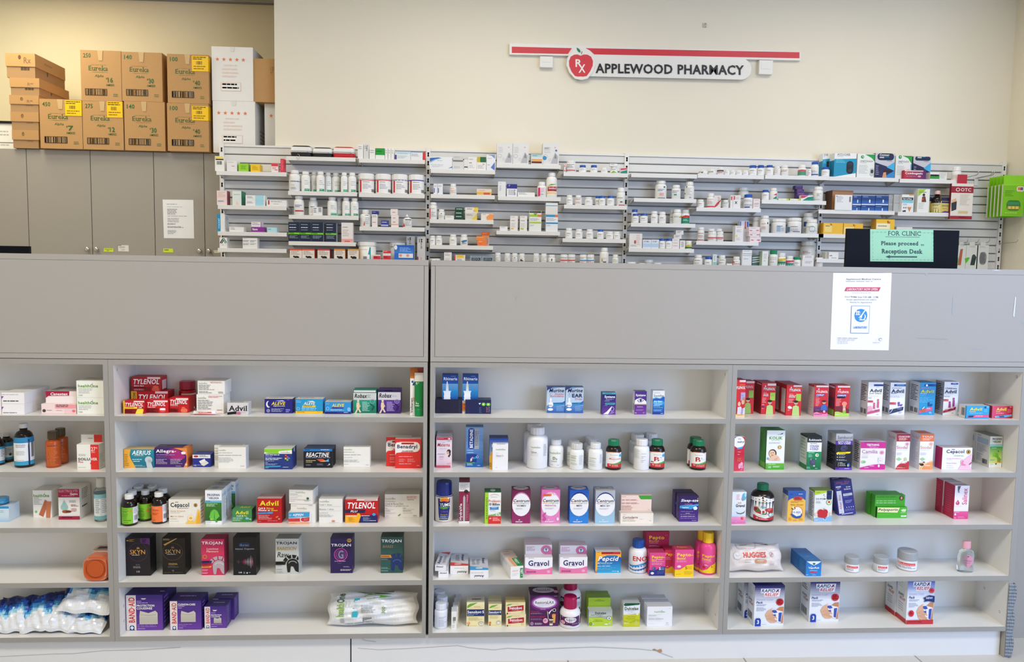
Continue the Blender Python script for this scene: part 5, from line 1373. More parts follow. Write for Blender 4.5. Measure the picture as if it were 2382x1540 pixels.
box(470, 412, 812, 657, '1b2250', 'navy box with two lime squares, behind a nasal spray box', 'q 688 460 738 518 7cc832;q 748 464 802 518 7cc832;e 710 490 10 14 dfe;e 775 490 12 10 dfe;p dfe3f4 645 470 680 462 660 500;l 655 545 690 650 5 556aa0;l 750 540 770 640 4 d89;l 778 530 800 640 7 99b', y=.07, d=.05, h=.047, top='2a2f4a')
mu = 'g 1552 345 1790 540 dfe8f2 b8d0ea;p 2a4a98 1552 345 1640 345 1580 372 1552 392;p 7cb4e4 1640 345 1790 345 1790 350 1700 352 1590 376;t Murine 1580 366 1776 414 1a2a5a bi;g 1552 590 1790 688 5c8cc8 2f62ae;p 2f8cc8 1615 552 1790 545 1790 582 1600 590;l 1640 556 1770 568 1 eff;p 2a62b0 1740 565 1790 525 1790 545 1760 570;q 1588 488 1616 545 eef0f4;q 1570 540 1636 610 f4f4f8;t Murine 1572 576 1622 592 2a3a6a b;e 1600 640 36 18 f4f4f8;l 1680 600 1780 665 6 9cc4ee'
box(1552, 345, 1790, 686, 'cfdcea', 'blue and white ear drop box with red lettering, standing first', mu + ';t Gouttes 1655 424 1776 444 e0605a;t Auriculaires 1592 450 1776 474 e0605a;e 1605 434 12 22 b8d4ee', d=.035, top='3a4a80')
box(1799, 345, 2036, 688, 'cfdcea', 'blue and white ear drop box with large dark lettering, standing second', shiftx(mu, 247) + ';t EAR 1886 432 2022 480 1c2c5a b;t Drops 1926 488 2024 518 e0706a;e 1858 445 12 26 b8d4ee', d=.035, top='3a4a80')
RG = 'K'
box(118, 418, 298, 709, '33277a', 'purple and teal eye drop box with a white swoosh', 'g 118 440 298 575 1f1a66 4a2a82;r 118 418 298 440 3fa8b4;l 150 424 280 434 1 cff;t Systane 148 456 286 498 fff b;l 165 500 285 520 2 aac;l 150 526 240 536 1 cdf;q 155 550 288 578 3fa8b4;l 165 558 280 570 1 fff;g 118 582 298 709 4a2a82 6a3a9a;l 150 586 200 594 1 bbd;p f4f4f8 132 704 180 670 235 608 246 596 248 606 236 640 200 704;o 252 635 24 30 e8e4f4 .14;l 235 678 285 688 1 fff;l 215 694 280 704 1 ccd', d=.03, top='46608a', side='2a2060')
box(548, 402, 706, 706, '4c2a86', 'purple eye drop box with a white band and an eye drawing', 't Systane 562 436 692 474 fff b;l 600 476 690 484 1 b9d;g 548 565 706 706 5c2a8a 7a3aa2;p f1eef4 548 568 552 520 580 500 620 490 665 505 702 535 706 568;p 2a2a5a 580 520 630 498 672 520 640 545 600 545;p f1eef4 590 522 630 504 662 520 638 538 606 538;e 628 521 14 16 2a3a6a;e 628 521 5 6 111;r 548 568 706 580 c09a4a;l 582 600 668 618 2 d8c8e8;l 570 640 670 662 2 b89ad0;l 552 684 592 696 1 fff;l 662 678 690 694 2 dce|L: r 0 0 1 1 ece9f0;b .2 .55 .9 .85 444', d=.03, top='5a4a70', side='e6e2ea')
box(788, 392, 944, 706, 'eef0f2', 'white and blue eye drop box with a wave', 'l 802 420 915 432 1 999;t Soothe 800 442 932 474 5a6268;g 788 520 944 706 2a86d0 143f9a;p 1c5ab4 788 500 830 484 880 496 930 470 944 476 944 540 788 540;p 58b4e4 788 492 830 478 880 490 935 462 890 500 830 492 788 506;q 795 522 936 584 3aa4e0;t Dry_Eyes 802 526 908 552 fff bi;t Lubricant 808 558 908 578 e8f4ff;l 800 590 910 604 1 dff;l 805 614 930 624 1 9cf;l 802 640 920 672 3 9cf;l 895 690 932 702 1 dff|L: r 0 0 1 1 d9d9dc', d=.03, top='d0d2d4', side='dcdcdf')
shelf(3, 2, 'J')
p = box(85, 1010, 291, 1412, 'f4e2e8', 'white and pink vitamin box with a woman pictured, in front', 'g 85 1200 291 1380 f4e6ea f2ccd8;r 90 1013 286 1046 d4304a;l 100 1022 225 1034 1 fcc;q 238 1020 272 1040 f4e6ea;l 232 1060 270 1072 1 777;t Materna 100 1086 264 1132 c9485a i;l 165 1080 205 1086 1 558;l 130 1160 235 1168 1 caa;e 252 1198 26 28 3a2a22;p 3a2a22 272 1200 276 1240 256 1275 240 1260 262 1230;e 240 1212 14 20 e8b89a;l 105 1230 205 1242 1 c66;l 130 1262 205 1280 2 c99;l 135 1296 200 1304 1 caa;p e8b89a 222 1350 250 1356 276 1340 270 1360 240 1364;r 85 1382 276 1412 e0506a;l 130 1388 270 1402 2 fcd|T: l .3 .6 .85 .8 1 777|L: r 0 0 1 1 e9d9de', d=.05, top='dcd2d6')
behind(p, 'white and pink vitamin box with a woman pictured, behind', dy=.053)
box(475, 876, 707, 1406, '3f7cc0', 'tall light blue antiseptic box with vertical lettering', 'g 475 876 707 1406 7ca4d4 1f62ae;q 508 888 590 1166 143a8a;t BETADINE 528 905 570 1150 fff bv;r 590 888 652 1166 a2a6b4;l 602 930 618 1130 9 667;l 626 930 645 1130 9 667;l 497 1180 590 1190 1 dff;l 500 1210 612 1222 1 fff;r 485 1232 620 1340 143a8a;p 2a86c8 560 1285 620 1262 650 1272 620 1292 570 1300;o 632 1268 16 16 e8f0f8 .2;p e88a9a 536 1330 545 1285 570 1266 580 1276 560 1300 552 1332;e 550 1306 12 16 fbe0e4;r 485 1340 600 1354 4aa858;l 500 1342 590 1350 1 dfd;l 497 1360 600 1386 2 dff;l 630 1380 690 1392 1 fff', d=.045, top='6a86b0')
p = box(790, 1022, 1038, 1420, '2a58a8', 'blue and yellow box with a white box standing before it', 'g 790 1022 1038 1240 1f3f94 8aaede;p f4f6fa 820 1100 830 1100 828 1140 818 1140;e 822 1222 20 26 e8b05a;r 790 1242 1038 1420 f2b83a;l 790 1340 830 1400 4 b9781a', d=.05, top='26356e', y=.045)
box(832, 1092, 1036, 1447, 'f1f0f2', 'white vitamin box with a hanging tab, before the blue box', ho(875, 1160, 1000, 1182, '9ab88a', '8aa082') + 'l 875 1218 905 1226 1 bbb;t Vitamin_D 875 1244 975 1262 8a8a8c;l 875 1268 955 1276 1 ccc;l 875 1408 895 1418 1 999;l 885 1096 1000 1106 1 556', d=.035, top='c9c9cc')
hb = ho(1345, 1118, 1465, 1140, 'a0b88a', '8aa082') + 't Calcium 1342 1186 1418 1208 666 i;l 1342 1164 1370 1172 1 bbb;l 1342 1218 1468 1228 1 bbb;l 1342 1242 1465 1252 1 ccc;l 1342 1300 1364 1310 1 999;l 1505 1090 1552 1260 14 b0b4bc'
p = bottle(1285, 870, 1562, 1437, 'pf0f0f2', 'largest white supplement bottle, in front', hb, cap='pe9e9ec', ch=.175, cr=.69, sh=.1, nk=.02, name='supplement_bottle')
behind(p, 'largest white supplement bottle, half hidden behind its twin', x=1375, ytop=808)
p = bottle(1577, 1035, 1771, 1416, 'pf1f1f0', 'white bottle with dark green numeral on its label', ho(1592, 1194, 1730, 1224, 'a9bf84', '8aa05a') + 't D 1634 1264 1668 1302 4a7a2a b;t 3 1672 1284 1688 1304 4a7a2a b;l 1610 1320 1715 1340 2 a0a58a;l 1610 1374 1640 1384 1 999;l 1690 1376 1725 1388 1 999;l 1755 1320 1768 1380 6 555', cap='pe9e9ec', ch=.185, cr=.7, sh=.12, nk=.03, name='supplement_bottle')
p = bottle(1856, 1088, 2040, 1447, 'pf1f1f0', 'small white bottle with diagonally printed cap, in front', ho(1870, 1240, 1945, 1258, 'b0c48a', '9aae6a') + 'l 1870 1268 1965 1296 2 8a9a7a;l 1870 1306 1965 1330 2 aab89a;l 1870 1345 1960 1380 3 c0c8b0;l 1980 1240 2032 1380 12 c0c4cc', cap='pd8d8d6', ch=.2, cr=.82, sh=.1, nk=.03, ribs=.06, name='supplement_bottle')
behind(p, 'small white bottle with printed cap, rear one of the pair', x=1908, ytop=1048)
RG = 'K'
p = bottle(-67, 1083, 123, 1451, 'pf1f1f2', 'small white bottle, front of a file of three', ho(-45, 1272, 40, 1290, 'b0c48a', '9aae6a') + 'l -50 1310 50 1320 1 9a9;l -50 1330 60 1345 1 9a9;l -45 1358 50 1400 3 c8d0b8;l 85 1230 118 1360 9 b0b4c4', cap='pe9e9ec', ch=.19, cr=.74, sh=.12, nk=.03, name='supplement_bottle')
behind(p, 'small white bottle, middle of a file of three', x=0, ytop=1032)
behind(p, 'small white bottle, rear of a file of three', x=-35, ytop=1006)
def vit(x0, y0, x1, y1, t, b='c9252c'):
 w, h = x1 - x0, y1 - y0
 X = lambda k: x0 + k * w
 Yv = lambda k: y0 + k * h
 a = 'r %.0f %.0f %.0f %.0f f3f1ee;' % (X(.03), Yv(.4), X(.97), Yv(.915))
 a += 'p e8a07a ' + ' '.join('%.0f %.0f' % (X(.5 + .42 * math.cos(R(180 + 20 * k))), Yv(.43 + .055 * math.sin(R(180 + 20 * k)))) for k in range(10)) + ' ' + ' '.join('%.0f %.0f' % (X(.5 + .38 * math.cos(R(360 - 20 * k))), Yv(.44 + .045 * math.sin(R(360 - 20 * k)))) for k in range(10)) + ';'
 a += 't Jamieson %.0f %.0f %.0f %.0f 6a9a9a;' % (X(.3), Yv(.465), X(.78), Yv(.5)) + t
 a += 'p 8ac06a %.0f %.0f %.0f %.0f %.0f %.0f %.0f %.0f;' % (X(.12), Yv(.79), X(.5), Yv(.77), X(.97), Yv(.7), X(.97), Yv(.79))
 a += 'p 4a9a4a %.0f %.0f %.0f %.0f %.0f %.0f;' % (X(.55), Yv(.79), X(.97), Yv(.72), X(.97), Yv(.79))
 a += 'r %.0f %.0f %.0f %.0f %s;l %.0f %.0f %.0f %.0f 2 fcc;t 90 %.0f %.0f %.0f %.0f fff b' % (X(.13), Yv(.785), X(.97), Yv(.915), b, X(.42), Yv(.81), X(.9), Yv(.89), X(.24), Yv(.81), X(.36), Yv(.845))
 return a
VK = dict(cap='p0f7a52', ch=.2, cr=.72, sh=.2, nk=.01, name='vitamin_bottle')
p = bottle(165, 1038, 372, 1450, '@brown', 'brown vitamin bottle with green cap and red cursive label', vit(165, 1038, 372, 1450, 't Melatonin 215 1276 356 1302 d8484a i;l 240 1264 300 1272 1 bbb;l 265 1314 300 1324 1 aaa;e 354 1245 16 18 4aa8e0;'), **VK)
p = bottle(538, 1030, 742, 1452, 'pf0f0f2', 'white supplement bottle, front of a crowded cluster', 'l 545 1160 620 1290 9 c9ccd4;l 638 1218 725 1228 1 a0b08a;l 638 1255 720 1265 1 99a;l 638 1275 680 1288 1 aab;l 638 1308 715 1318 1 99a;l 638 1328 680 1342 1 aab', cap='pebebee', ch=.2, cr=.76, sh=.11, nk=.03, name='supplement_bottle')
for x_, yt, nm in ((598, 972, 'second of the longer file'), (535, 914, 'rear of the longer file'), (728, 914, 'rear of the shorter file')):
 behind(p, 'white supplement bottle in the crowded cluster, %s' % nm, x=x_, ytop=yt)
p = bottle(740, 1034, 946, 1446, '@brown', 'brown vitamin bottle with green cap, against white bottles', vit(740, 1034, 946, 1446, 't B 812 1262 878 1326 b81c26 b;t 12 884 1262 905 1280 778;e 926 1245 16 20 4aa8e0;e 782 1334 10 8 6a2a2a;e 800 1336 8 7 4a1a1a;l 850 1300 930 1312 1 bbb;'), **VK)
p = bottle(1285, 1040, 1496, 1452, '@brown', 'brown vitamin bottle with green cap, front of a pair', vit(1285, 1040, 1496, 1452, 't B 1362 1266 1424 1332 b81c26 b;t 6 1430 1268 1445 1288 778;l 1430 1295 1475 1306 1 bbb;'), **VK)
behind(p, 'brown vitamin bottle with green cap, rear of a pair', x=1358, ytop=1006)
shelf(3, 3, 'S')
bottle(68, 165, 308, 718, 'pe6dccb', 'antacid bottle with navy cap and oval navy label', 'p 1f2a74 108 380 265 380 262 520 248 640 240 680 128 680 118 600;e 195 400 62 40 f2b03a;e 200 405 55 30 e8782a;e 190 470 74 58 1a1f5a;p 5aa03a 125 490 260 500 230 520 180 528 140 520;t TUMS 135 444 262 488 fff b;l 150 492 230 500 1 9ac;t Ultra 150 548 240 572 8a5aa0 i;t Extra 145 596 235 612 c8a83a b;l 140 624 240 648 3 bcd;l 130 656 245 670 1 fff;e 245 376 10 8 fff', cap='p1d2a78', ch=.34, cr=.86, sh=.0, nk=.0, waist=.0, ribs=.0, name='antacid_bottle', bands='.34 .36 1d2a78')
box(385, 147, 526, 722, '8c2046', 'tall slim maroon and white box with vertical lettering', 'r 385 147 526 182 54122c;r 385 182 526 302 e9e5e2;l 395 190 520 200 1 999;l 400 212 520 285 5 999;e 480 304 28 24 2a1414;e 480 300 20 16 3a2020;p b9b0b4 440 380 455 350 470 380 470 720 440 720;t HydraVia 392 462 436 684 f4e8ec bv;l 486 350 508 450 5 fbd;l 484 450 500 690 16 e8a0b8;l 506 470 518 690 16 c8788f;r 385 696 526 722 eceae8', d=.03, top='6a1834')
box(728, 318, 942, 730, 'f3f3ef', 'green-topped box with lime strip and red base', 'r 728 318 776 730 a8d82e;t essentials 738 380 764 672 2f7a2f v;p f0b878 782 372 810 345 855 336 900 345 930 370 900 352 855 344 812 352;t Jamieson 808 370 890 384 8aa;t Probiotic 780 412 936 446 d8503a;t 10_Billion 784 455 926 490 3a3a40 b;p 2f8ad0 788 510 918 506 908 524 916 542 790 544 800 526;t VITALITY 818 514 888 524 fff b;l 800 555 905 568 1 bbb;p 6ab84a 780 614 850 606 940 575 940 610 880 618 780 628;e 900 608 26 22 f4f4f2;e 902 608 18 16 a0c89a;r 776 628 942 730 d83430;t 60 790 650 815 668 fff b;l 835 650 935 700 3 fcc|T: r 0 0 1 1 1f6a3a;e .5 .45 .17 .28 d8e4d8;l .4 .38 .6 .52 1 5a8a5a|L: r 0 0 1 1 2a7a4a', d=.05, top='1f6a3a')
def centrum(x0, x1, y0, y1, c, c2, name, sub, scol, extra='', dsc='', arcc='2a2a7a'):
 w, h = x1 - x0, y1 - y0
 X = lambda k: x0 + k * w
 Yv = lambda k: y0 + k * h
 a = 'g %.0f %.0f %.0f %.0f %s %s;' % (x0, y0, x1, y1, c, c2)
 a += 'e %.0f %.0f %.0f %.0f %s;e %.0f %.0f %.0f %.0f f3f1f4;' % (X(.5), Yv(.40), w * .52, h * .35, arcc, X(.5), Yv(.435), w * .52, h * .345)
 a += 't Centrum %.0f %.0f %.0f %.0f 1f1f24 bi;' % (X(.07), Yv(.265), X(.94), Yv(.36))
 for k, cc in enumerate(('d8503a', 'e8863a', 'f2b83a', 'a8b83a', '4a9a5a')):
  a += 'r %.0f %.0f %.0f %.0f %s;' % (X(.07 + .125 * k), Yv(.385), X(.19 + .125 * k), Yv(.4), cc)
 for k in (.75, .82, .89):
  a += 'e %.0f %.0f 4 4 444;' % (X(k), Yv(.392))
 a += 't %s %.0f %.0f %.0f %.0f %s;' % (name, X(.5 - sub / 2), Yv(.435), X(.5 + sub / 2), Yv(.485), scol)
 a += 'l %.0f %.0f %.0f %.0f 2 ccc;' % (X(.2), Yv(.53), X(.8), Yv(.58))
 a += 'l %.0f %.0f %.0f %.0f 2 fff;t 60 %.0f %.0f %.0f %.0f fff b;' % (X(.2), Yv(.93), X(.8), Yv(.98), X(.36), Yv(.87), X(.44), Yv(.905)) + extra
 a += '|T: e .5 .45 .42 .4 cfc9cc;t Centrum .3 .25 .72 .55 555 bi'
 box(x0, y0, x1, y1, c, dsc, a, d=.052, top=c)
centrum(1090, 1333, 290, 727, '6e1846', '9a2a68', 'WOMEN', .5, '4a4a6a', dsc='maroon multivitamin box with a white oval front', arcc='c07aa4')
centrum(1480, 1724, 285, 726, 'e074b8', 'e88ac4', 'PRENATAL', .62, 'd070a0', 'p f2703a 1500 340 1612 330 1608 360 1498 366;l 1510 345 1600 356 1 fdd;p f4c8e4 1630 310 1672 330 1640 350;p d0489a 1500 610 1535 575 1545 590 1510 625 1540 640 1520 650 1495 630;p d0489a 1495 660 1550 655 1530 685 1500 688;q 1682 645 1712 686 f4e8f2', 'pink multivitamin box with a white oval front', 'f0a8d4')
centrum(1855, 2104, 288, 727, '1a55b4', '2a86d8', 'MEN', .28, '4a4a8a', dsc='bright blue multivitamin box with a white oval front', arcc='1a2a7a')
RG = 'T'
centrum(28, 287, 292, 727, 'b2b4bc', '9cc8e4', 'MEN_50+', .5, '4a4a6a', dsc='silver-grey multivitamin box with a white oval front', arcc='1f2a8a')
box(368, 356, 770, 700, 'f3dace', 'peach flat box with green corner, standing behind a cream one', 'p 3fa035 370 352 595 352 620 400 640 408 770 408 770 345 370 345;p 3fa035 595 356 770 356 770 408 630 408 612 390;l 375 372 440 382 1 a88;l 375 410 700 430 2 c0705a;l 375 452 720 475 2 c0705a;t Cortoderm 375 488 498 508 b05a5a i;l 375 515 550 560 3 d8a090;l 375 575 550 584 1 d8a090;l 725 545 750 555 1 b99', y=.052, d=.03)
box(362, 592, 796, 732, 'f4e9dd', 'cream flat box with maroon and green print, lying in front', 'l 392 608 450 618 1 b99;t Cortoderm 392 630 590 662 8a2a4a;l 390 668 600 682 1 a8c078;l 610 668 670 680 1 ccc;l 390 690 630 704 1 8fae58;l 745 688 770 702 1 b99', d=.03, top='dccfc4')
p = box(1142, 364, 1394, 704, '3d1d70', 'purple sleep aid box with a blue ribbon, in front', 'g 1142 364 1394 704 2c1458 4a2484;l 1150 352 1170 362 1 ddd;t Sleep-eze 1160 404 1390 450 fff bi;p f2c03a 1375 395 1388 388 1382 410;l 1210 468 1345 480 1 c9b;p 3a9ad8 1145 492 1250 490 1330 486 1394 468 1394 492 1350 505 1300 540 1145 524;p 6fc4ee 1145 485 1240 488 1330 488 1394 466 1330 480;t caplets 1178 506 1266 528 fff bi;p e8f4f8 1322 512 1358 498 1382 520 1370 545 1338 548;p b8dce8 1322 512 1340 540 1338 548 1324 530;l 1165 566 1380 576 1 b9c;l 1225 590 1320 598 1 fff;l 1155 604 1385 614 1 b9c;l 1160 630 1370 640 1 fff;l 1158 655 1380 666 1 b9c;l 1310 682 1385 692 1 ccc|L: l .1 .1 .9 .9 12 8a7ab0', d=.04, top='2a1450', side='30175c')
behind(p, 'purple sleep aid box with a blue ribbon, rear of the pair', dy=.044, dx=-.002)
shelf(3, 4, 'S')
p = box(112, 1362, 246, 1447, 'f3f1f2', 'white flat box end-on, under another', 't Anusol 130 1376 226 1394 2a2a6a bi', d=.115, top='e2e0e2')
box(92, 1278, 238, 1360, 'f3f1f2', 'white flat box end-on with red back corner, on another', 't Anusol 108 1290 202 1312 2a2a6a bi|T: p c83038 0 .08 1 .0 1 .22 .6 .14;t Anusol .12 .35 .42 .92 26266a biv;l .6 .3 .9 .9 9 8a8a92|R: l .1 .2 .9 .8 4 bbb', d=.12, y=p['y'], z=p['z1'] + .0004, top='d5d4d8', rz=-6)
box(270, 1290, 508, 1403, 'f1efee', 'white flat box end-on with a red wedge, upside-down print', 'l 322 1318 472 1332 1 bba;t Anusol 360 1358 494 1388 26266a bim|T: p d83a34 0 .72 1 .86 1 1 0 1;e .42 .87 .2 .07 e8b0a8;l .32 .87 .52 .89 1 a33;t Anusol .62 .08 .78 .6 26266a bid;l .28 .15 .55 .65 5 8a8a90;l .04 .06 .2 .15 2 999', d=.115, top='cfced2')
box(533, 1346, 775, 1452, 'f1efee', 'white flat box end-on with a blue wedge, upside-down print', 'l 545 1380 715 1392 1 bba;t Anusol 588 1412 720 1444 26266a bim|T: p 3f9edc 0 .7 1 .86 1 1 0 1;e .5 .86 .2 .06 d8e8f2;l .4 .85 .6 .88 1 458;t Anusol .68 .05 .84 .5 26266a bid;l .1 .2 .32 .62 5 8a8a90;l .36 .2 .58 .62 4 8a8a90', d=.115, top='cbcdd4')
box(1012, 1297, 1184, 1470, 'f2efec', 'long white foot cream box turned aslant, green panel on top', 'l 1035 1352 1130 1378 2 f0a878;l 1030 1400 1125 1412 1 ccc;l 1040 1420 1120 1432 1 ccc;r 1142 1328 1180 1464 1c8a42;t FEET 1150 1345 1174 1410 fff bd;p fff 1150 1440 1172 1425 1172 1432|T: p 1c8a42 .48 .52 1 .5 1 1 .55 1;t FEET .6 .56 .82 .86 f4f8f2 bd;p f0a878 .18 .5 .42 .5 .5 1 .3 1;l .1 .08 .9 .14 1 b96;l .1 .2 .9 .3 2 e8b898;p f4c0a0 .3 .42 1 .42 1 .47 .4 .48|L: l .1 .2 .9 .5 2 ccc', d=.15, rz=11, top='ead8c8', y=.008)
def grav(x0, yt, x1, y1, yb, head, n):
 w = x1 - x0
 X = lambda k: x0 + k * w
 f = box(x0, yb, x1, y1, 'f5f2f5', 'pink and white stomach remedy box, low, %s' % head[0], 'l {0:.0f} {1} {2:.0f} {3} 1 777;t Gravol {0:.0f} {4} {5:.0f} {6} 2a2468 b;l {7:.0f} {8} {9:.0f} {10} 1 e8a;p e87aa8 {11} {12} {13:.0f} {14} {15:.0f} {16} {17:.0f} {18} {19} {20} {19} {21} {11} {21};l {22:.0f} {23} {24:.0f} {25} 2 fde;q {26:.0f} {27} {28:.0f} {29} f4a8c8'.format(
   X(.12), yb + 6, X(.45), yb + 16, yb + 38, X(.87), yb + 112, X(.3), yb + 118, X(.7), yb + 128, x0, y1 - 88, X(.25), y1 - 66, X(.5), y1 - 60, X(.8), y1 - 70, x1, y1 - 95, y1, X(.06), y1 - 40, X(.42), y1 - 12, X(.8), y1 - 52, X(.92), y1 - 16), d=.03, top='d9cfd6')
 hd = box(x0 + 4, yt, x1 - 10, y1, 'f5f0f4', 'pink and white stomach remedy box with round emblem, %s' % head[1],
   'l {0:.0f} {1} {2:.0f} {3} 4 d88ab8;e {4:.0f} {5:.0f} {6:.0f} {7} e87aa8;p e87aa8 {8:.0f} {5:.0f} {9} {5:.0f} {9} {10} {4:.0f} {10};e {4:.0f} {5:.0f} {11:.0f} 38 eceaf2;o {4:.0f} {5:.0f} {11:.0f} 38 3a4a8a .14;p 2a3a6a {12:.0f} {13} {14:.0f} {13} {14:.0f} {15} {12:.0f} {15};p 2a3a6a {16:.0f} {17} {18:.0f} {17} {4:.0f} {19}'.format(
    X(.05), yt + 28, X(.38), yt + 100, X(.76), yt + 75., .19 * w, 68, X(.7), x1 - 10, yt + 145, .11 * w, X(.75), yt + 52, X(.77), yt + 104, X(.7), yt + 58, X(.82), yt + 76), y=f['y'] + .034, d=.022, top='e0c8d4')
 for k in range(n):
  hd = behind(hd, 'pink and white stomach remedy box, %s' % head[2 + k], dy=.0235)
grav(1262, 1012, 1626, 1400, 1180, ['front of the taller pile', 'second of the taller pile', 'third of the taller pile', 'rear of the taller pile'], 2)
grav(1724, 1020, 2088, 1388, 1175, ['front of the shorter pile', 'second of the shorter pile', 'rear of the shorter pile'], 1)
RG = 'T'
box(30, 1104, 366, 1382, '1f78c0', 'blue and yellow antacid box with red strip', 'g 30 1180 366 1382 174fa0 2aa8d8;p fbb42a 30 1104 366 1104 366 1180 300 1150 180 1150 100 1180 55 1240 55 1340 30 1380;r 105 1106 356 1136 c42a30;l 115 1114 345 1128 1 fcc;l 48 1110 90 1120 1 a52;t Pepcid 64 1164 338 1242 fff bi;t AC 52 1238 98 1264 fff bi;l 100 1250 345 1264 1 dff;l 120 1272 280 1282 1 9cf;l 50 1290 345 1304 1 dff;l 55 1312 320 1350 3 7bd;l 250 1358 315 1370 1 fff;p fff 318 1368 330 1352 342 1372;p f2703a 30 1382 60 1382 30 1350|T: r 0 0 1 1 d9d5d4', d=.045, top='d9d5d4')
bottle(472, 936, 716, 1398, 'pf0f0f3', 'white bottle with blue cap and wavy blue base', 'p 2f86c4 474 1282 520 1285 580 1270 640 1250 716 1236 716 1330 716 1398 474 1398;p 1a58a8 474 1330 540 1345 620 1330 716 1300 716 1398 474 1398;t ENO 530 1146 708 1216 d8232c b;l 600 1268 690 1280 1 cef;l 575 1302 670 1316 1 cef;e 560 1372 6 8 dff;e 590 1360 5 7 dff;e 620 1380 6 6 dff;e 650 1355 5 6 dff;e 535 1360 4 5 dff;e 600 1385 5 5 dff;e 670 1370 5 6 dff', cap='p1c56ac', ch=.235, cr=.64, sh=.18, nk=.01, lip=.0, name='antacid_bottle')
box(697, 838, 1002, 1350, 'c22352', 'tall deep pink box with yellow lettering, at the back', 'g 697 838 1002 1350 b41c48 d83a6a;t Pepto 738 896 936 962 fbd83a b;t Bismol 738 958 862 986 f2c84a;l 738 998 882 1014 1 f4b8c4;l 738 1030 870 1060 2 e8a0b0;l 950 884 990 892 1 e8a', y=.1, d=.05, top='b01c44')
p = box(950, 1082, 1075, 1372, 'd8305e', 'deep pink and yellow box, half hidden between two pink ones', 'r 950 1082 1075 1372 d8305e;t Pep 955 1116 1050 1164 fbd83a b;l 958 1170 1045 1210 3 f0a0b8;p f2c82a 950 1310 990 1320 1040 1290 1075 1280 1075 1372 950 1372;p f4b0c0 965 1298 985 1284 1005 1300', y=.05, d=.045, top='b8264e')
box(746, 1116, 955, 1421, 'e2478c', 'small pink and navy box with yellow lettering', 't Pepto- 776 1156 946 1202 fbe02e b;t Bismol 776 1200 840 1224 fbe02e b;l 850 1205 930 1216 1 fff;l 775 1232 945 1246 1 fbd;l 775 1256 920 1280 2 f9b8d4;p 22307e 746 1344 800 1350 850 1336 900 1300 955 1300 955 1421 746 1421;e 806 1326 25 27 22307e;o 806 1326 22 24 9ab .1;l 790 1312 822 1340 2 9ad;e 786 1386 22 16 f8e8f0;t 5 872 1308 895 1344 fff b;l 895 1310 950 1350 4 9ad;l 850 1360 945 1400 3 56a|L: r 0 0 1 1 c83a78;l .2 .3 .8 .8 6 e8a', d=.04, top='b83a64', side='c83a78')
box(1084, 1076, 1332, 1432, 'e84e92', 'pink and yellow box with yellow lettering, at the front', 't Pepto- 1110 1120 1318 1178 fbe02e b;t Bismol 1110 1174 1220 1208 fbe02e b;l 1105 1222 1310 1234 1 fbd;l 1105 1236 1320 1246 1 f9b8d4;e 1140 1298 28 18 f4c0d8;e 1140 1298 18 10 f8dce8;p fbd21e 1084 1338 1150 1340 1200 1310 1240 1280 1332 1270 1332 1432 1084 1432;t 5 1218 1296 1248 1336 a83a2a b;l 1248 1296 1320 1338 4 c88a1a;l 1100 1395 1200 1406 1 c89a1a;l 1210 1360 1325 1410 5 e0b01a|L: r 0 0 1 1 d04484;r 0 .75 1 1 e0b81e|T: t Pepto- .2 .3 .75 .7 d8a83a b', d=.045, top='b8385c', side='d04484')
p = bottle(1450, 838, 1662, 1418, 'pf04f9a', 'pink liquid bottle with yellow cap, in front', 't Pepto 1492 1128 1648 1176 fbe02e b;t Bismol 1492 1176 1598 1208 fbe02e b;l 1485 1216 1655 1226 1 fde;l 1490 1236 1600 1246 1 fbd;l 1525 1268 1575 1290 2 fff;e 1518 1308 18 20 c8282c;p fbd21e 1452 1352 1500 1356 1560 1330 1600 1280 1660 1250 1660 1388 1452 1388;t 5 1604 1284 1625 1312 a83a2a b;l 1480 1362 1520 1374 1 b98a1a;r 1452 1388 1660 1396 d8387a', cap='pfbd024', ch=.245, cr=.68, sh=.15, nk=.01, ribs=.02, name='pink_bottle')
behind(p, 'pink liquid bottle with yellow cap, rear of the pair', x=1462, ytop=806)
shelf(3, 5, 'Z')
p = bottle(145, 500, 356, 942, 'pedeff6', 'plain white bottle, front of a file of three', 'l 215 720 340 760 2 a9b4d4;l 215 770 340 900 6 b4bcd8;r 160 700 205 900 e2e6f2', cap='pe6e9f2', ch=.23, cr=.86, sh=.08, nk=.02, name='supplement_bottle')
behind(p, 'plain white bottle, middle of a file of three', x=272, ytop=396)
behind(p, 'plain white bottle, rear of a file of three', x=232, ytop=276)
p = box(420, 648, 508, 932, 'f1efe8', 'thin white and yellow box end-on, front of the file', 'b 445 738 490 800 333;r 445 805 490 838 f1efe8;l 448 805 488 840 3 444;l 430 870 500 920 2 ccc|R: p e8c84a .3 1 1 .55 1 1;l .1 .1 .9 .45 5 a9b4c8', d=.036, top='d2d4da', side='e9e2cc')
for nm in ('second', 'third', 'rear'):
 p = behind(p, 'thin white and yellow box end-on, %s of the file' % nm, dy=.037, dx=.004)
sn = 'g 670 496 958 600 f4ecc0 efe0a8;p 6aa83a 678 556 720 520 850 502 780 540 700 582 678 590;l 790 562 925 588 2 c9a83a;r 674 612 956 722 1c2f6a;t Senokot·S 682 632 952 676 fff b;l 682 688 950 698 1 bcd;l 682 704 840 716 1 bcd;l 700 740 930 800 4 d8c88a;e 705 835 20 20 e8703a;e 703 832 11 12 f4c8a8;e 908 842 46 34 b8b09a;e 908 846 38 24 e8e4e0;l 885 838 930 852 1 889;e 697 870 9 8 5a4a2a;l 700 870 900 880 1 d8c88a'
p = box(668, 496, 958, 886, 'f1e4ae', 'wider cream box with navy band, in front', sn + '|T: r 0 0 1 1 c9c4ac;l .3 .4 .9 .7 1 a90', d=.045, top='c9c5b2')
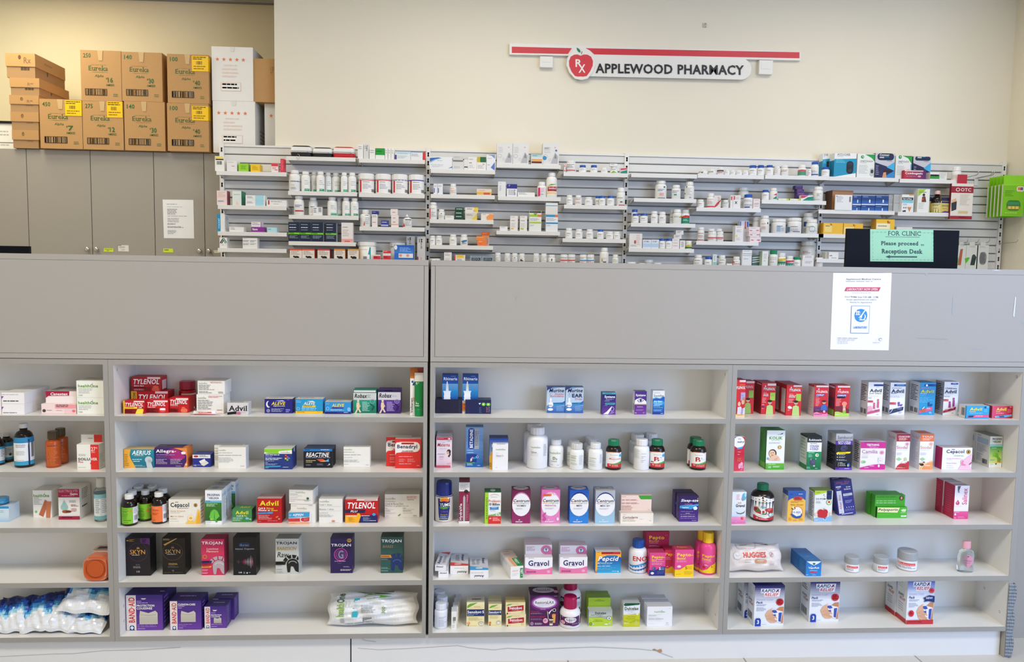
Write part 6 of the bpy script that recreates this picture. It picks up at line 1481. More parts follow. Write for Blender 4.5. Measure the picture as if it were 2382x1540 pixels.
p = box(1024, 526, 1238, 886, 'f1e4ae', 'narrower cream box with navy band, in front', 'p 6aa83a 1030 588 1075 550 1185 536 1130 565 1060 590;l 1105 580 1215 602 2 d8c06a;r 1026 626 1236 704 1c2f6a;t Senokot·S 1032 640 1228 672 fff b;l 1032 680 1230 696 2 bcd;l 1050 722 1200 770 3 d8c88a;e 1052 830 18 19 e8703a;e 1190 828 36 34 b8b09a;e 1190 832 28 24 e8e4e0;e 1050 864 14 9 6a5a2a;l 1075 862 1200 872 1 d8c88a', d=.035, top='c9bf98')
behind(p, 'narrower cream box with navy band, rear of the pair', dy=.038)
sr = 'p 6aa83a 1312 556 1345 528 1430 518 1370 545;l 1435 520 1545 536 1 d8b85a;p b8142c 1336 574 1597 546 1597 630 1340 652;t Senokot 1364 566 1572 612 fff b;l 1405 620 1530 634 1 fbb;e 1580 640 12 12 e8a03a;e 1335 680 13 12 5a4a2a;l 1362 674 1400 686 1 a86;e 1580 656 20 16 d8cfa0'
p = box(1312, 694, 1634, 897, 'efdfae', 'cream box with red band, lower of two', sr.replace('556', '752').replace('528', '724').replace('518', '714').replace('545;', '741;').replace('520 1545 536', '716 1545 732').replace('1336 574 1597 546 1597 630 1340 652', '1344 768 1602 744 1602 826 1348 846').replace('1364 566 1572 612', '1370 762 1580 806').replace('620 1530 634', '814 1530 828').replace('640 12', '834 12').replace('680 13', '876 13').replace('674 1400 686', '870 1400 882').replace('656 20', '852 20'), d=.045, top='cdbf90')
box(1306, 498, 1624, 694, 'efdfae', 'cream box with red band, upper of two', sr, d=.045, y=p['y'], z=p['z1'] + .0004, top='c2ad72')
box(1698, 382, 2168, 886, '46144a', 'large dark purple box with a white oval', 'g 1698 382 2168 886 3c1040 561c58;e 1935 510 235 130 6a1f72;e 1935 505 205 100 a86ab0;e 1935 502 180 80 eae6ec;l 2090 396 2150 408 1 b9a;t RestoraLAX 1784 476 2092 522 3a2a3e;l 1820 536 2050 546 1 b9b;l 1835 556 1990 566 1 ccc;l 1870 606 2005 618 1 dcd;t Mix-in-Pax 1712 632 1852 652 c83a5a;l 1715 666 1905 690 2 a88aac;t Sachets_à_mélanger 1712 716 1955 744 c83a5a;l 1715 760 1925 784 2 a88aac;o 1735 840 26 26 ede .16;r 1720 838 1750 842 ede;r 1733 822 1737 858 ede;l 1782 828 1925 862 3 dcd;p e8a84a 2060 690 2120 690 2112 830 2068 830;e 2090 692 30 12 d88a5a;p c9bfc4 1978 640 1990 640 2005 760 1996 770;p d8c8b8 2010 750 2086 750 2074 852 2024 852;p 6a4a3a 2012 790 2080 790 2072 836 2026 836;e 2048 756 38 10 2a1a1a;e 2048 858 30 10 e8e0d8;p e8e4ea 2000 660 2030 630 2080 590 2090 600 2040 640 2015 690;q 2060 585 2130 655 17111a;q 2068 592 2122 648 e4e0e4;q 2076 600 2114 640 17111a;e 1955 790 42 42 f0a8c4;l 1930 770 1980 810 3 c05a8a|T: e .5 .4 .38 .34 c9bcc8;t RestoraLAX .26 .26 .76 .54 333;e .92 .6 .08 .16 d88aa8|L: r 0 0 1 1 c9bccb', d=.07, top='3a1040', side='b8a8ba')
RG = 'a'
LX = 'p 52195a 12 588 80 596 150 590 220 592 290 580 290 728 200 732 140 718 80 722 12 704;e 160 636 78 44 eae4ea;t RestoraLAX 105 624 232 646 3a2a3e;l 120 652 205 660 1 b9b;e 62 684 28 26 f0a8c4;l 45 672 80 696 3 c05a8a;e 55 604 10 10 b88ab8;l 180 682 282 712 3 b88ab8;l 105 690 130 705 1 b9b'
p = bottle(10, 325, 292, 778, 'pf1eff0', 'white and purple bottle with crimson cap, in front', LX, cap='pa8124e', ch=.385, cr=.63, sh=.19, nk=.0, ribs=.015, name='laxative_bottle')
bottle(2, 60, 304, 700, 'pf1eff0', 'taller white and purple bottle, crimson cap touching the shelf above', 'r 2 345 304 600 52195a;e 220 440 70 40 cfc4d0;e 60 450 40 40 8a3a5a', cap='pa8124e', ch=.3, cr=.6, sh=.24, nk=.0, ribs=.015, y=.078, name='laxative_bottle')
p = box(404, 522, 720, 732, 'a8b0a8', 'silver and lime box, low, front of three', 'g 404 522 720 600 a2aaa6 c2c8c4;p b8d23a 404 612 460 620 560 612 640 640 720 600 720 732 404 732;p d8e48a 420 630 500 690 440 640;t Dulcelax 488 541 638 573 24382c b;l 430 582 695 594 1 4a6a4a;l 545 598 585 606 1 4a6a4a;l 505 612 625 620 1 889;e 678 628 30 27 3a5a3a;e 678 628 26 23 eceee8;t 1 672 616 684 640 2a4a2a b;l 490 648 610 656 1 7a8a2a;l 460 664 645 674 1 5a7a2a;o 432 700 18 18 1f3a2a .3;l 450 690 480 715 3 eef;e 640 706 30 10 e8f0c0;l 675 686 705 716 2 eef', d=.03, top='b5bab4')
q = box(396, 400, 694, 732, 'a9cc35', 'lime box with dark print, standing behind the silver one', 'l 510 425 580 434 1 5a7a1a;l 480 440 615 454 1 5a7a1a', y=p['y'] + .034, d=.028, top='7a9a3a', h=.085)
behind(q, 'lime box with dark print, rear of the three', dy=.03, dx=-.001)
box(872, 424, 1094, 742, 'e9ecf0', 'upright white and lime box with a dark green strip', 'p 17563a 876 436 890 424 1090 424 1090 438 1078 448 892 464 876 452;l 920 436 1050 446 1 cdc;t Dulcelax 888 476 1076 518 1f4a34 b;l 890 526 1075 536 1 99c;l 975 540 1000 550 1 88a;l 930 556 1040 562 1 bbc;p c8cc1e 872 582 960 580 1094 560 1094 742 872 742;p b0b814 876 655 960 680 1060 640 1094 655 1094 665 1050 672 960 694 876 668;l 930 604 1050 614 1 7a7a1a;l 905 624 1060 634 1 7a7a1a;l 930 644 1050 652 1 9a9a1a;t 10 890 682 910 704 fff b;l 915 682 960 706 2 f4f4c0;l 1030 660 1080 720 4 e8e8a0;e 1058 570 18 14 eceef2|L: r 0 0 1 1 dfe2e6;l .2 .2 .8 .9 8 c4c8cc', d=.045, top='b4b8bc', side='dcdfe2')
p = box(1192, 470, 1532, 736, 'f0f0f4', 'white diarrhea relief box, front of three', ho(1288, 524, 1432, 552, 'a9c8a0', '8aa88a') + 'l 1482 492 1522 500 1 bbb;l 1215 576 1395 582 1 ccc;l 1210 588 1368 604 1 b0b8b0;l 1210 612 1430 620 1 ccd;l 1210 632 1500 648 1 a8b0a8;l 1210 656 1480 662 1 ccd;l 1210 694 1345 702 1 ddd;l 1450 688 1500 700 1 99a;l 1440 712 1515 722 1 aab|L: r 0 0 1 1 e2e2e8;l .2 .2 .8 .8 4 bbc', d=.03, top='c4c4ca', side='e0e0e6')
p = behind(p, 'white diarrhea relief box, middle of three', dy=.034, dx=-.002)
behind(p, 'white diarrhea relief box, rear of three', dy=.034, dx=-.002)
shelf(4, 1, 'L')
def kid(cx_, cy_, yb, k=1.0, shirt='bcd884', hair='1f1512'):
 return 'p {7} {3:.0f} {4} {5:.0f} {6:.0f} {0:.0f} {8:.0f} {9:.0f} {6:.0f} {10:.0f} {4};e {0:.0f} {1:.0f} {11:.0f} {11:.0f} d8a888;e {0:.0f} {2:.0f} {12:.0f} {13:.0f} {14}'.format(cx_, cy_, cy_ - 16 * k, cx_ - 48 * k, yb, cx_ - 40 * k, cy_ + 50 * k, shirt, cy_ + 30 * k, cx_ + 40 * k, cx_ + 50 * k, 27 * k, 30 * k, 16 * k, hair)
p = box(58, 250, 247, 702, 'd8262c', 'red infant medicine box with an orange base, by the side panel', 'r 145 252 256 276 f4dad8;t Infants 150 300 232 318 f0a03a i;t TYLENOL 70 326 242 360 fff bi;r 172 400 247 500 b8a8dc;l 185 436 235 446 1 76a;e 222 500 30 45 c88a5a;e 208 518 22 28 e8b898;e 150 540 24 28 f0c4a0;p e8dfee 125 580 180 570 200 600 247 580 247 665 120 665;p b8a0d0 190 590 225 600 215 665 180 665;g 58 664 247 702 f8b84a f4e0c0;l 125 674 215 684 1 c80|T: r 0 0 1 1 9c1a22', d=.05, y=.03, top='8f1a22')
box(222, 265, 364, 668, 'c8232a', 'red medicine box with a boy in green, behind the infant one', 'r 255 266 364 290 e8c0c0;t TYLENOL 232 322 350 350 e8c8c8 bi;r 294 380 356 470 8ab84a;' + kid(285, 500, 665, .9, '9ab860'), d=.045, y=.095, top='7f1820')
p = box(463, 290, 650, 703, 'd4232a', 'red medicine box with a boy in green, closest after the infant ones', 'r 538 298 650 326 f4dad8;p f2c8c0 500 330 515 318 520 340 505 350;t Childrens 540 336 622 352 f2903a i;t TYLENOL 484 354 637 386 fff bi;l 486 414 540 424 1 fbb;t FEVER 486 432 552 446 fff b;t & 484 450 494 466 fff b;t PAIN 498 450 550 466 fff b;r 574 416 642 520 a4cc4a;l 585 456 632 468 1 5a8a2a;l 474 486 530 560 4 f4b0b0;e 490 605 18 14 7a2a6a;l 470 570 510 590 2 fcc;l 472 625 510 638 1 fcc;' + kid(574, 545, 703) + '|L: r .1 .04 .9 .08 e8c0c0', d=.05, side='9f1a24', top='9c1c28')
behind(p, 'red medicine box with a boy in green, rear of the first pair', dy=.053, dx=-.001)
p = box(793, 316, 992, 722, 'd4232a', 'red medicine box with a boy, white panel on its side', 'r 880 320 992 342 f4dad8;p f2c8c0 840 350 855 335 862 358 848 366;t Enfants 902 350 970 366 f2903a i;t TYLENOL 828 368 978 400 fff bi;l 828 434 890 444 1 fbb;t FIEVRE_et 828 448 915 464 fff b;t DOULEUR 824 468 910 484 fff b;r 918 434 984 530 a4cc4a;l 820 500 905 560 4 f4b0b0;p f4e8e8 815 600 840 592 870 610 870 632 830 632 815 622;l 815 644 850 660 2 fcc;' + kid(920, 552, 722) + '|L: r .15 .14 .85 .92 cfc9c9;l .2 .5 .8 .52 1 999', d=.05, side='b8202a', top='9c1c28')
behind(p, 'red medicine box with a boy, behind the white-panelled one', dy=.053, dx=-.001)
box(1160, 322, 1345, 730, 'd2212a', 'red medicine box with a pink base and a cartoon child', 'r 1184 324 1345 346 f4dad8;p f2c8c0 1205 372 1220 356 1228 378 1212 386;l 1235 378 1302 388 1 f29;t TYLENOL 1184 392 1336 422 fff bi;p 2f4aa8 1182 438 1300 432 1294 460 1180 466;t COMPLET 1186 440 1290 460 fff bi;l 1180 474 1220 484 1 fbb;l 1182 496 1240 640 8 f4b0b0;g 1160 600 1345 672 7a2a6a 4a1a4a;p f088b8 1160 690 1200 672 1240 690 1300 700 1345 690 1345 730 1160 730;l 1170 702 1300 716 1 fff;' + kid(1292, 545, 650, .9, '3a6ac0', '3a2018') + ';e 1298 668 16 18 f4a8c8;l 1182 645 1240 660 1 888|L: r 0 0 1 1 d8d0d0;r 0 .0 1 .06 c8303a;l .2 .2 .8 .9 8 c4b8b8', d=.045, top='b0202c', side='d8d0d0')
box(1440, 324, 1630, 732, 'cf2029', 'red medicine box with a lime base and a cartoon child', 'r 1466 328 1630 350 f4dad8;p f2c8c0 1484 378 1500 362 1508 384 1492 392;l 1520 382 1605 392 1 f29;t TYLENOL 1466 396 1616 424 fff bi;p 2f4aa8 1462 444 1592 438 1586 466 1460 472;t COMPLETE 1466 446 1582 466 fff bi;p 1a1a3a 1462 474 1575 470 1570 490 1470 492;l 1475 478 1560 488 1 fff;l 1452 500 1520 640 8 f4b0b0;p 7a1622 1440 600 1520 590 1630 640 1630 690 1440 690;e 1562 565 34 30 f2907a;e 1562 600 20 22 d8a888;p f4b0b0 1545 620 1580 620 1585 665 1545 665;p b8dc5a 1436 672 1480 668 1560 690 1630 690 1630 732 1436 732;e 1565 674 22 22 8ac83a;l 1450 704 1520 716 1 eef|L: r .1 .05 .9 .1 e8c8c8;r .1 .4 .9 .75 6a2030;r .1 .8 .9 .98 8aa83a', d=.05, top='a81f2c', side='a82030')
RG = 'N'
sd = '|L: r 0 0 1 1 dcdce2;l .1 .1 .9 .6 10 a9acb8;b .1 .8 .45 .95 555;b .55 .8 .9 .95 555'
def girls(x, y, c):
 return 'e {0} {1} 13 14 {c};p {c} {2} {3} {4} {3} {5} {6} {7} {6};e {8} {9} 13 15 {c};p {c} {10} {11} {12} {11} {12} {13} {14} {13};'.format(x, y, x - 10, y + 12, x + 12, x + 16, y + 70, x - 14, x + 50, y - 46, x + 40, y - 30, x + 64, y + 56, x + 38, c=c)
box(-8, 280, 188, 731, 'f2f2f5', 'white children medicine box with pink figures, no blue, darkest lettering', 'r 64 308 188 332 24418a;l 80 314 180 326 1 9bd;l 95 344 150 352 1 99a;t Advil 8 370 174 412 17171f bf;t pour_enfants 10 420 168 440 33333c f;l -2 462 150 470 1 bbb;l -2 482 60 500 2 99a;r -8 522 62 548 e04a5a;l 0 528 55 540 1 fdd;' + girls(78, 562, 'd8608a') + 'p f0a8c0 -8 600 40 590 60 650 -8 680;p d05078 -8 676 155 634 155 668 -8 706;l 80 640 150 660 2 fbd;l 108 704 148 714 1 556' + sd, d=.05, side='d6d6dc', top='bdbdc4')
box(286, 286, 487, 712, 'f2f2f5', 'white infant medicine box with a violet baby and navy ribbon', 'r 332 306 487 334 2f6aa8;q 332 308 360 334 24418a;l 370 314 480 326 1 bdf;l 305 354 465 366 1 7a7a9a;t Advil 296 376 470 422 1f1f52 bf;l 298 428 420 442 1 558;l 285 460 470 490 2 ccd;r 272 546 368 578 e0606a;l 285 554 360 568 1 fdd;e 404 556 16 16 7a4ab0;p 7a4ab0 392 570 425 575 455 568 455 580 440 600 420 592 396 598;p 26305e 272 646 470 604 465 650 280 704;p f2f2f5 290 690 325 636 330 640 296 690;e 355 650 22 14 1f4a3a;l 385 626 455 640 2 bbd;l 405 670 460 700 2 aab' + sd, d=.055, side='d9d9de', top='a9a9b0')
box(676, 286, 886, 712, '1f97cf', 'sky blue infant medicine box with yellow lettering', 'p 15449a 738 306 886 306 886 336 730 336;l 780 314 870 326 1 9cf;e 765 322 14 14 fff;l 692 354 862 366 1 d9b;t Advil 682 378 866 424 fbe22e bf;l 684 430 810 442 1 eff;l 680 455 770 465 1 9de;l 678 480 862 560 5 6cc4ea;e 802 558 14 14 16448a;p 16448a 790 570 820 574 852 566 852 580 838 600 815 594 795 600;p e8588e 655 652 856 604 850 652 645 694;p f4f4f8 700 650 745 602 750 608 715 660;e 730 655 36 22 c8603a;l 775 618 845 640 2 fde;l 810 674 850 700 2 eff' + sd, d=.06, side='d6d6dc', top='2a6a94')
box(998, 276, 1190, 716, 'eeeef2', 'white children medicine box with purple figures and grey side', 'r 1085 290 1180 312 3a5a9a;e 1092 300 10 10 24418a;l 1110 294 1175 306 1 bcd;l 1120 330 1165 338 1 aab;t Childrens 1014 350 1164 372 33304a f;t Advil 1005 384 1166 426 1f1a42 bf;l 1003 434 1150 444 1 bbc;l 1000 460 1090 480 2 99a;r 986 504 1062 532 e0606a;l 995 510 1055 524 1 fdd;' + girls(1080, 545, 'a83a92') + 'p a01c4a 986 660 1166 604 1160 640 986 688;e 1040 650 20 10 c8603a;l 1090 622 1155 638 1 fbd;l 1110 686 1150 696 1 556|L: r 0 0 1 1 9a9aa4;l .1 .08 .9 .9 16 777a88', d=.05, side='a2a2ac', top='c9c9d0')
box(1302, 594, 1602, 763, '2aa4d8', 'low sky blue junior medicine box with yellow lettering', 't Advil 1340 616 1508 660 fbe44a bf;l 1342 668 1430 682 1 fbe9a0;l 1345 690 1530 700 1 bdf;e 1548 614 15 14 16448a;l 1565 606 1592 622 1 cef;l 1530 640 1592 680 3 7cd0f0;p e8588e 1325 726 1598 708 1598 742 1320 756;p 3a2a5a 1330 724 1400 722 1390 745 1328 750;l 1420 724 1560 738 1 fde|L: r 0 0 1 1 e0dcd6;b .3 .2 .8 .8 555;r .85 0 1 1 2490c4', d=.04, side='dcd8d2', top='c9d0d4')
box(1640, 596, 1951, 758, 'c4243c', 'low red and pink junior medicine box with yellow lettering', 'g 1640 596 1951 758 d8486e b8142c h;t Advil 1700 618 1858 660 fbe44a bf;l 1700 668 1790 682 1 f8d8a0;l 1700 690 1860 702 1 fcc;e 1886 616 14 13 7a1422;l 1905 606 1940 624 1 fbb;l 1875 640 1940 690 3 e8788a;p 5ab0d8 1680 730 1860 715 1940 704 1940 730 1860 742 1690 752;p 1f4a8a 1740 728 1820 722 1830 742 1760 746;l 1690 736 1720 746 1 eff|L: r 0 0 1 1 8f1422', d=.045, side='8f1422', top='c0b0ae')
shelf(4, 2, 'L')
box(20, 1008, 236, 1424, 'd0203a', 'deep pink kids allergy box with a cloud, by the side panel', 'g 20 1200 236 1424 c81c3a e0405a;e 130 1070 106 72 f4f4f8;e 128 1078 96 60 fbfbfd;l 112 1028 180 1042 1 9ac;t nadryl 100 1052 224 1086 2a3068 b;p 4aa0e0 96 1140 150 1132 215 1118 190 1148 100 1160;l 110 1128 180 1138 1 fff;l 108 1186 185 1200 1 fbb;l 108 1216 160 1230 1 fbb;l 105 1264 200 1310 3 e8883a;e 160 1360 32 30 f2a0c4;e 190 1340 26 28 f4b4d0;e 200 1372 26 24 f08ab8;e 150 1378 20 16 f4b4d0;l 170 1406 215 1416 1 fdd|T: l .5 .3 .9 .6 2 555', d=.045, top='c0c4c8', y=.02)
box(528, 920, 770, 1437, 'f1f3f2', 'tall white colic drops box with green side and a baby', 'p 2a3a6a 700 970 720 962 740 950 735 970;l 668 970 745 982 1 99a;t KOLIK 562 1000 736 1040 46a046 b;l 590 1050 715 1058 1 99a;l 560 1076 720 1098 3 c0c4c4;o 702 1142 28 27 d8c090 .15;e 702 1142 20 19 b8862a;t 1 696 1130 708 1154 fbe9b0 b;e 612 1222 52 54 4a3428;e 606 1226 42 44 ecc4a4;e 592 1218 5 6 4a3428;e 618 1214 5 6 4a3428;e 608 1246 14 7 c87a6a;p ecc4a4 568 1316 566 1290 600 1262 650 1240 690 1262 716 1300 712 1318;p e0b090 640 1290 690 1270 670 1316 630 1316;e 550 1290 10 16 58b0d0;g 528 1354 770 1437 6ab83a 4aa42c;l 560 1364 720 1376 1 efe;l 560 1390 600 1424 3 dfd;l 620 1390 715 1410 2 fff|T: r 0 0 1 1 2f7a34;l .2 .3 .8 .7 2 5a9a5a|L: r 0 0 1 1 3f9a38;r .82 0 1 1 2f7a2c;l .1 .12 .5 .6 12 2a6a24;r .1 .84 .9 .97 6aba3a', d=.06, side='3f9a38', top='2f7a34')
box(1066, 998, 1257, 1440, '167a48', 'black, white and green cough syrup box', 'r 1066 998 1257 1078 14161a;t Robitussin 1086 1030 1250 1060 f4f4f4 b;r 1066 1078 1257 1202 f0f0f4;l 1105 1088 1215 1102 1 54a;t COUGH 1104 1112 1218 1146 4a3a9a b;t & 1104 1154 1120 1176 4a3a9a;t COLD 1128 1150 1214 1180 4a3a9a b;g 1066 1202 1257 1440 1c8a52 116a3c;l 1085 1212 1175 1226 1 bfd;l 1085 1236 1140 1280 3 9dc;e 1200 1246 24 22 e4ecd4;e 1205 1244 14 12 8ab88a;e 1142 1340 38 40 4a4468;e 1155 1335 28 26 5a5478;p d8e8d8 1175 1300 1190 1286 1188 1310;e 1120 1300 12 16 8a84a0;e 1165 1388 14 10 d8e0d8;o 1145 1340 56 54 2a9a62 .06;l 1066 1400 1130 1430 3 9dc;l 1180 1418 1225 1428 1 fff|T: r 0 0 1 1 17191d|L: r 0 0 1 1 d4d9d4;r 0 0 1 .05 17191d;l .15 .1 .9 .75 7 aab4aa;r 0 .86 1 1 1f7a4a', d=.055, side='d2d7d2', top='17191d')
box(1444, 962, 1668, 1442, '17151f', 'silver and black syrup box with dark berries and purple band', 'g 1444 962 1668 1056 c9c9cd a9a9ad;t Sambucol 1466 992 1660 1030 4a4a6a;l 1470 1036 1655 1044 1 778;r 1444 1056 1668 1108 5a2f9a;t ANTI-VIRAL 1470 1062 1645 1080 fff b;t FLU_CARE 1480 1084 1636 1102 fff b;e 1555 1150 52 40 2a2440;e 1535 1140 20 18 443a62;e 1565 1132 18 17 4a4070;e 1585 1152 20 18 3c325a;e 1548 1166 22 18 352c52;e 1520 1160 14 14 4a4070;l 1520 1180 1590 1192 1 779;p fbe02a 1455 1214 1480 1204 1646 1200 1634 1222 1455 1232;l 1490 1208 1620 1222 1 a80;e 1470 1238 6 6 fff;l 1488 1232 1612 1252 2 ccd;e 1470 1272 6 6 fff;l 1488 1266 1610 1286 2 ccd;e 1468 1306 6 6 fff;l 1486 1302 1610 1322 2 ccd;e 1486 1348 5 5 fbe02a;l 1502 1342 1545 1354 1 fff;e 1484 1366 5 5 fbe02a;l 1502 1360 1580 1372 1 fff;e 1484 1386 5 5 fbe02a;l 1502 1380 1590 1392 1 fff;e 1618 1376 20 26 2f6ac0;e 1614 1380 8 14 f2d04a;r 1444 1408 1668 1442 6a42b0;l 1448 1416 1500 1432 1 fd8;l 1570 1418 1640 1432 1 ddf|L: r 0 0 1 .3 b4b4b8;r 0 .3 1 1 1c1a24;l .1 .35 .9 .9 10 4a4858;l .2 .05 .6 .25 6 888', d=.06, side='1c1a24', top='a4a4a8')
RG = 'N'
box(-107, 1072, 225, 1436, 'f3edf2', 'white and magenta teething box', 'r -107 1072 225 1156 d22a94;l -60 1080 150 1090 1 f8c;t TEETHING -30 1098 134 1124 fff b;l 0 1130 100 1138 1 fbe;l 10 1144 190 1152 1 fbe;t Camilia -88 1174 120 1224 c88ab0;o 175 1212 30 26 e8a8c8 .12;e 175 1212 20 18 e88ab8;e 172 1214 6 7 c8488a;l -85 1240 40 1250 1 ccc;l -85 1262 20 1290 2 ccc;e -62 1336 32 18 a8d49a;e -56 1336 16 12 8ac07a;p dfe4ee 132 1276 150 1280 145 1340 128 1330;e 170 1300 26 20 f2dfe8;p d22a94 -107 1412 0 1388 80 1372 160 1364 225 1368 225 1436 -107 1436;e 140 1388 12 18 fff;l 20 1386 90 1404 1 fce;l -50 1410 10 1424 1 fce|L: r 0 0 1 1 e6e0e6;l .2 .1 .9 .8 10 c4bcc4|T: l .1 .3 .9 .7 1 d8a8c8', d=.05, top='dccfd8', side='e0dae0')
def stoda(x0, c, c2, ttl, extra, dsc, xw):
 s_ = xw / 180.0
 X = lambda k: x0 + k * s_
 a = 'r {0} 966 {1} 1066 {2};t {3} {4:.0f} 990 {5:.0f} 1014 fff b;l {6:.0f} 1022 {7:.0f} 1056 3 fdc;'.format(x0, x0 + xw, c, ttl, X(22), X(172), X(30), X(165))
 a += 't Stodal {0:.0f} 1124 {1:.0f} 1164 {2};o {3:.0f} 1100 {4:.0f} 22 {2} .14;e {3:.0f} 1100 {5:.0f} 12 {2};l {6:.0f} 1178 {1:.0f} 1188 1 ddd;l {6:.0f} 1215 {7:.0f} 1250 3 ccd;'.format(X(6), X(150), c2, X(142), 26 * s_, 13 * s_, X(10), X(105))
 a += 'p 9ccc9a {0:.0f} 1298 {1:.0f} 1278 {2:.0f} 1298 {1:.0f} 1320;e {1:.0f} 1299 {3:.0f} 14 a4d49a;'.format(X(6), X(44), X(80), 28 * s_) + extra
 return box(x0, 966, x0 + xw, 1434, 'f6f3f6', dsc, a + '|L: r 0 0 1 1 e2dde2;t Stodal .15 .08 .85 .17 %s;l .2 .22 .9 .85 16 c4bfc6|T: r .1 .2 .9 .8 %s' % (c2, c), d=.06, side='deD9de'.lower(), top='cfc6cc')
stoda(366, 'b02038', 'd87a98', 'COLD&COUGH', 'p c8283a 355 1434 400 1380 450 1345 520 1326 546 1330 546 1434;p f4ece8 440 1345 460 1330 490 1320 520 1330 520 1340 470 1350;e 495 1300 18 24 c4d49a;r 450 1380 500 1400 8a4a2a;l 430 1350 510 1366 1 fdd;l 380 1406 500 1424 2 fbb', 'white and dark red homeopathic syrup box', 180)
stoda(679, 'f0783c', 'e8a488', 'TOUX', 'p f6d0a0 675 1434 680 1360 720 1330 780 1350 862 1310 862 1434;p f4a060 730 1400 790 1350 862 1330 862 1434 720 1434;e 716 1372 26 18 2a2028;e 690 1362 14 8 4a3a2a;e 740 1340 14 8 3a3a3a;p f4e4b0 680 1340 690 1324 700 1340;l 760 1380 850 1400 1 fff;l 690 1410 840 1426 2 e8a070', 'white and orange homeopathic syrup box', 182)
box(978, 1150, 1372, 1437, 'f5f1f5', 'white and pink lozenge box with a gold numeral', 't Cepacol 1030 1176 1266 1236 1f3a52 b;r 1098 1168 1140 1175 1f3a52;t Children 1130 1244 1260 1264 8ab89a;e 1322 1204 28 28 4a3410;e 1322 1204 24 24 d8a63a;t 1 1313 1190 1331 1218 3a2a10 b;t Fruity_Strawberry 1040 1284 1226 1302 e088b8;l 1040 1308 1150 1316 1 ccc;t Fraise_Fruitee 1040 1344 1172 1362 e088b8;l 1040 1384 1170 1396 1 ccc;l 1035 1412 1160 1424 1 ccc;p f4c4d8 1195 1437 1230 1380 1222 1330 1240 1300 1270 1310 1290 1290 1350 1240 1372 1220 1372 1300 1330 1370 1372 1420 1372 1437;p e888b0 1228 1350 1245 1312 1268 1330 1250 1350 1290 1370 1290 1388 1240 1384;p c4487a 1330 1370 1372 1330 1372 1345 1350 1375|L: r 0 0 1 1 b81c5a', d=.04, side='b81c5a', top='bfb8be')
p = box(1606, 1000, 1808, 1408, 'e4e6d8', 'white and lime kids cough syrup box, in front', 't PROSPAN 1644 1020 1792 1048 232c48 b;t by 1646 1062 1660 1074 667;t HELIXIA 1664 1058 1778 1082 3a5a3a b;r 1610 1104 1808 1134 8ec8cc;g 1610 1134 1808 1350 4a9a4a d8e47a;l 1640 1150 1740 1160 1 cec;p 6aae2a 1660 1250 1690 1212 1740 1225 1760 1270 1800 1300 1790 1340 1750 1330 1730 1280 1700 1270 1665 1262;e 1685 1240 24 22 7ac03a;e 1748 1200 18 22 7ac03a;e 1748 1194 8 9 1f3a1f;p c87a4a 1740 1310 1790 1330 1796 1345 1740 1336;l 1620 1304 1720 1322 2 6ab;g 1606 1350 1808 1408 eef0dc f4f4f0;p 3a4a4a 1700 1358 1735 1350 1722 1378;l 1620 1364 1690 1374 1 667;l 1620 1386 1665 1394 1 aab|L: r 0 0 1 1 dcdcd4;r .1 .12 .9 .3 a9c0cc;l .1 .04 .5 .1 2 889;l .1 .34 .9 .6 8 a4a8a8;l .1 .65 .6 .9 5 aaa;b .55 .78 .9 .93 444', d=.075, side='d6d6ce', top='9a9c94')
behind(p, 'white and lime kids cough syrup box, rear of the pair', dy=.0775, dx=.001)
shelf(4, 3, 'U')
box(-20, 310, 258, 718, 'edf1f6', 'white and pink kids remedy box with a smile, by the side panel', 'g -20 420 258 620 eef2f6 d8e4f2;l 80 345 155 420 4 e09ab4;e 218 372 42 46 62b8dc;e 240 350 18 24 b8e0ee;e 195 400 24 26 8ca0b0;t kids 110 432 172 462 d8b08a;t Gravol 72 466 234 504 2a2c44 b;p 4a4a50 80 560 110 578 165 584 220 570 250 540 225 580 165 594 105 588;l 90 605 200 612 1 cde;g -20 626 258 718 f0a0cc e070b0;e 192 648 26 20 e8453a;e 205 640 14 12 f2786a;l 78 695 95 704 1 fff', d=.045, y=.02, top='c4c8cc')
bottle(325, 194, 622, 712, '@brown', 'large brown vitamin bottle with green cap and berry label', 'r 332 378 616 678 f1efec;p f1efec 332 378 480 345 616 395 616 420 332 420;p e8883a 470 428 490 404 512 402 530 424 512 412 490 414;t Jamieson 425 424 585 452 6a9a9a b;l 455 462 545 472 1 bbb;t Kids 460 478 530 514 4a9ab8 b;p b83038 375 510 420 498 440 530 470 560 520 520 560 505 610 520 608 590 540 605 470 600 400 585 375 560;e 420 545 32 28 4a7a3a;e 565 530 26 22 d8605a;e 590 560 20 20 a8242c;e 400 535 16 18 8a1c24;e 500 590 40 14 3a8a4a;t D 466 532 522 596 fff b;t 3 528 560 552 598 fff b;e 578 606 26 30 5aa890;e 578 606 18 20 cfe8dc;l 430 620 540 630 1 bbb;p b8202c 372 620 430 640 520 656 614 632 614 684 372 684;t 90 405 650 432 668 fff b;l 440 660 560 680 2 fcc', cap='p0f7a52', ch=.175, cr=.5, sh=.2, nk=.01, name='vitamin_bottle')
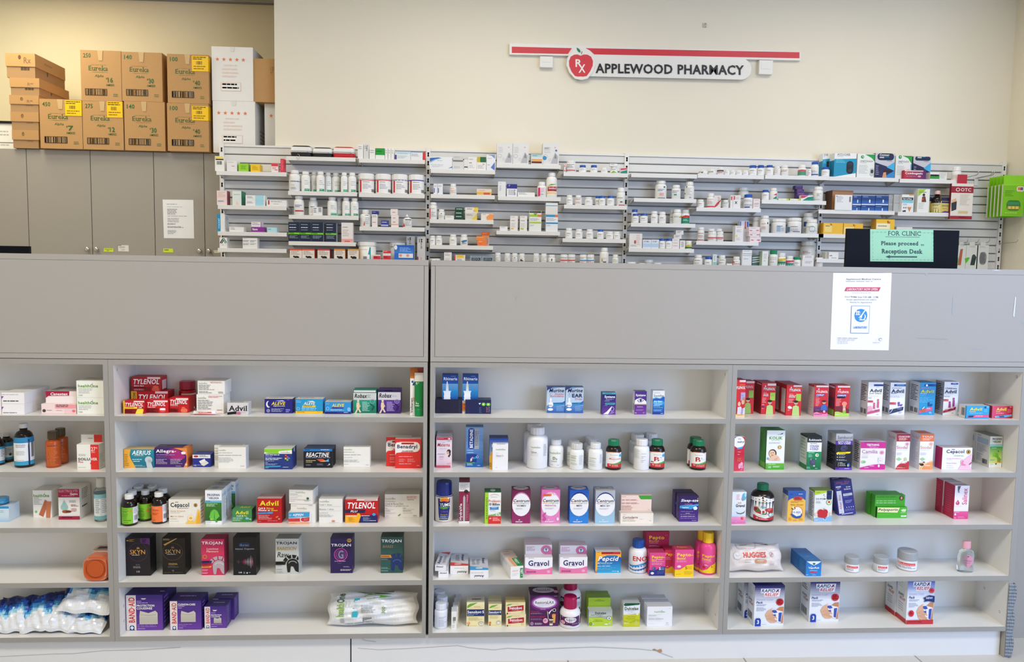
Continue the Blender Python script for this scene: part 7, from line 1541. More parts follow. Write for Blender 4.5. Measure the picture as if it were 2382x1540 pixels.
box(812, 298, 1044, 703, 'f4bf4e', 'yellow and blue baby vitamin drop box with a bee', 'p 2a5cae 812 298 1044 298 1044 420 1000 392 930 384 860 395 820 420 812 440;l 832 340 880 350 1 cdf;l 950 336 1030 348 1 fff;q 884 370 1002 422 d2483c;l 900 380 985 412 3 fdc;l 850 432 1015 458 2 b8862a;t Baby_Drops 850 470 1015 490 8a5a1a;o 940 580 74 82 e8703a .09;e 940 580 66 74 f3efe8;t D3-BEE 868 566 984 590 4a78b0 b;e 888 526 26 16 3a3020;e 880 512 14 14 f3e4b0;p fbe9a0 880 520 902 520 900 535 882 535;p 2456a8 848 598 880 600 930 632 985 620 995 585 1006 620 985 652 930 660 880 640;l 940 596 960 606 1 99a;l 830 650 870 690 3 d89a2a;l 965 660 1025 690 2 d89a2a;l 890 680 960 690 1 553|L: r 0 0 1 1 e6e2e4;r 0 0 1 .16 3a5a9a;l .2 .2 .9 .9 12 c4bcb8', d=.045, side='dcd8da', top='3f62a0')
box(1165, 293, 1402, 697, 'e9ece8', 'white children vitamin drop box with a red apple shape', 'p b8d23a 1165 293 1340 293 1330 310 1270 330 1165 352;l 1185 315 1260 325 1 7a9a2a;r 1322 293 1390 408 17265a;l 1336 330 1382 350 2 cdf;t D3-POM 1184 392 1308 412 555a60;l 1184 432 1250 466 3 aaa;e 1284 348 5 6 333;p 7a9a4a 1290 360 1302 370 1296 378;e 1355 444 36 37 7ab83a;e 1355 444 27 28 f0f0ec;e 1355 442 15 15 b8242c;p 4a9a4a 1275 525 1290 540 1310 515 1290 532;e 1250 580 42 42 c8232e;e 1310 578 36 40 c8232e;e 1280 612 62 42 c8232e;e 1236 622 22 22 c8232e;e 1185 604 16 22 f0cfb8;e 1380 600 16 24 f0cfb8;p 8cbce4 1165 660 1230 645 1300 655 1402 625 1402 697 1165 697;e 1308 668 18 12 f4f4f4;p 4a6aa8 1296 655 1322 655 1318 672 1298 672;l 1170 676 1250 688 1 fff|L: r 0 0 1 1 d8dad6;l .2 .12 .9 .9 14 b4b6b2;r 0 0 1 .06 8aa03a', d=.045, side='d4d6d2', top='8fa84a')
ab = 'g 1470 165 1690 610 2c2480 3a3290;t After_Bite 1490 178 1672 206 b0486a bi;l 1560 214 1670 224 1 aac;r 1484 236 1552 254 e4e2ea;l 1500 262 1545 280 2 dde;t Kids 1620 250 1675 268 fff b;t Enfants 1590 276 1675 294 fff b;r 1484 296 1548 590 eceaf0;t After_Bite 1498 350 1530 540 c0486a v;q 1495 545 1535 588 d8d6dc;r 1565 340 1685 372 e4e2ea;l 1580 350 1670 362 1 aac;l 1570 384 1660 396 1 99c;l 1580 430 1675 470 3 bbe;e 1590 520 5 6 fff;e 1620 520 5 6 fff;e 1650 520 5 6 fff;e 1676 520 5 6 fff;l 1560 540 1685 570 3 88b;r 1510 594 1660 604 ccd'
p = box(1500, 165, 1730, 622, '2f2886', 'tall indigo insect bite box leaning to one side, in front', shiftx(ab, 28), d=.026, ry=-8, top='221c60', rx=-6)
q = box(1455, 118, 1670, 622, '2f2886', 'tall indigo insect bite box leaning to one side, behind', 'r 1470 130 1560 142 aac', d=.024, ry=-8, y=p['y'] + .042, top='221c60', rx=-6)
RG = 'W'
p = box(86, 352, 482, 640, '48ad27', 'lime green ointment box with a round badge, standing behind', 'l 104 372 370 388 1 2a6a1a;o 433 390 32 32 5a3a1a .18;e 433 390 26 26 6a4a2a;t 1 424 374 442 406 d8c88a b;l 100 424 400 436 1 dfc;l 100 450 400 464 1 dfc', y=.085, d=.025, top='3a9020')
behind(p, 'lime green ointment box, rearmost of three', dy=.03, dx=-.004)
box(116, 512, 512, 656, '4cb42a', 'lime green ointment box with a yellow panel, lying in front', 'p f2efb4 120 516 412 520 384 584 120 578;t Polysporin 130 528 388 572 24241f bi;p cfe8b8 430 548 460 535 500 540 490 575 440 570;l 425 580 505 596 2 cec;l 130 604 330 616 1 7cd05a;q 430 618 505 642 e4f0dc;l 445 626 490 634 1 7a8a6a|L: r 0 0 1 1 1f4a18', d=.045, top='3a8f24', side='1f4a18')
p = box(1140, 226, 1331, 667, 'f6eef3', 'white and pink saline box with red side, in front', 'p 7a7a80 1172 232 1215 232 1205 262 1190 290 1196 320 1178 300;l 1178 235 1212 330 6 99a;t Salinex 1242 262 1306 478 d8487e v;p d8487e 1184 412 1172 448 1184 482 1200 470 1208 452;e 1184 458 24 24 d8487e;e 1178 450 6 12 f4b0cc;l 1150 498 1300 504 1 e8c0d0;g 1140 566 1331 667 e85a9a e04086;l 1148 574 1225 584 1 fde;e 1160 606 11 13 fff;l 1145 650 1180 660 1 fff;l 1195 636 1300 660 2 f4a8cc|L: r 0 0 1 1 b81c48;l .2 .1 .8 .9 12 d04a6a|T: r 0 .3 1 .6 e8dce4', d=.06, side='b81c48', top='b9aab2')
behind(p, 'white and pink saline box with red side, rear of the pair', dy=.064, dx=-.002)
shelf(4, 4, 'U')
c_ = at_y(400, 1150, .06)
X0_ = max(at_y(20, 1150, .04).x, CT['xlo'] + .001)
X1_ = at_y(752, 1150, .05).x
mb, dz = pouch((X0_ + X1_) / 2, c_.z, X1_ - X0_, .092, .07, -27, 0, 31, None, '', '', '', thick=.075, bumps=.0025, n=26,
   key=lambda u, v, s: '@wipes', art='q .18 .0 .52 .26 e0d4d2;l .24 .1 .4 .15 1 8a6a7a;p 5a403a .5 .0 .7 .0 .76 .1 .7 .09 .52 .06;t HUGGIES .27 .38 .66 .58 e0483c b;l .28 .64 .42 .69 1 c9b8b0;l .28 .73 .42 .78 1 c9b8b0;q .46 .64 .67 .78 c8926a;l .5 .68 .65 .74 1 f0d8c0;e .17 .5 .06 .13 f6f0ee;e .165 .45 .02 .05 fff;o .77 .47 .04 .09 b98a8a .15;p b98a8a .74 .53 .79 .4 .8 .42 .75 .55;l .72 .78 .82 .9 2 d8c0b4;p e8c8b8 .02 .2 .08 .15 .1 .25')
mb.xf(lambda p: p + Vector((0, 0, dz)))
o = mb.obj('wipes_pack', (c_.x, .07, CT['z']))
tag(o, 'soft beige pack of wipes with red lettering, fourth shelf of fourth bay', 'wipes pack')
p = box(1054, 1226, 1256, 1427, '1a7cc8', 'blue ointment box with a white chevron, in front', 'g 1054 1226 1256 1427 2a74c0 1a8ad8;p eceff4 1060 1230 1254 1230 1210 1262 1158 1286 1105 1262;p 1f6a4a 1140 1252 1175 1252 1172 1270 1158 1280 1142 1268;p fff 1120 1290 1130 1300 1120 1306;t VapoRub 1085 1302 1228 1336 fff b;t ointment 1104 1344 1204 1360 cfe4f8;r 1106 1366 1198 1382 e03a6a;l 1112 1370 1190 1378 1 fcd;l 1115 1388 1200 1396 1 9cf;l 1056 1406 1095 1416 1 fff;l 1140 1408 1195 1416 1 fff|T: l .3 .3 .7 .4 1 6ab;l .3 .7 .7 .8 1 6ab|L: l .2 .2 .8 .8 5 2f86c8', d=.06, side='1762a8', top='2a68a8')
behind(p, 'blue ointment box with a white chevron, rear of the pair', dy=.063, dx=-.001)
ZJ = dict(cap='pa4a8ad', ch=.44, cr=1.0, sh=.0, nk=.0, ribs=.0, name='cream_jar', cat='jar')
def zj(x0, y0, x1, y1, ax, L, big=False):
 w, h = x1 - x0, y1 - y0
 a = 'r {0:.0f} {1:.0f} {2:.0f} {3:.0f} f1f1f3;r {4:.0f} {5:.0f} {6:.0f} {7:.0f} d8343c;t Sudocrem {8:.0f} {9:.0f} {10:.0f} {11:.0f} f8d8d8 b;l {4:.0f} {12:.0f} {6:.0f} {13:.0f} 2 6a6aa8'.format(x0 + ax * w, y0 + .5 * h, x1 - .04 * w, y1 - .06 * h, x0 + (ax + .05) * w, y0 + .56 * h, x1 - .1 * w, y0 + .7 * h, x0 + (ax + .1) * w, y0 + .59 * h, x1 - .16 * w, y0 + .67 * h, y0 + .75 * h, y0 + .88 * h)
 return bottle(x0, y0, x1, y1, 'pcfd1d4', L, a, **ZJ)
zj(1568, 1158, 1752, 1387, .15, 'small grey-lidded cream jar, closer to the blue ointment boxes')
RG = 'W'
zj(70, 1160, 258, 1389, .3, 'small grey-lidded cream jar, beside the larger jar')
zj(396, 1080, 636, 1370, .0, 'large grey-lidded cream jar with red label band', True)
bottle(1190, 960, 1396, 1386, '@clear', 'clear baby oil bottle with pink cap', 'p d898b4 1268 1160 1322 1130 1372 1165 1368 1250 1335 1305 1318 1310 1290 1290 1262 1240;t Johnsons 1268 1205 1360 1228 8a4a72 i;l 1275 1242 1355 1256 1 b0608a;e 1320 1155 8 8 8a4a72', cap='pe8a9b4', ch=.24, cr=.52, sh=.2, nk=.02, ribs=.0, name='baby_oil_bottle', sy=.6)
shelf(4, 5, 'b')
def rapid(x0, y0, x1, y1, c0, base):
 w, h = x1 - x0, y1 - y0
 X = lambda k: x0 + k * w
 Yv = lambda k: y0 + k * h
 P = lambda c, *q: 'p %s ' % c + ' '.join('%.0f %.0f' % (X(q[i]), Yv(q[i + 1])) for i in range(0, len(q), 2)) + ';'
 a = 'g %.0f %.0f %.0f %.0f %s eceff6;' % (x0, y0, x1, Yv(.48), c0)
 a += P('f4f4fa', .2, .07, .86, .07, .84, .17, .82, .27, .31, .27, .31, .18, .2, .18)
 a += 't RAPID %.0f %.0f %.0f %.0f 17306a bi;t RELIEF %.0f %.0f %.0f %.0f d03a3c bi;' % (X(.22), Yv(.085), X(.68), Yv(.165), X(.33), Yv(.18), X(.8), Yv(.255))
 a += P('d03a3c', .72, .09, .75, .09, .82, .15, .79, .16) + P('17306a', .69, .15, .78, .09, .82, .09, .73, .16)
 a += 't Instant_Cold %.0f %.0f %.0f %.0f %s i;t Pack %.0f %.0f %.0f %.0f 3a4a8a bi;l %.0f %.0f %.0f %.0f 2 9aa0c0;l %.0f %.0f %.0f %.0f 4 a9acc0;' % (X(.07), Yv(.31), X(.62), Yv(.36), 'c4cae4', X(.06), Yv(.385), X(.28), Yv(.44), X(.07), Yv(.46), X(.5), Yv(.51), X(.07), Yv(.535), X(.42), Yv(.64))
 a += P('c98a62', .7, .62, .85, .53, .98, .52, .98, .93, .88, .93, .8, .8) + P('e4b494', .37, .72, .45, .62, .6, .56, .75, .62, .85, .72, .8, .86, .7, .92, .55, .92, .45, .86) + P('f2eef2', .58, .57, .96, .64, .9, .93, .72, .88) + P('3a56b0', .6, .6, .72, .6, .78, .66, .68, .68, .6, .65) + P('3a56b0', .82, .67, .93, .66, .9, .9, .82, .88) + P('5a5aa8', .62, .72, .72, .7, .74, .8, .66, .8) + P('e0ac8a', .4, .76, .55, .7, .76, .78, .78, .82, .56, .77) + P('dca684', .43, .82, .58, .79, .78, .86, .76, .9, .56, .85)
 if base:
  a += P('c8303a', 0, .91, 1, .9, 1, 1, 0, 1) + 'l %.0f %.0f %.0f %.0f 1 fbb;' % (X(.05), Yv(.945), X(.95), Yv(.965))
  a += 'e %.0f %.0f %.0f %.0f d83a4a;l %.0f %.0f %.0f %.0f 2 fcc;e %.0f %.0f %.0f %.0f d8283c;l %.0f %.0f %.0f %.0f 2 fcc;' % (X(.88), Yv(.26), .1 * w, .055 * h, X(.82), Yv(.235), X(.94), Yv(.28), X(.17), Yv(.76), .1 * w, .07 * h, X(.1), Yv(.73), X(.24), Yv(.79))
  a += P('1c2f72', .58, .42, .8, .36, 1, .38, 1, .52, .78, .49, .6, .51, .65, .47) + 't NEW! %.0f %.0f %.0f %.0f eef b;' % (X(.68), Yv(.40), X(.92), Yv(.445))
 else:
  a += 'e %.0f %.0f %.0f %.0f c4202c;l %.0f %.0f %.0f %.0f 4 f8c8c8;' % (X(.845), Yv(.4), .125 * w, .088 * h, X(.76), Yv(.34), X(.93), Yv(.45))
  a += P('1c3fa8', .04, 1, .04, .84, .08, .8, .19, .8, .23, .84, .23, 1) + 't 3 %.0f %.0f %.0f %.0f fff b;' % (X(.1), Yv(.845), X(.17), Yv(.945)) + 'l %.0f %.0f %.0f %.0f 1 aab;' % (X(.27), Yv(.95), X(.43), Yv(.97))
 sd_ = '|T: r 0 0 1 1 %s' % c0 + '|L: r 0 0 1 1 d9dce0;l .1 .06 .7 .3 5 aab4bc;t RAPID .15 .4 .7 .46 2a3050 bi;t RELIEF .3 .48 .85 .54 c05a5a bi;' + ('r 0 .9 1 1 b8303a;l .2 .6 .7 .8 4 b4b4bc' if base else 'b .12 .72 .75 .9 666')
 return a + sd_
p = box(494, 216, 952, 832, 'eceff6', 'large indigo and white cold pack box, in front of a twin', rapid(494, 216, 952, 832, '23206e', 0), d=.062, side='d9dce0', top='1f1c66')
behind(p, 'large indigo and white cold pack box, behind its twin', dy=.0645, dx=-.014)
box(1346, 150, 1803, 768, 'eceff6', 'large indigo and white cold pack box standing alone', rapid(1346, 140, 1803, 768, '23206e', 0), d=.07, side='d9dce0', top='1f1c66')
RG = 'c'
p = box(592, 60, 1004, 798, 'eceff6', 'large cold pack box with bright blue top and red base, in front', rapid(592, 60, 1004, 798, '2456b8', 1), d=.062, side='d9dce0', top='2456b8')
behind(p, 'large cold pack box with bright blue top and red base, behind', dy=.0645, dx=-.004)
# == packages on the slatwall shelves
LN = lines
def cap_row(rows, **k):
 """several bottles: (x0, y0, x1, y1, what, colour, cap)"""
 for r in rows:
  x0, y0, x1, y1, L = r[:5]
  wp(x0, y0, x1, y1, L=L, cap=r[5] if len(r) > 5 else 'pf4f4f2', art=r[6] if len(r) > 6 else None, y=r[7] if len(r) > 7 else None, **k)
def strip(x0, y0, x1, y1, v0, v1, c):
 return 'r %.0f %.0f %.0f %.0f %s;' % (x0, y0 + v0 * (y1 - y0), x1, y0 + v1 * (y1 - y0), c)
W_ = 'f1f1ee'
wshelf('B', 1, 0, 105, 838, 357)
wb(90, 195, 185, 345, W_, 'tall white box with yellow top and barcode', 'r 92 200 180 225 f0dc6a;r 98 222 180 234 222;b 108 244 165 280 333')
wb(215, 243, 320, 340, 'ededec', 'white box with grey print', 'l 228 255 300 262 1 999;l 265 290 300 298 1 444', d=.06)
wb(335, 272, 440, 342, '9ad82f', 'lime green box', LN(350, 285, 430, 330, 4, '6aa01a'), d=.06, side='7fb828')
wb(463, 280, 560, 347, 'f8cc1c', 'yellow box', LN(470, 290, 550, 340, 4, 'c89a10'), d=.06, side='d8b020')
wb(750, 288, 785, 350, W_, 'low white and pale box', LN(750, 288, 785, 350, 2), y=.03)
wb(680, 270, 750, 350, 'f0e8e6', 'white box with red top', 'r 680 270 750 296 e03a4a;l 690 305 740 325 2 c66;r 715 325 745 332 d55')
wb(775, 222, 812, 354, 'e0344a', 'tall narrow red box', 'l 786 240 800 340 6 f4a0a8')
wshelf('B', 1, 1, 120, 838, 712)
wb(110, 555, 216, 708, 'f3dcd8', 'pale pink box with dark pink side', LN(110, 560, 216, 640, 4, 'd8b8b4') + 'r 120 660 180 672 8ac|R: r 0 0 1 1 b84a62', d=.06, side='b84a62')
wb(272, 558, 366, 704, 'e4ece6', 'white and green striped box', 'l 285 592 355 602 1 889;p f0d0c8 300 704 320 660 350 704|R: r 0 0 1 1 1f8a6a', d=.09, side='1f8a6a')
p = wb(410, 655, 612, 708, 'eef0f2', 'flat white and sky blue box, lower one', 'r 512 655 600 708 a8dcec;l 425 668 495 690 2 999')
wb(410, 604, 612, 654, 'eef0f2', 'flat white and sky blue box, upper one', 'r 512 604 600 654 a8dcec;l 425 616 495 640 2 999', z=p['z1'] + .0003)
wb(630, 655, 838, 722, 'f1f0ee', 'wide white box with a red bar', 'r 645 658 660 706 c8303c;l 675 668 830 682 1 888;l 700 695 790 705 1 aaa', y=.003)
wshelf('B', 1, 2, 120, 840, 988)
wb(112, 802, 192, 985, 'eceeee', 'tall white box with bright blue edge', 'r 112 802 148 985 1a94c4;t nasal 122 850 138 950 fff v|R: l .1 .1 .9 .9 12 999', d=.08)
wb(240, 935, 390, 980, W_, 'flat white box', LN(245, 938, 320, 970, 2), d=.06)
p = wb(470, 935, 606, 984, '8a2f98', 'violet box under a white one', 't Neovo 482 945 536 968 fff b', d=.05)
wb(470, 882, 575, 934, 'efe8ee', 'white box on a violet box', 'l 480 890 560 920 2 a8a;r 568 882 575 934 a050a8', z=p['z1'] + .0003)
wb(636, 940, 736, 988, 'b8e0ea', 'small pale blue box', 'l 645 955 690 968 1 578', d=.06)
wshelf('B', 1, 3, 120, 838, 1160)
wb(138, 1045, 216, 1160, 'f0f0ee', 'white box with green and black chevron stripes', 'p 17201c 140 1105 170 1055 180 1055 150 1110;p 17201c 155 1110 180 1065 185 1075 165 1110;p 1f8a62 178 1050 186 1050 216 1100 208 1104;p 1f8a62 178 1070 184 1070 204 1108 196 1110;l 165 1125 190 1135 1 c66')
p = wb(380, 1102, 532, 1160, W_, 'white box, lower of two', 'l 385 1108 450 1128 2 555;l 458 1108 520 1122 2 666')
wb(380, 1050, 532, 1101, W_, 'white box, upper of two', 'l 385 1075 450 1095 2 555;l 458 1075 520 1095 2 666;l 388 1056 440 1062 1 999', z=p['z1'] + .0003)
wshelf('B', 2, 0, 835, 1560, 203)
def zipcase(x0, y0, x1, y1, top, L, clip=False):
 """rounded zip case lying flat: dark base, pale rim, coloured top"""
 z = CT['z']
 a, b = at_y(x0, y1, YF), at_y(x1, y1, YF)
 h = at_y((x0 + x1) / 2, y0, YF + .04).z - z
 w, d, r = b.x - a.x, .1, .02
 mb = MB()
 def ring(s, zz):
  out = []
  for qx, qy, t0 in ((1, 1, 0), (-1, 1, 90), (-1, -1, 180), (1, -1, 270)):
   for k in range(5):
    t = R(t0 + 22.5 * k)
    out.append((a.x + w / 2 + s * (qx * (w / 2 - r) + r * math.cos(t)), YF + d / 2 + s * (qy * (d / 2 - r) + r * math.sin(t)), zz))
  return out
 S = [(.9, 0, top), (.98, .12 * h, top), (1, .4 * h, 'e8e8e6'), (1, .46 * h, '@dark'), (1, .5 * h, 'e8e8e6'), (1, .62 * h, 'e8e8e6'), (.93, .88 * h, top), (.8, h, top)]
 rs = [ring(s, z + zz) for s, zz, _ in S]
 mb.face(rs[0][::-1], top)
 for i in range(len(rs) - 1):
  for j in range(20):
   j2 = (j + 1) % 20
   mb.face([rs[i][j], rs[i][j2], rs[i + 1][j2], rs[i + 1][j]], S[i][2], True)
 mb.face(rs[-1], top)
 base = Vector((a.x + w / 2, YF + d / 2, z))
 o = mb.obj('glucose_case', base)
 put_label(o, L, 'case')
 pt = MB()
 pt.tube([(a.x + w * .8, YF - .001, z + .48 * h), (a.x + w * .84, YF - .004, z + .5 * h), (a.x + w * .9, YF - .003, z + .47 * h)], .0016, '@steel')
 pt.obj('zip_pull', base, o)
 if clip:
  c = MB()
  q = at_y(960, 200, SLY - .004)
  c.tube([(q.x + .008 * math.cos(t) * 1.0, SLY - .004, q.z + .014 * math.sin(t)) for t in [R(-200 + 20 * k) for k in range(17)]], .0012, '@steel')
  c.obj('carabiner', base, o)
zipcase(875, 92, 1095, 195, '@case', 'black and white zip case with a carabiner', True)
zipcase(1105, 112, 1312, 198, '@case', 'black and white zip case without carabiner')
zipcase(1320, 105, 1545, 205, 'c8242e', 'red and white zip case')
wshelf('B', 2, 1, 855, 1575, 566)
def gl(x0, y0, x1, y1, c='1f9a62'):
 w, h = x1 - x0, y1 - y0
 return 'r {0:.0f} {1:.0f} {2:.0f} {3:.0f} f3f4f2;l {4:.0f} {5:.0f} {2:.0f} {6:.0f} 3 9aa;r {4:.0f} {7:.0f} {8:.0f} {3:.0f} {9};l {4:.0f} {10:.0f} {8:.0f} {11:.0f} 1 cfe'.format(x0 + .1 * w, y0 + .38 * h, x1 - .06 * w, y1 - .03 * h, x0 + .35 * w, y0 + .45 * h, y0 + .7 * h, y0 + .86 * h, x1 - .08 * w, c, y0 + .89 * h, y0 + .95 * h)
PB = dict(ch=.15, cr=.72, sh=.15, nk=.02)
GR = [(862, 345, 985, 560, 'large white bottle with grey print', None), (992, 357, 1086, 562, 'white bottle with green label foot', 1), (1150, 358, 1238, 563, 'white bottle with green label foot', 1), (1405, 368, 1478, 570, 'white bottle with green label foot', 1), (1482, 370, 1568, 572, 'white bottle with green label foot', 1)]
for x0, y0, x1, y1, L, g in GR:
 wp(x0, y0, x1, y1, L=L, art=gl(x0, y0, x1, y1) if g else 'l 880 455 975 475 1 558;l 885 495 930 505 1 cb6;l 885 520 960 545 2 99a', **PB)
for x0, y0, x1, y1 in ((1093, 360, 1165, 562), (1235, 367, 1310, 566), (1312, 372, 1398, 568)):
 wp(x0, y0, x1, y1, L='white bottle set back behind the row', art=gl(x0, y0, x1, y1), y=.055, **PB)
wshelf('B', 2, 2, 862, 1592, 815)
wp(915, 612, 1022, 810, L='white bottle with red label line', art='l 928 706 1005 735 2 558;r 928 760 1015 774 c8343c', **PB)
wp(1070, 628, 1165, 810, L='white bottle behind a small box', y=.03, **PB)
wb(1116, 726, 1210, 810, W_, 'small white box before a bottle', 'l 1122 738 1155 790 3 558;r 1172 732 1202 776 a8a8b8', y=.005, d=.022)
for x0, y0, x1, y1, yy in ((1265, 625, 1368, 815, None), (1420, 630, 1503, 818, None), (1507, 636, 1592, 820, None), (1355, 634, 1420, 815, .055)):
 wp(x0, y0, x1, y1, L='white bottle with green label foot', art=gl(x0, y0, x1, y1), y=yy, **PB)
wshelf('B', 2, 3, 860, 1562, 1090)
for x0, x1, y0 in ((858, 975, 884), (980, 1097, 886), (1102, 1222, 887), (1246, 1358, 892)):
 w = x1 - x0
 wb(x0, y0, x1, 1088, '0e2140', 'navy box with lime stripe', strip(x0, y0, x1, 1088, .54, .63, '7cd21e') + 'l {0} 908 {1} 918 1 cde;l {0} 938 {1} 954 1 eef;l {0} 964 {1} 976 1 9ab;l {0} 1026 {1} 1060 3 9ab;t max {0} 994 {2} 1008 1f4a10|T: r 0 0 1 1 c9ccd0'.format(x0 + 10, x1 - 14, x0 + 60), d=.06, side='bfc4c8')
wb(1412, 890, 1532, 1094, 'efe9e6', 'white box with pink foot', 'r 1412 1060 1532 1094 f0a8a0;l 1425 935 1480 948 1 555;l 1425 965 1500 1040 4 c9bcb8;r 1445 1080 1500 1090 d84a50', d=.04)
wshelf('B', 2, 4, 865, 1592, 1345)
for k, (x0, x1, c) in enumerate(((873, 998, 'e8583a'), (1001, 1130, 'e8583a'), (1163, 1290, 'c8404a'), (1335, 1450, 'e8902a'), (1478, 1592, 'd8a04a'))):
 m_ = (x0 + x1) / 2
 wb(x0, 1164, x1, 1345, 'ece4da', '%s-topped white box with black dog' % ['orange', 'orange', 'red', 'amber', 'tan'][k], 'r %d 1164 %d 1180 %s;l %d 1186 %d 1232 3 b59a8a;e %d 1256 26 17 17151a;e %d 1246 10 9 17151a|R: r 0 0 1 1 %s|T: r 0 0 1 1 %s' % (x0, x1, c, x0 + 15, x1 - 15, m_ + 10, m_ - 18, c, c), d=.06)
wshelf('B', 3, 0, 1595, 2285, 228)
for x0, x1, y0, L, c in ((1583, 1640, 72, 'tall white box on edge', 'efefee'), (1644, 1698, 68, 'tall grey and white box with black print', 'dddddb'), (1704, 1764, 110, 'white box on edge', W_), (1868, 1896, 112, 'thin white box on edge', W_), (1900, 1930, 112, 'thin white box on edge', W_), (1933, 1963, 114, 'thin white box on edge', W_)):
 wb(x0, y0, x1, 222, c, L, 'l %d %d %d %d 2 aaa;' % (x0 + 8, y0 + 20, x1 - 6, y0 + 60) + ('t Tums 1672 80 1688 140 222 d' if x0 == 1644 else ''))
wb(1768, 112, 1864, 222, W_, 'white box with green upper half', 'r 1768 112 1864 180 1f9a3a;l 1780 140 1850 150 1 bfd;r 1768 106 1780 114 d33', d=.06)
wb(1972, 146, 2134, 250, 'e8eef2', 'white and pale blue box with violet edge', 'g 1972 150 2134 185 a8d4e8 e8eef2;r 1972 190 1990 250 5a3a9a;l 2000 170 2110 182 1 8ac;l 1998 200 2120 240 3 bcc', y=.002, d=.06)
wb(2137, 150, 2262, 256, 'eceef0', 'white box with blue top line', 'r 2137 150 2262 158 5a9ac8;l 2145 175 2240 215 3 aab', y=.002, d=.06)
wb(2266, 150, 2288, 256, 'd83a3c', 'narrow red box', '', y=.002, d=.06)
wshelf('B', 3, 1, 1595, 2282, 588)
for k, (x0, x1) in enumerate(((1590, 1757), (1768, 1932), (1940, 2107), (2115, 2278))):
 y0, m_ = 383 + 4 * k, x1 - x0
 wp(x0, y0, x1, 586, L='white tub with %s label line' % ('red' if k < 2 else 'blue'), art='r {0:.0f} 455 {1:.0f} 580 f4f4f2;r {0:.0f} 448 {1:.0f} 456 {2};r {3:.0f} 455 {4:.0f} 572 d2242c;l {5:.0f} 468 {6:.0f} 480 1 555;l {5:.0f} 490 {7:.0f} 545 4 99a;b {7:.0f} 540 {1:.0f} 570 555'.format(x0 + .03 * m_, x1 - .03 * m_, 'd8444a' if k < 2 else '4a4aa8', x0 + .1 * m_, x0 + .2 * m_, x0 + .28 * m_, x0 + .7 * m_, x0 + .8 * m_), ch=.28, cr=1.03, sh=.0, nk=.02)
wshelf('B', 3, 2, 1602, 2282, 937)
wp(1607, 757, 1722, 937, L='white bottle with red vertical bar', art='r 1645 810 1656 925 d2343c;l 1662 812 1712 826 1 333;l 1662 840 1712 915 4 bbb', ch=.2, cr=.6, sh=.14, nk=.03)
wb(1730, 802, 1788, 937, 'eeeae6', 'white box under a navy one', 'l 1738 815 1780 840 2 888;l 1738 885 1780 900 1 c77', d=.04)
wb(1730, 768, 1798, 801, '2a2f8a', 'navy box on a white box', 'l 1740 778 1785 790 1 aaf', d=.04, z=at_y(1760, 801, YF).z)
wb(1826, 866, 1902, 937, '3a4496', 'small indigo box', 'l 1835 882 1890 900 1 ccf;r 1826 912 1902 925 ccd', d=.04)
p = wb(1932, 812, 2007, 937, 'f0e8e4', 'white box with red print, lower one', 'l 1950 838 1985 852 1 c44;l 1950 880 1985 895 1 c44;r 1932 905 2007 912 e8a0a0', d=.04)
wb(1926, 748, 2000, 811, 'f0e8e4', 'white box with red print, upper one', 'l 1945 778 1980 792 1 c44', d=.04, z=p['z1'] + .0003)
wp(2055, 826, 2150, 937, L='white dropper bottle with pointed tip', art='r 2058 850 2075 930 d2343c;r 2078 856 2140 864 222;l 2080 875 2138 925 4 aab', ch=0, cr=.35, sh=.2, nk=.1, name='dropper_bottle')
q = CT
pr_ = at_y(2098, 826, YF + .012)
mb = MB().lathe(pr_.x, YF + .0125, [(.007, pr_.z - .003, 'pf4f4f2'), (.0065, pr_.z + .006, 'pf4f4f2'), (.003, pr_.z + .010, 'pf4f4f2'), (.001, pr_.z + .014, 'pf4f4f2')], 12)
for o_ in [o for o in COL.objects if o.name.startswith('dropper_bottle')]:
 mb.obj('dropper_tip', o_.location, o_)
wshelf('B', 3, 3, 1590, 2285, 1350)
wp(1590, 1094, 1775, 1350, L='white bucket with teal arrow', art='p 18a0a4 1705 1150 1718 1150 1718 1275 1708 1275 1708 1225 1690 1225;b 1640 1245 1680 1275 336;l 1610 1170 1690 1180 1 ccc', ch=.16, cr=1.06, sh=0, nk=.0, y=.012)
wp(1920, 1100, 2090, 1350, L='white bucket half hidden by a blue box', ch=.16, cr=1.04, sh=0, nk=.0, y=.05, art='l 1930 1140 1960 1160 1 7ac')
wb(1740, 1225, 1820, 1350, 'eee8e4', 'red and white box', 'r 1745 1238 1820 1280 d8303c;l 1750 1250 1800 1262 1 fdd', d=.03)
wb(1845, 1180, 1928, 1350, 'eee4e0', 'red and white box, taller', 'r 1850 1182 1928 1210 d8303c;r 1848 1236 1928 1280 d8303c;l 1855 1250 1915 1262 1 fdd;l 1855 1190 1915 1200 1 fdd', d=.03)
wb(1965, 1124, 2166, 1350, '2f6fd0', 'bright blue box with white band', 'g 1965 1124 2166 1210 1f5ac0 3f86e0;r 2010 1212 2160 1256 eceff4;e 2030 1232 16 14 e8a08a;e 2105 1232 16 14 e8a08a;l 2020 1150 2150 1200 4 9cf;e 1980 1150 16 24 f4f4f4', y=.001, d=.045)
wb(2092, 1032, 2180, 1350, 'd9d8d5', 'tall grey box behind the blue one', 't Medi 2120 1045 2140 1115 333 d;l 2105 1050 2118 1110 1 888', y=.06, d=.04)
wb(2204, 1036, 2288, 1350, 'd5d4d1', 'tall grey box at the upright', 't Medi 2240 1060 2258 1160 333 d;l 2222 1060 2236 1150 1 888;r 2240 1250 2252 1290 e0a8a8;p b02a40 2204 1245 2216 1240 2220 1290 2204 1290', y=.03, d=.04)
wshelf('C', 4, 0, 105, 818, 357)
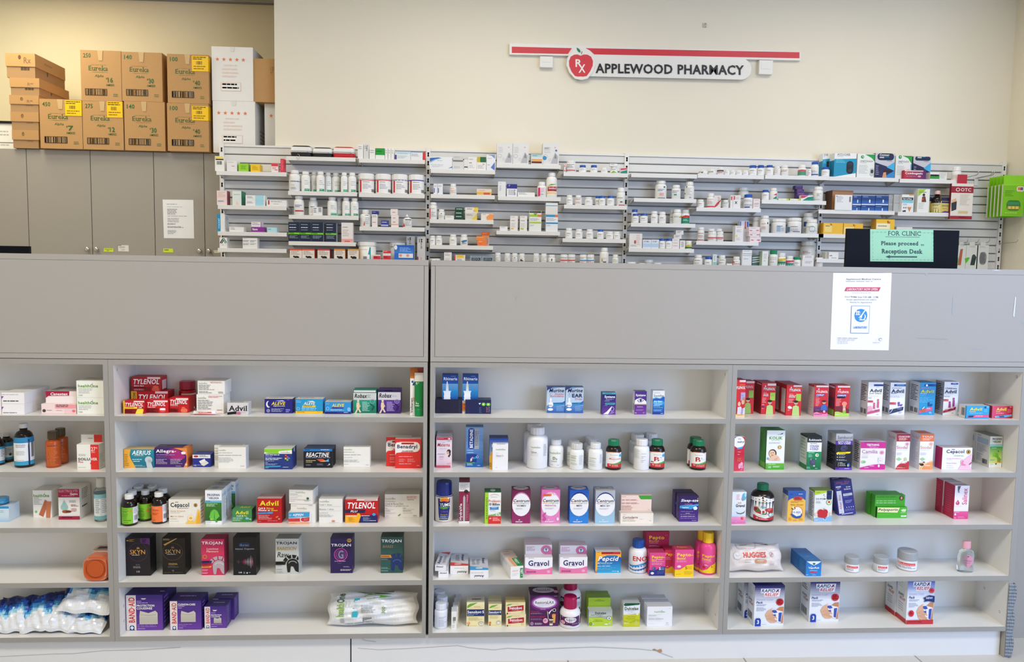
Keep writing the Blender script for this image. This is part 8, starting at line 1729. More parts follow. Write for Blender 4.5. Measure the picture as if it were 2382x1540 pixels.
wb(92, 214, 342, 368, 'edf0f3', 'wide white box with blue swoosh', 'p 2f6ab8 95 230 190 222 215 228 150 245 95 275;p 9ab8dc 95 275 150 245 215 228 230 230 160 252 100 290;l 175 258 260 268 1 999;l 100 310 310 320 1 bbb;p 3a6ab0 300 355 345 330 345 345;l 115 325 250 345 2 ccd', y=.001, d=.07)
p = wb(345, 268, 470, 355, 'dededd', 'grey white box, lower one', 'l 360 320 440 345 2 bbb', d=.05)
wb(350, 206, 462, 267, 'd2d2d0', 'grey white box with a band, upper one', 'r 350 250 462 266 777;l 365 215 430 225 1 aaa', d=.05, z=p['z1'] + .0003)
wb(474, 240, 518, 355, 'e6e6e4', 'small white box with dark bar', 'r 476 318 515 330 444', d=.05)
wb(520, 216, 614, 355, 'efedec', 'white box with grey print', 'l 530 238 605 248 1 866;l 530 275 580 290 1 444;l 530 300 600 340 3 ccc', d=.05)
wb(616, 214, 720, 358, 'efeeec', 'white box with yellow and green top', 'r 618 215 652 272 c8b82a;r 652 215 718 272 1f6a3a;r 680 288 700 296 c84;l 628 305 700 345 3 bbb', d=.05)
wb(724, 190, 822, 385, 'eceef2', 'tall white box with blue corner arc', 'p 7c98d0 735 192 815 192 815 240 780 205;p 5a7cc8 770 350 815 280 815 385 795 370;l 735 235 780 245 1 99a;l 735 315 760 325 1 555', y=.001, d=.06)
wshelf('C', 4, 1, 105, 815, 634)
for x0, x1 in ((136, 178), (182, 238)):
 wb(x0, 512, x1, 628, 'eef0f4', 'thin white box with blue edge', 'r %d 560 %d 612 5a7ac8;l %d 530 %d 550 2 99a|R: r .2 .1 .9 .9 c4ccdc' % (x0 + 3, x0 + 14, x0 + 8, x1 - 4), d=.07)
wp(315, 515, 392, 630, L='white bottle with orange print', art='l 322 560 385 572 1 e8a07a;l 325 580 380 615 3 e8b090', ch=.25)
wb(615, 570, 778, 634, 'ecd8c0', 'flat white and orange box', 'r 615 602 778 628 e8b84a;r 690 608 760 628 d85040;l 640 585 740 594 1 c88', d=.05)
wshelf('C', 4, 2, 95, 800, 911)
wp(92, 720, 176, 911, L='tall white bottle with red edge', art='r 94 785 102 905 e03a4a;l 110 790 165 800 1 999;l 110 830 165 890 3 aab', ch=.15, cr=.85, sh=.08)
wp(188, 797, 262, 909, L='white bottle with a dark dot', art='e 222 845 5 6 333;l 200 860 250 890 3 bbb')
wb(262, 864, 362, 908, 'eceae6', 'flat white box', LN(265, 868, 350, 895, 2, 'bbb'), d=.05)
p = wb(370, 864, 470, 910, '1f4034', 'dark green box, lowest of three', 'l 385 872 455 890 1 cfd', d=.06)
p = wb(370, 820, 470, 862, '1f4034', 'dark green box, middle of three', 'l 385 832 455 850 1 cfd', d=.06, z=p['z1'] + .0003)
wb(374, 776, 470, 819, '1f4034', 'dark green box, topmost of three', 'l 388 788 458 805 1 cfd', d=.06, z=p['z1'] + .0003)
p = wb(486, 838, 618, 910, 'd9d6cc', 'white and yellow box, lower one', 'p e8cc4a 560 905 618 840 618 910 560 910;l 500 850 575 868 2 889', d=.05)
wb(486, 774, 630, 837, 'e9e6dc', 'white and yellow box, upper one', 'p f0d24a 585 775 630 775 630 830 590 820;l 505 785 570 800 2 778;e 590 812 14 10 e8b84a', d=.05, z=p['z1'] + .0003)
wb(662, 842, 800, 913, 'ece6de', 'white and orange box', 'p f5a05a 720 880 760 845 800 850 800 910 725 910;l 680 850 735 862 1 c98', d=.05)
wshelf('C', 4, 3, 95, 796, 1197)
cap_row([(92, 1088, 156, 1195, 'small white bottle with black print'), (160, 1088, 232, 1196, 'small white bottle with black print'), (312, 1075, 394, 1197, 'white bottle with dark barcode')])
wp(432, 1075, 516, 1197, L='white bottle with blue wave, wrapped cap', art='p 2f78a8 440 1150 470 1138 505 1135 505 1150 460 1165;l 450 1165 500 1185 2 557')
p = wb(622, 1140, 722, 1197, 'f5813a', 'orange box with white print, lower one', 'l 635 1150 700 1160 1 fdc;l 635 1175 690 1182 1 c5501a', d=.04)
wb(610, 1092, 712, 1139, 'f28a3f', 'orange box with white print, on another', 'l 622 1104 690 1112 1 fdc', d=.04, z=p['z1'] + .0003)
p = wb(672, 1084, 752, 1197, 'd9b8a8', 'pale box behind the orange ones', 'r 672 1084 752 1110 f0a070;l 725 1120 745 1180 4 888', y=.052, d=.03)
wb(666, 1048, 758, 1083, 'ee7430', 'orange box set back on a pale box', 'l 680 1060 740 1070 1 fc9', y=.052, d=.03, z=p['z1'] + .0003)
wshelf('C', 4, 4, 100, 800, 1440)
wp(94, 1325, 212, 1440, L='round pale tin with dark green rim', art='t Pastilles 104 1356 200 1374 22302a b;r 96 1342 210 1350 f', cap='p24382c', ch=.14, cr=1.02, sh=0, nk=0)
wb(252, 1272, 336, 1440, 'eee9e8', 'white box with pink and grey print', 'l 262 1300 325 1312 1 556;l 262 1280 310 1290 1 caa;l 265 1340 320 1370 2 ccc')
wb(368, 1300, 486, 1440, 'eeeade', 'white box with yellow top and red edge', 'r 392 1302 470 1332 f0cc2a;r 368 1302 380 1370 d85a5a;l 395 1345 465 1370 2 99a')
for x0, x1 in ((540, 668), (672, 798)):
 wb(x0, 1308, x1, 1440, '93a2ac', 'grey-blue box with dark name panel', 'r {0} 1332 {1} 1366 2a3640;t LEDOL {2} 1336 {3} 1358 aab8c0;l {2} 1314 {3} 1322 1 6a7a88'.format(x0 + 16, x1 - 14, x0 + 22, x1 - 20), d=.05)
wshelf('C', 5, 0, 835, 1546, 297)
def mask(x0, x1, y0, blue, d, k):
 w = x1 - x0
 X = lambda t: x0 + t * w
 Y_ = lambda t: y0 + t * (294 - y0)
 a = 'l %.0f %.0f %.0f %.0f 4 c4c4c8;e %.0f %.0f 8 8 e8a8b0;p b9b9bd %.0f %.0f %.0f %.0f %.0f %.0f %.0f %.0f;p 8a8a90 %.0f %.0f %.0f %.0f %.0f %.0f;' % (X(.08), Y_(.2), X(.5), Y_(.5), X(.75), Y_(.2), X(.5), Y_(.95), X(.75), Y_(.45), X(.95), Y_(.6), X(.92), Y_(.95), X(.7), Y_(.7), X(.8), Y_(.45), X(.86), Y_(.72))
 for cx_, cy_, r in ((.18, .62, 22), (.45, .78, 14)):
  a += 'o %.0f %.0f %d %d b8b4c4 .14;' % (X(cx_), Y_(cy_), r, r)
 if blue:
  a += 'e %.0f %.0f 22 22 3a8fc4;e %.0f %.0f 12 10 5a6aa0;l %.0f %.0f %.0f %.0f 2 999' % (X(.12), Y_(.7), X(.82), Y_(.34), X(.1), Y_(.2), X(.5), Y_(.3))
 wb(x0, y0, x1, 297, 'e3e3e2', ['tall pale mask box', 'tall pale mask box beside its twin', 'tall pale mask box with a blue disc'][k], a, d=.07, side='d0d0d0')
mask(838, 1012, 62, 0, 0, 0)
mask(1015, 1190, 62, 0, 0, 1)
wb(1216, 186, 1346, 293, 'e4e2da', 'white and teal box with orange base', 'g 1222 190 1335 230 8cd0d8 e4e8e4;r 1222 236 1338 256 f2a84a;r 1222 260 1335 280 6a1f14;l 1232 200 1300 212 1 489|R: r 0 0 1 1 1f9ab0', y=.001, d=.05, side='2aa4b8')
mask(1346, 1526, 62, 1, 0, 2)
wshelf('C', 5, 1, 850, 1546, 657)
wb(850, 488, 936, 655, 'e9ebea', 'tall white box', 'l 862 505 900 515 1 bbb;l 866 535 890 600 4 9ac', d=.05)
wb(948, 516, 1061, 655, 'eeeef2', 'white box with navy top', 'r 948 516 1061 566 2a2a86;t 7 965 525 985 545 ccf;l 965 580 1050 645 4 99a;r 1030 575 1036 640 889', d=.05)
wb(1068, 608, 1258, 657, W_, 'flat wide white box', LN(1070, 610, 1180, 640, 2), d=.05)
wp(1284, 495, 1386, 655, L='white bottle with crimson label bar', art='r 1296 556 1318 645 d8286a;l 1325 560 1375 610 3 d8a0b8;l 1322 620 1378 640 1 aab', ch=.2, cr=.72, sh=.12)
wp(1382, 392, 1506, 656, L='large white bottle with a red name panel', art='r 1392 515 1500 640 f2ecd4;p 6a9a2a 1395 535 1440 515 1500 515 1450 530;r 1402 542 1502 590 a8203a;t Senokot 1412 546 1494 570 f4e8ea b;l 1395 600 1495 625 2 e8a05a', ch=.14, cr=.66, sh=.16)
wshelf('C', 5, 2, 832, 1537, 1037)
wb(870, 984, 956, 1035, W_, 'small flat white box', LN(872, 988, 950, 1005, 1), d=.05)
wb(986, 868, 1070, 1036, 'efebe6', 'upright white box with an orange foot', 'l 998 880 1055 892 1 c99;l 998 918 1055 930 1 444;l 998 950 1050 1000 4 ccc;r 996 1004 1025 1018 f0c05a', d=.05)
wb(1092, 868, 1172, 1036, 'eeece6', 'upright white box with a lime foot', 'l 1102 880 1160 892 1 c99;l 1102 918 1160 930 1 444;l 1102 950 1150 1000 4 ccc;r 1102 1004 1135 1020 b8c83a|L: r 0 0 1 1 b8c86a', d=.05)
p = wb(1196, 838, 1330, 1036, 'ecefe8', 'white and lime box with its clear flap up', 'r 1196 852 1288 878 a8cc2a;r 1288 852 1330 878 e8783a;p 7a9a2a 1240 840 1262 866 1286 840;r 1200 932 1326 950 b4d03a;l 1205 895 1320 925 3 aab;l 1205 965 1260 985 2 bbb', d=.06)
fl = MB()
for xx in (p['x0'], p['x1'] - .001):
 fl.box(xx, xx + .001, p['y'] + .002, p['y'] + .02, p['z1'], p['z1'] + .016, 'e4e6e2')
fl.obj('flap', p['base'], p['o'])
p = wb(1382, 852, 1513, 1037, 'eceef0', 'blue and orange banded white box, lower one', 'r 1382 855 1480 880 2a94cc;r 1480 855 1513 880 e8743a;r 1382 938 1513 954 1f8fc0;l 1390 892 1500 925 3 aab;l 1390 965 1440 985 2 bbb', d=.06)
wb(1380, 724, 1512, 850, 'ecebe8', 'white box with pale blue line, upper one', 'r 1382 750 1510 760 6ab0d0;r 1390 768 1505 846 e6e2dc', d=.06, z=p['z1'] + .0003)
wshelf('C', 5, 3, 830, 1540, 1425)
for x0, x1, y0, L in ((815, 879, 1277, 'small white bottle'), (922, 986, 1282, 'small white bottle'), (1005, 1066, 1282, 'small white bottle with a dark dot'), (1085, 1146, 1285, 'small white bottle with black cross'), (1241, 1306, 1285, 'small white bottle'), (1326, 1390, 1287, 'small white bottle with blue foot')):
 wp(x0, y0, x1, 1425, L=L, art='l {0} 1330 {1} 1375 3 bbb;'.format(x0 + 10, x1 - 8) + ('p 222 {0} 1350 {1} 1350 {2} 1372 {3} 1372;p 222 {1} 1350 {0} 1350 {3} 1372 {2} 1372;r {3} 1378 {2} 1386 c8b82a'.format(x0 + 15, x0 + 21, x1 - 12, x0 + 12) if 'cross' in L else 'e %d 1332 5 6 222' % (x0 + 30) if 'dot' in L else 'r %d 1382 %d 1390 3a6ac0' % (x0 + 10, x1 - 8) if 'blue' in L else ''), ch=.25, cr=.95)
wp(1405, 1298, 1486, 1425, L='wider white bottle with black mark', art='p 333 1440 1345 1452 1340 1450 1365 1442 1370;l 1415 1375 1470 1390 1 999')
wshelf('C', 6, 0, 1577, 2290, 391)
wb(1582, 300, 1600, 390, 'eee0e0', 'narrow white box with red dots', 'r 1585 310 1594 325 d44;r 1585 365 1594 380 d44')
wp(1602, 262, 1716, 391, L='white jar with grey print', art='l 1615 300 1705 345 3 889;r 1612 362 1706 374 c86a6a', ch=.12, cr=.85, sh=.08)
cap_row([(1746, 308, 1830, 391, 'white bottle with blue cap', BLU), (1872, 308, 1953, 391, 'white bottle with blue cap', BLU), (1990, 336, 2066, 391, 'low white jar'), (2092, 318, 2176, 391, 'white and green jar', 'pf0f0ee', 'r 2094 345 2174 388 f2f4ee;l 2105 352 2165 362 1 666;p 8ab83a 2100 388 2130 365 2170 385')], ch=.3)
p = wb(2090, 288, 2170, 317, W_, 'flat white box on the white and green jar', LN(2092, 290, 2160, 312, 1), z=at_y(2130, 317, YF).z, d=.03)
wb(2210, 334, 2286, 391, 'eef0ec', 'small red, white and green box', 'p d8445a 2210 340 2284 336 2284 350 2210 362;p 1f8a72 2210 372 2284 355 2284 390 2210 390', d=.04)
wshelf('C', 6, 1, 1582, 2280, 750)
cap_row([(1605, 640, 1680, 748, 'white bottle with blue print'), (1702, 642, 1780, 749, 'white bottle with red print', 'pf4f4f2', 'l 1710 675 1770 700 2 c55;l 1712 715 1765 735 2 d99'), (1810, 662, 1900, 751, 'low white bottle'), (1970, 648, 2040, 750, 'white bottle with blue cap', BLU), (2056, 648, 2140, 752, 'white bottle with blue cap', BLU), (1925, 648, 1985, 748, 'white bottle with blue cap, set back', BLU, None, .05), (2165, 560, 2260, 753, 'tall red-footed white bottle', 'pf4f4f2', 'l 2175 665 2250 680 1 888;r 2205 706 2230 718 555;r 2190 742 2255 750 b8404a')])
wshelf('C', 6, 2, 1566, 2266, 1122)
cap_row([(1595, 1005, 1676, 1119, 'white bottle with a black corner'), (1706, 1016, 1788, 1120, 'white bottle with grey print'), (1826, 1018, 1907, 1121, 'white bottle with grey print'), (1946, 1019, 2022, 1122, 'white bottle with blue cap', BLU), (2045, 1045, 2130, 1123, 'low white bottle with blue print'), (2130, 1045, 2206, 1123, 'low white bottle with blue print')])
wshelf('C', 6, 3, 1530, 2260, 1440)
for x0, x1, y0, L, c in ((1541, 1623, 1295, 'white jar with red band', 'b83a3a'), (1625, 1706, 1295, 'white jar with red band', 'b83a3a'), (1755, 1834, 1297, 'white jar with blue band', '2a86c0'), (1836, 1916, 1297, 'white jar with blue band', '2a86c0')):
 wp(x0, y0, x1, 1440, L=L, art=strip(x0 + 3, y0, x1 - 3, 1440, .42, .5, c) + 'l %d 1372 %d 1392 2 c88;l %d 1335 %d 1350 1 999' % (x0 + 10, x1 - 10, x0 + 8, x1 - 8), ch=.25, cr=.98)
wp(1976, 1222, 2076, 1440, L='tall white bottle with gold print', art='l 1990 1335 2060 1345 1 bbb;r 1998 1345 2010 1375 c8a84a;r 2015 1372 2050 1386 666', ch=.18, cr=.78, sh=.12)
wp(2115, 1298, 2185, 1440, L='small white bottle with green print', art='l 2122 1345 2178 1385 3 b8c88a')
wshelf('D', 7, 0, 135, 866, 404)
wshelf('D', 7, 1, 165, 856, 676)
wp(400, 482, 526, 676, L='large white bottle with blue and red print', art='l 430 575 505 600 2 3a6aa8;r 450 615 495 645 e8a8a8;e 500 552 8 8 334;r 430 666 510 674 766', ch=.16, cr=.82, sh=.12)
wp(583, 528, 682, 676, L='white bottle with green print', art='l 595 590 670 620 2 889;r 610 625 640 640 4a9a8a', ch=.2)
wp(726, 492, 832, 677, L='tall white bottle with a dotted label', art='e 750 548 6 8 333;e 735 618 5 6 333;l 745 560 815 640 5 c4c4c8;r 780 655 800 665 888', ch=.2, cr=.8)
wshelf('D', 7, 2, 132, 846, 951)
wp(135, 798, 210, 948, L='white bottle with blue cap, set back', cap=BLU, y=.05, ch=.18)
cap_row([(146, 845, 218, 951, 'white bottle with blue cap', BLU), (232, 843, 318, 952, 'white bottle with blue cap', BLU), (352, 818, 430, 952, 'white bottle with blue print'), (440, 825, 520, 952, 'white bottle with grey print'), (596, 798, 692, 952, 'white bottle with green and gold print', 'pf4f4f2', 'l 610 870 680 890 2 8a8;p c8a83a 655 885 690 865 690 890'), (692, 803, 780, 952, 'white bottle with red and green label', 'pd0d4d4', 'r 695 880 778 890 c8343c;r 695 888 778 948 1f8a68;p c8343c 695 875 740 860 778 866 778 880 695 892;l 710 905 770 925 2 bfe')])
wp(562, 800, 610, 950, L='white bottle, mostly hidden, set back', y=.06)
wshelf('D', 7, 3, 108, 832, 1230)
wb(115, 1064, 256, 1229, 'ebe8e4', 'white carton with a red mark', 'e 178 1160 12 22 b8545a;l 190 1080 235 1200 6 e0b8b8;l 130 1195 200 1215 2 999|L: l .1 .1 .9 .9 10 777', d=.06)
for x0, x1 in ((264, 356), (359, 441)):
 wb(x0, 1130, x1, 1229, 'e4e9f2', 'white box with pale blue print', 'r {0} 1175 {1} 1215 b8d4f0;l {2} 1145 {3} 1165 2 88a;e {4} 1155 4 5 334'.format(x0 + 5, x1 - 5, x0 + 10, x1 - 10, (x0 + x1) / 2 + 6), d=.05)
cap_row([(442, 1120, 512, 1230, 'white bottle with blue cap', BLU), (514, 1120, 596, 1230, 'white bottle with blue cap', BLU)])
p = wb(590, 1122, 668, 1230, 'ebe7e4', 'white flat box, lowest of three', 'l 600 1165 655 1175 1 c88;l 600 1135 650 1145 1 aaa;l 600 1195 655 1205 1 c88', d=.05)
p = wb(610, 1076, 692, 1121, 'e6e4e2', 'white flat box, middle of three', 'l 620 1085 680 1110 2 777', d=.05, z=p['z1'] + .0003)
wb(632, 1030, 714, 1075, 'e6e4e2', 'white flat box, topmost of three', 'l 642 1038 700 1062 2 777', d=.05, z=p['z1'] + .0003)
wb(675, 1140, 732, 1229, 'ece9e6', 'white box with black print on end', 'l 690 1155 725 1215 5 666|L: l .1 .1 .9 .9 8 444', d=.05)
wp(735, 1145, 806, 1230, L='small white jar with green and yellow label', art='p e8cc3a 740 1195 770 1185 802 1182 802 1200 740 1208;r 738 1206 804 1225 3a7a4a;l 750 1190 790 1198 1 444', ch=.3, cr=.92)
wshelf('D', 7, 4, 70, 520, 1500)
for x0, y0, x1 in ((88, 1380, 186), (218, 1392, 290), (276, 1355, 378), (386, 1390, 470)):
 wp(x0, y0, x1, 1500, L='white jar with only its lid showing', ch=.22, cr=.95, y=.05 if x0 == 276 else None)
wshelf('D', 8, 0, 872, 1608, 412)
cap_row([(880, 362, 980, 411, 'low white jar with black print', 'pf0f0ee', 'l 885 385 970 398 1 333;e 920 392 7 7 222'), (985, 356, 1078, 411, 'low white jar with black print', 'pf0f0ee', 'l 990 380 1070 395 1 444'), (1086, 335, 1160, 411, 'white jar with dark band and red print', 'pf0f0ee', 'r 1088 362 1158 378 445;l 1095 385 1150 402 1 c33'), (1165, 358, 1226, 411, 'small white jar'), (1228, 362, 1289, 411, 'small white jar'), (1291, 364, 1363, 411, 'small white jar'), (1366, 364, 1434, 412, 'small white jar'), (1437, 310, 1526, 413, 'white bottle with blue cap', BLU), (1531, 308, 1609, 413, 'white bottle with blue cap', BLU)], ch=.25)
wshelf('D', 8, 1, 858, 1572, 780)
cap_row([(866, 688, 942, 778, 'white bottle with dark print'), (975, 620, 1057, 779, 'white bottle with red label foot', 'pf4f4f2', 'l 985 685 1045 695 1 c55;l 985 705 1050 745 4 b99;r 978 760 1055 774 d8343c')])
wb(1064, 642, 1138, 779, 'ece4e0', 'white and red box set aslant', 'p c8444a 1064 770 1100 720 1138 690 1138 700 1100 760 1075 776;l 1105 660 1130 750 5 a88', rz=-14, d=.05)
wp(1148, 692, 1216, 779, L='low white bottle with green print', art='l 1155 720 1210 745 2 7a9;l 1155 755 1205 765 1 999')
wp(1318, 556, 1436, 778, L='large white bottle, set back behind boxes', y=.065, ch=.14, cr=.8)
wb(1236, 640, 1262, 779, 'ece8e6', 'thin white box with a red bar', 'r 1240 652 1254 692 d03a3a')
wb(1265, 640, 1346, 780, 'eeebe8', 'white box with a red bar and black cross', 'r 1270 648 1284 690 d03a3a;p 222 1282 706 1290 706 1312 734 1304 734;p 222 1304 706 1312 706 1290 734 1282 734;l 1290 655 1335 690 3 bbb')
cap_row([(1379, 632, 1482, 781, 'white bottle with wide blue cap', BLU, 'l 1390 690 1470 715 2 aab;r 1392 740 1470 750 aab;r 1395 762 1450 774 2a4ab0')])
wb(1490, 678, 1562, 781, 'ece4e2', 'white box with red print', 'l 1498 690 1550 700 1 c88;l 1498 725 1552 745 2 c44;l 1500 755 1550 765 1 999')
wshelf('D', 8, 2, 856, 1547, 1152)
wp(869, 996, 943, 1150, L='upright white bottle with red print', art='l 878 1060 935 1075 1 c55;l 878 1085 935 1115 3 a88;r 876 1134 938 1144 d8444a', ch=.18, cr=.92)
for x0, x1, a_, b_ in ((985, 1078, 990, 1057), (1081, 1156, 1083, 1140)):
 p = wp(x0, 1042, x1, 1151, L='white jar with red band', art=strip(x0 + 3, 1042, x1 - 3, 1151, .6, .7, 'c8343c') + 'l %d 1125 %d 1140 1 999' % (x0 + 10, x1 - 10), ch=.28, cr=.95)
 wp(a_, 1012, b_, 1040, L='tiny white jar stacked on a red-banded jar', z=p['z1'] + .0003, art='', ch=.5, cr=1.0, sh=0, nk=0)
wb(1288, 978, 1376, 1151, 'eceae8', 'tall white box with a yellow dot', 'l 1298 990 1365 1000 1 889;l 1300 1020 1360 1050 3 aab;e 1302 1088 10 12 e8d44a;l 1300 1110 1350 1140 3 c9b8c4', d=.05)
wp(1476, 880, 1562, 1150, L='white bottle set back behind striped boxes', y=.065, ch=.15)
wb(1335, 924, 1436, 1148, 'e8e8ec', 'white box with blue and red bars, set back', 'r 1338 930 1350 1000 4a6ac0;r 1390 928 1404 1005 d8343c;r 1412 930 1432 1005 3a56b0', y=.06, d=.04)
p = wb(1452, 1096, 1574, 1152, 'efe3e4', 'white box with crimson dashes, lowest of three', 'l 1460 1104 1565 1110 1 c88;r 1462 1130 1492 1138 d83a6a;r 1530 1128 1562 1138 d83a6a', d=.07)
p = wb(1442, 1046, 1566, 1095, 'efe3e4', 'white box with crimson dashes, middle of three', 'l 1452 1060 1556 1066 1 c88;r 1450 1074 1478 1082 d83a6a;r 1525 1072 1555 1080 d83a6a', d=.07, z=p['z1'] + .0003)
wb(1440, 990, 1560, 1045, 'efe3e4', 'white box with crimson dashes, topmost of three', 'l 1450 1000 1550 1010 1 c88;r 1448 1026 1476 1034 d83a6a;r 1520 1024 1550 1032 d83a6a', d=.07, z=p['z1'] + .0003)
wshelf('D', 8, 3, 810, 1560, 1450)
cap_row([(826, 1300, 924, 1450, 'wide white jar with black print', 'pf4f4f2', 'l 838 1362 910 1375 1 222;l 838 1390 900 1405 2 999'), (948, 1320, 1030, 1450, 'white bottle with blue cap', BLU), (1100, 1305, 1182, 1450, 'white jar with black scrawl', 'pf4f4f2', 'l 1120 1355 1180 1368 1 222;l 1110 1380 1165 1400 2 999'), (1260, 1320, 1340, 1450, 'white bottle with red print', 'pf4f4f2', 'p c8444a 1262 1360 1285 1352 1285 1385 1262 1390;l 1290 1370 1330 1380 1 999;r 1264 1396 1336 1402 c66')])
wb(1040, 1294, 1081, 1450, 'dfeae6', 'narrow white box with teal base', 'r 1044 1380 1078 1412 8ac8b8;l 1052 1310 1068 1370 5 678', d=.04)
wb(1195, 1396, 1252, 1450, W_, 'low flat white box', '')
wb(1366, 1246, 1470, 1450, 'e9ebec', 'tall white box with thin blue lines', 'r 1368 1286 1466 1290 667;r 1368 1304 1466 1308 7ac;l 1380 1340 1440 1355 1 9ac;l 1378 1256 1460 1266 1 aaa', d=.05)
wshelf('D', 9, 0, 1620, 2332, 423)
cap_row([(1626, 308, 1708, 421, 'white bottle with blue cap', BLU), (1714, 322, 1786, 421, 'white bottle with pink print', 'pf4f4f2', 'l 1722 355 1778 400 3 e8b0a8'), (1791, 310, 1876, 421, 'white bottle with brown print', 'pf0f0ee', 'l 1800 360 1865 385 2 a87'), (1983, 306, 2070, 423, 'white bottle with green label', 'pf4f4f2', 'r 1985 372 2068 416 4a9a7a;p d8506a 1985 362 2030 355 2068 360 2068 374 1985 376'), (2094, 350, 2130, 423, 'small white bottle'), (2126, 272, 2210, 424, 'tall white bottle with blue cap', BLU, 'r 2130 300 2206 340 e8eaf0;l 2135 365 2200 385 2 99a;r 2132 400 2205 412 3a5ac0'), (2246, 330, 2330, 425, 'white bottle with blue cap, before the upright', BLU)])
wshelf('D', 9, 1, 1582, 2296, 697)
cap_row([(1583, 582, 1661, 696, 'white bottle with blue cap', BLU), (1666, 562, 1752, 696, 'white bottle with red and green mark', 'pf4f4f2', 'p d8445a 1710 640 1745 620 1745 645;p 1f8a68 1705 680 1745 650 1745 685')])
for x0, x1, L in ((1758, 1884, 'white wrapped roll lying down, yellow-green end'), (1888, 2010, 'white wrapped roll lying down, green end')):
 a_, b_ = at_y(x0, 690, YF + .012), at_y(x1, 690, YF + .012)
 rr_ = .0058
 mb = MB().lathe(0, 0, [(rr_ * .8, 0, '8ac83a'), (rr_, .002, 'e8f0d8'), (rr_, (b_.x - a_.x) * .75, 'c8d83a'), (rr_, (b_.x - a_.x) * .97, '4a9a4a'), (rr_ * .7, b_.x - a_.x, '4a9a4a')], 14)
 mb.xf(lambda p: Vector((a_.x + p.z, YF + .012 + p.y, CT['z'] + rr_ + p.x)))
 put_label(mb.obj('wrapped_roll', ((a_.x + b_.x) / 2, YF + .012, CT['z'])), L, 'roll')
wb(2016, 640, 2150, 697, 'eeeeea', 'flat red, white and green box', 'p c83a50 2016 642 2100 642 2050 668 2016 672;p 1f8a72 2030 697 2090 660 2150 650 2150 697;l 2080 668 2140 676 1 fff', d=.03)
p = wb(1972, 612, 2100, 690, '4a2a72', 'purple box behind the flat one, lowest of three', 'l 1985 620 2085 628 1 c8a', y=.045, d=.04)
p = wb(1970, 572, 2050, 611, '3f2470', 'purple box, middle of three', 'l 1980 580 2040 588 1 b8c;r 1970 595 2050 606 6a2a5a', y=.045, d=.04, z=p['z1'] + .0003)
wb(1954, 532, 2036, 571, '3f2470', 'purple box, topmost of three', 'l 1962 540 2026 548 1 b8c;r 1954 556 2036 566 6a2a5a', y=.045, d=.04, z=p['z1'] + .0003)
wp(2150, 548, 2256, 697, L='large white bottle before the upright', art='l 2190 620 2240 650 3 999;l 2165 680 2245 690 1 888', ch=.22, cr=.88)
wshelf('D', 9, 2, 1566, 2266, 1062)
cap_row([(1562, 868, 1662, 1061, 'tall white bottle with red print', 'pf4f4f2', 'l 1582 958 1640 968 1 c44;l 1585 990 1635 1025 3 b88;p 333 1640 940 1650 945 1648 965 1640 960')], ch=.16, cr=.85)
wp(1688, 905, 1842, 1061, L='wide white jar with blue print', art='r 1750 980 1790 1045 9ab4d4;l 1752 982 1830 995 1 346;l 1795 1000 1832 1045 4 aab', ch=.2, cr=.97)
wp(1868, 892, 2016, 1061, L='wide white jar with blue and grey label', art='r 1875 990 1900 1045 5a86b0;l 1905 985 2005 1000 1 556;l 1905 1010 2000 1045 3 aab;r 1930 1038 2000 1046 667', ch=.2, cr=.95)
wp(2035, 838, 2152, 1060, L='white bottle set back, blue label', y=.06, art='r 2052 930 2090 980 3a5a9a;l 2050 1000 2140 1040 4 aab', ch=.16)
wp(2075, 910, 2196, 1061, L='white bottle with a teal ring', art='o 2140 1010 32 32 7ab8c8 .12;l 2090 985 2180 995 1 667;l 2120 1030 2185 1045 2 99a', ch=.22, cr=.88)
wshelf('D', 9, 3, 1570, 2266, 1450)
wb(1476, 1304, 1562, 1450, '4f6a60', 'white and dark green striped box', ''.join('p e4e8e4 1476 {0} 1562 {1} 1562 {2} 1476 {3};'.format(1330 + 26 * k, 1318 + 26 * k, 1328 + 26 * k, 1341 + 26 * k) for k in range(3)), d=.05, y=.05)
wb(1586, 1260, 1652, 1450, 'e9ece6', 'upright white box with green side', 'l 1600 1290 1640 1350 4 bbb;r 1604 1360 1620 1376 c4ccc4|L: r 0 0 1 1 c4d8c4', d=.06)
cap_row([(1662, 1248, 1756, 1450, 'white bottle with green cap', 'p1a8f62', 'l 1680 1380 1740 1392 1 889;l 1675 1330 1745 1365 2 ccc'), (1762, 1280, 1846, 1450, 'white bottle with yellow and green label', 'pf4f4f2', 'r 1764 1375 1844 1450 1f8a68;p e8c83a 1764 1350 1844 1335 1844 1360 1764 1378;l 1775 1360 1835 1370 1 444'), (1849, 1312, 1932, 1450, 'white bottle with red and green label', 'pf4f4f2', 'p d8506a 1850 1365 1930 1358 1930 1380 1850 1392;r 1850 1392 1930 1450 1f8a78'), (1936, 1325, 2012, 1450, 'small white bottle with green cap', 'p1a8f62', None)])
wp(2010, 1150, 2166, 1450, L='big pale jar set back behind boxes', y=.05, c='pdadad6', cap='pdcdcd8', art='l 2040 1260 2120 1290 2 a66', ch=.16, cr=.85)
p = wb(2030, 1356, 2156, 1450, 'ebe8e8', 'white box with grey print, lower one', 'l 2060 1372 2145 1400 2 a8a0a8', y=.002, d=.045)
wb(2036, 1304, 2156, 1355, 'ebe8e8', 'white box with grey print, upper one', 'l 2062 1314 2145 1340 2 a8a0a8', y=.002, d=.045, z=p['z1'] + .0003)
wp(2176, 1330, 2256, 1450, L='small white jar with pink print', art='l 2185 1372 2245 1395 2 c88', ch=.25, cr=.95)
wshelf('E', 10, 0, 225, 955, 420)
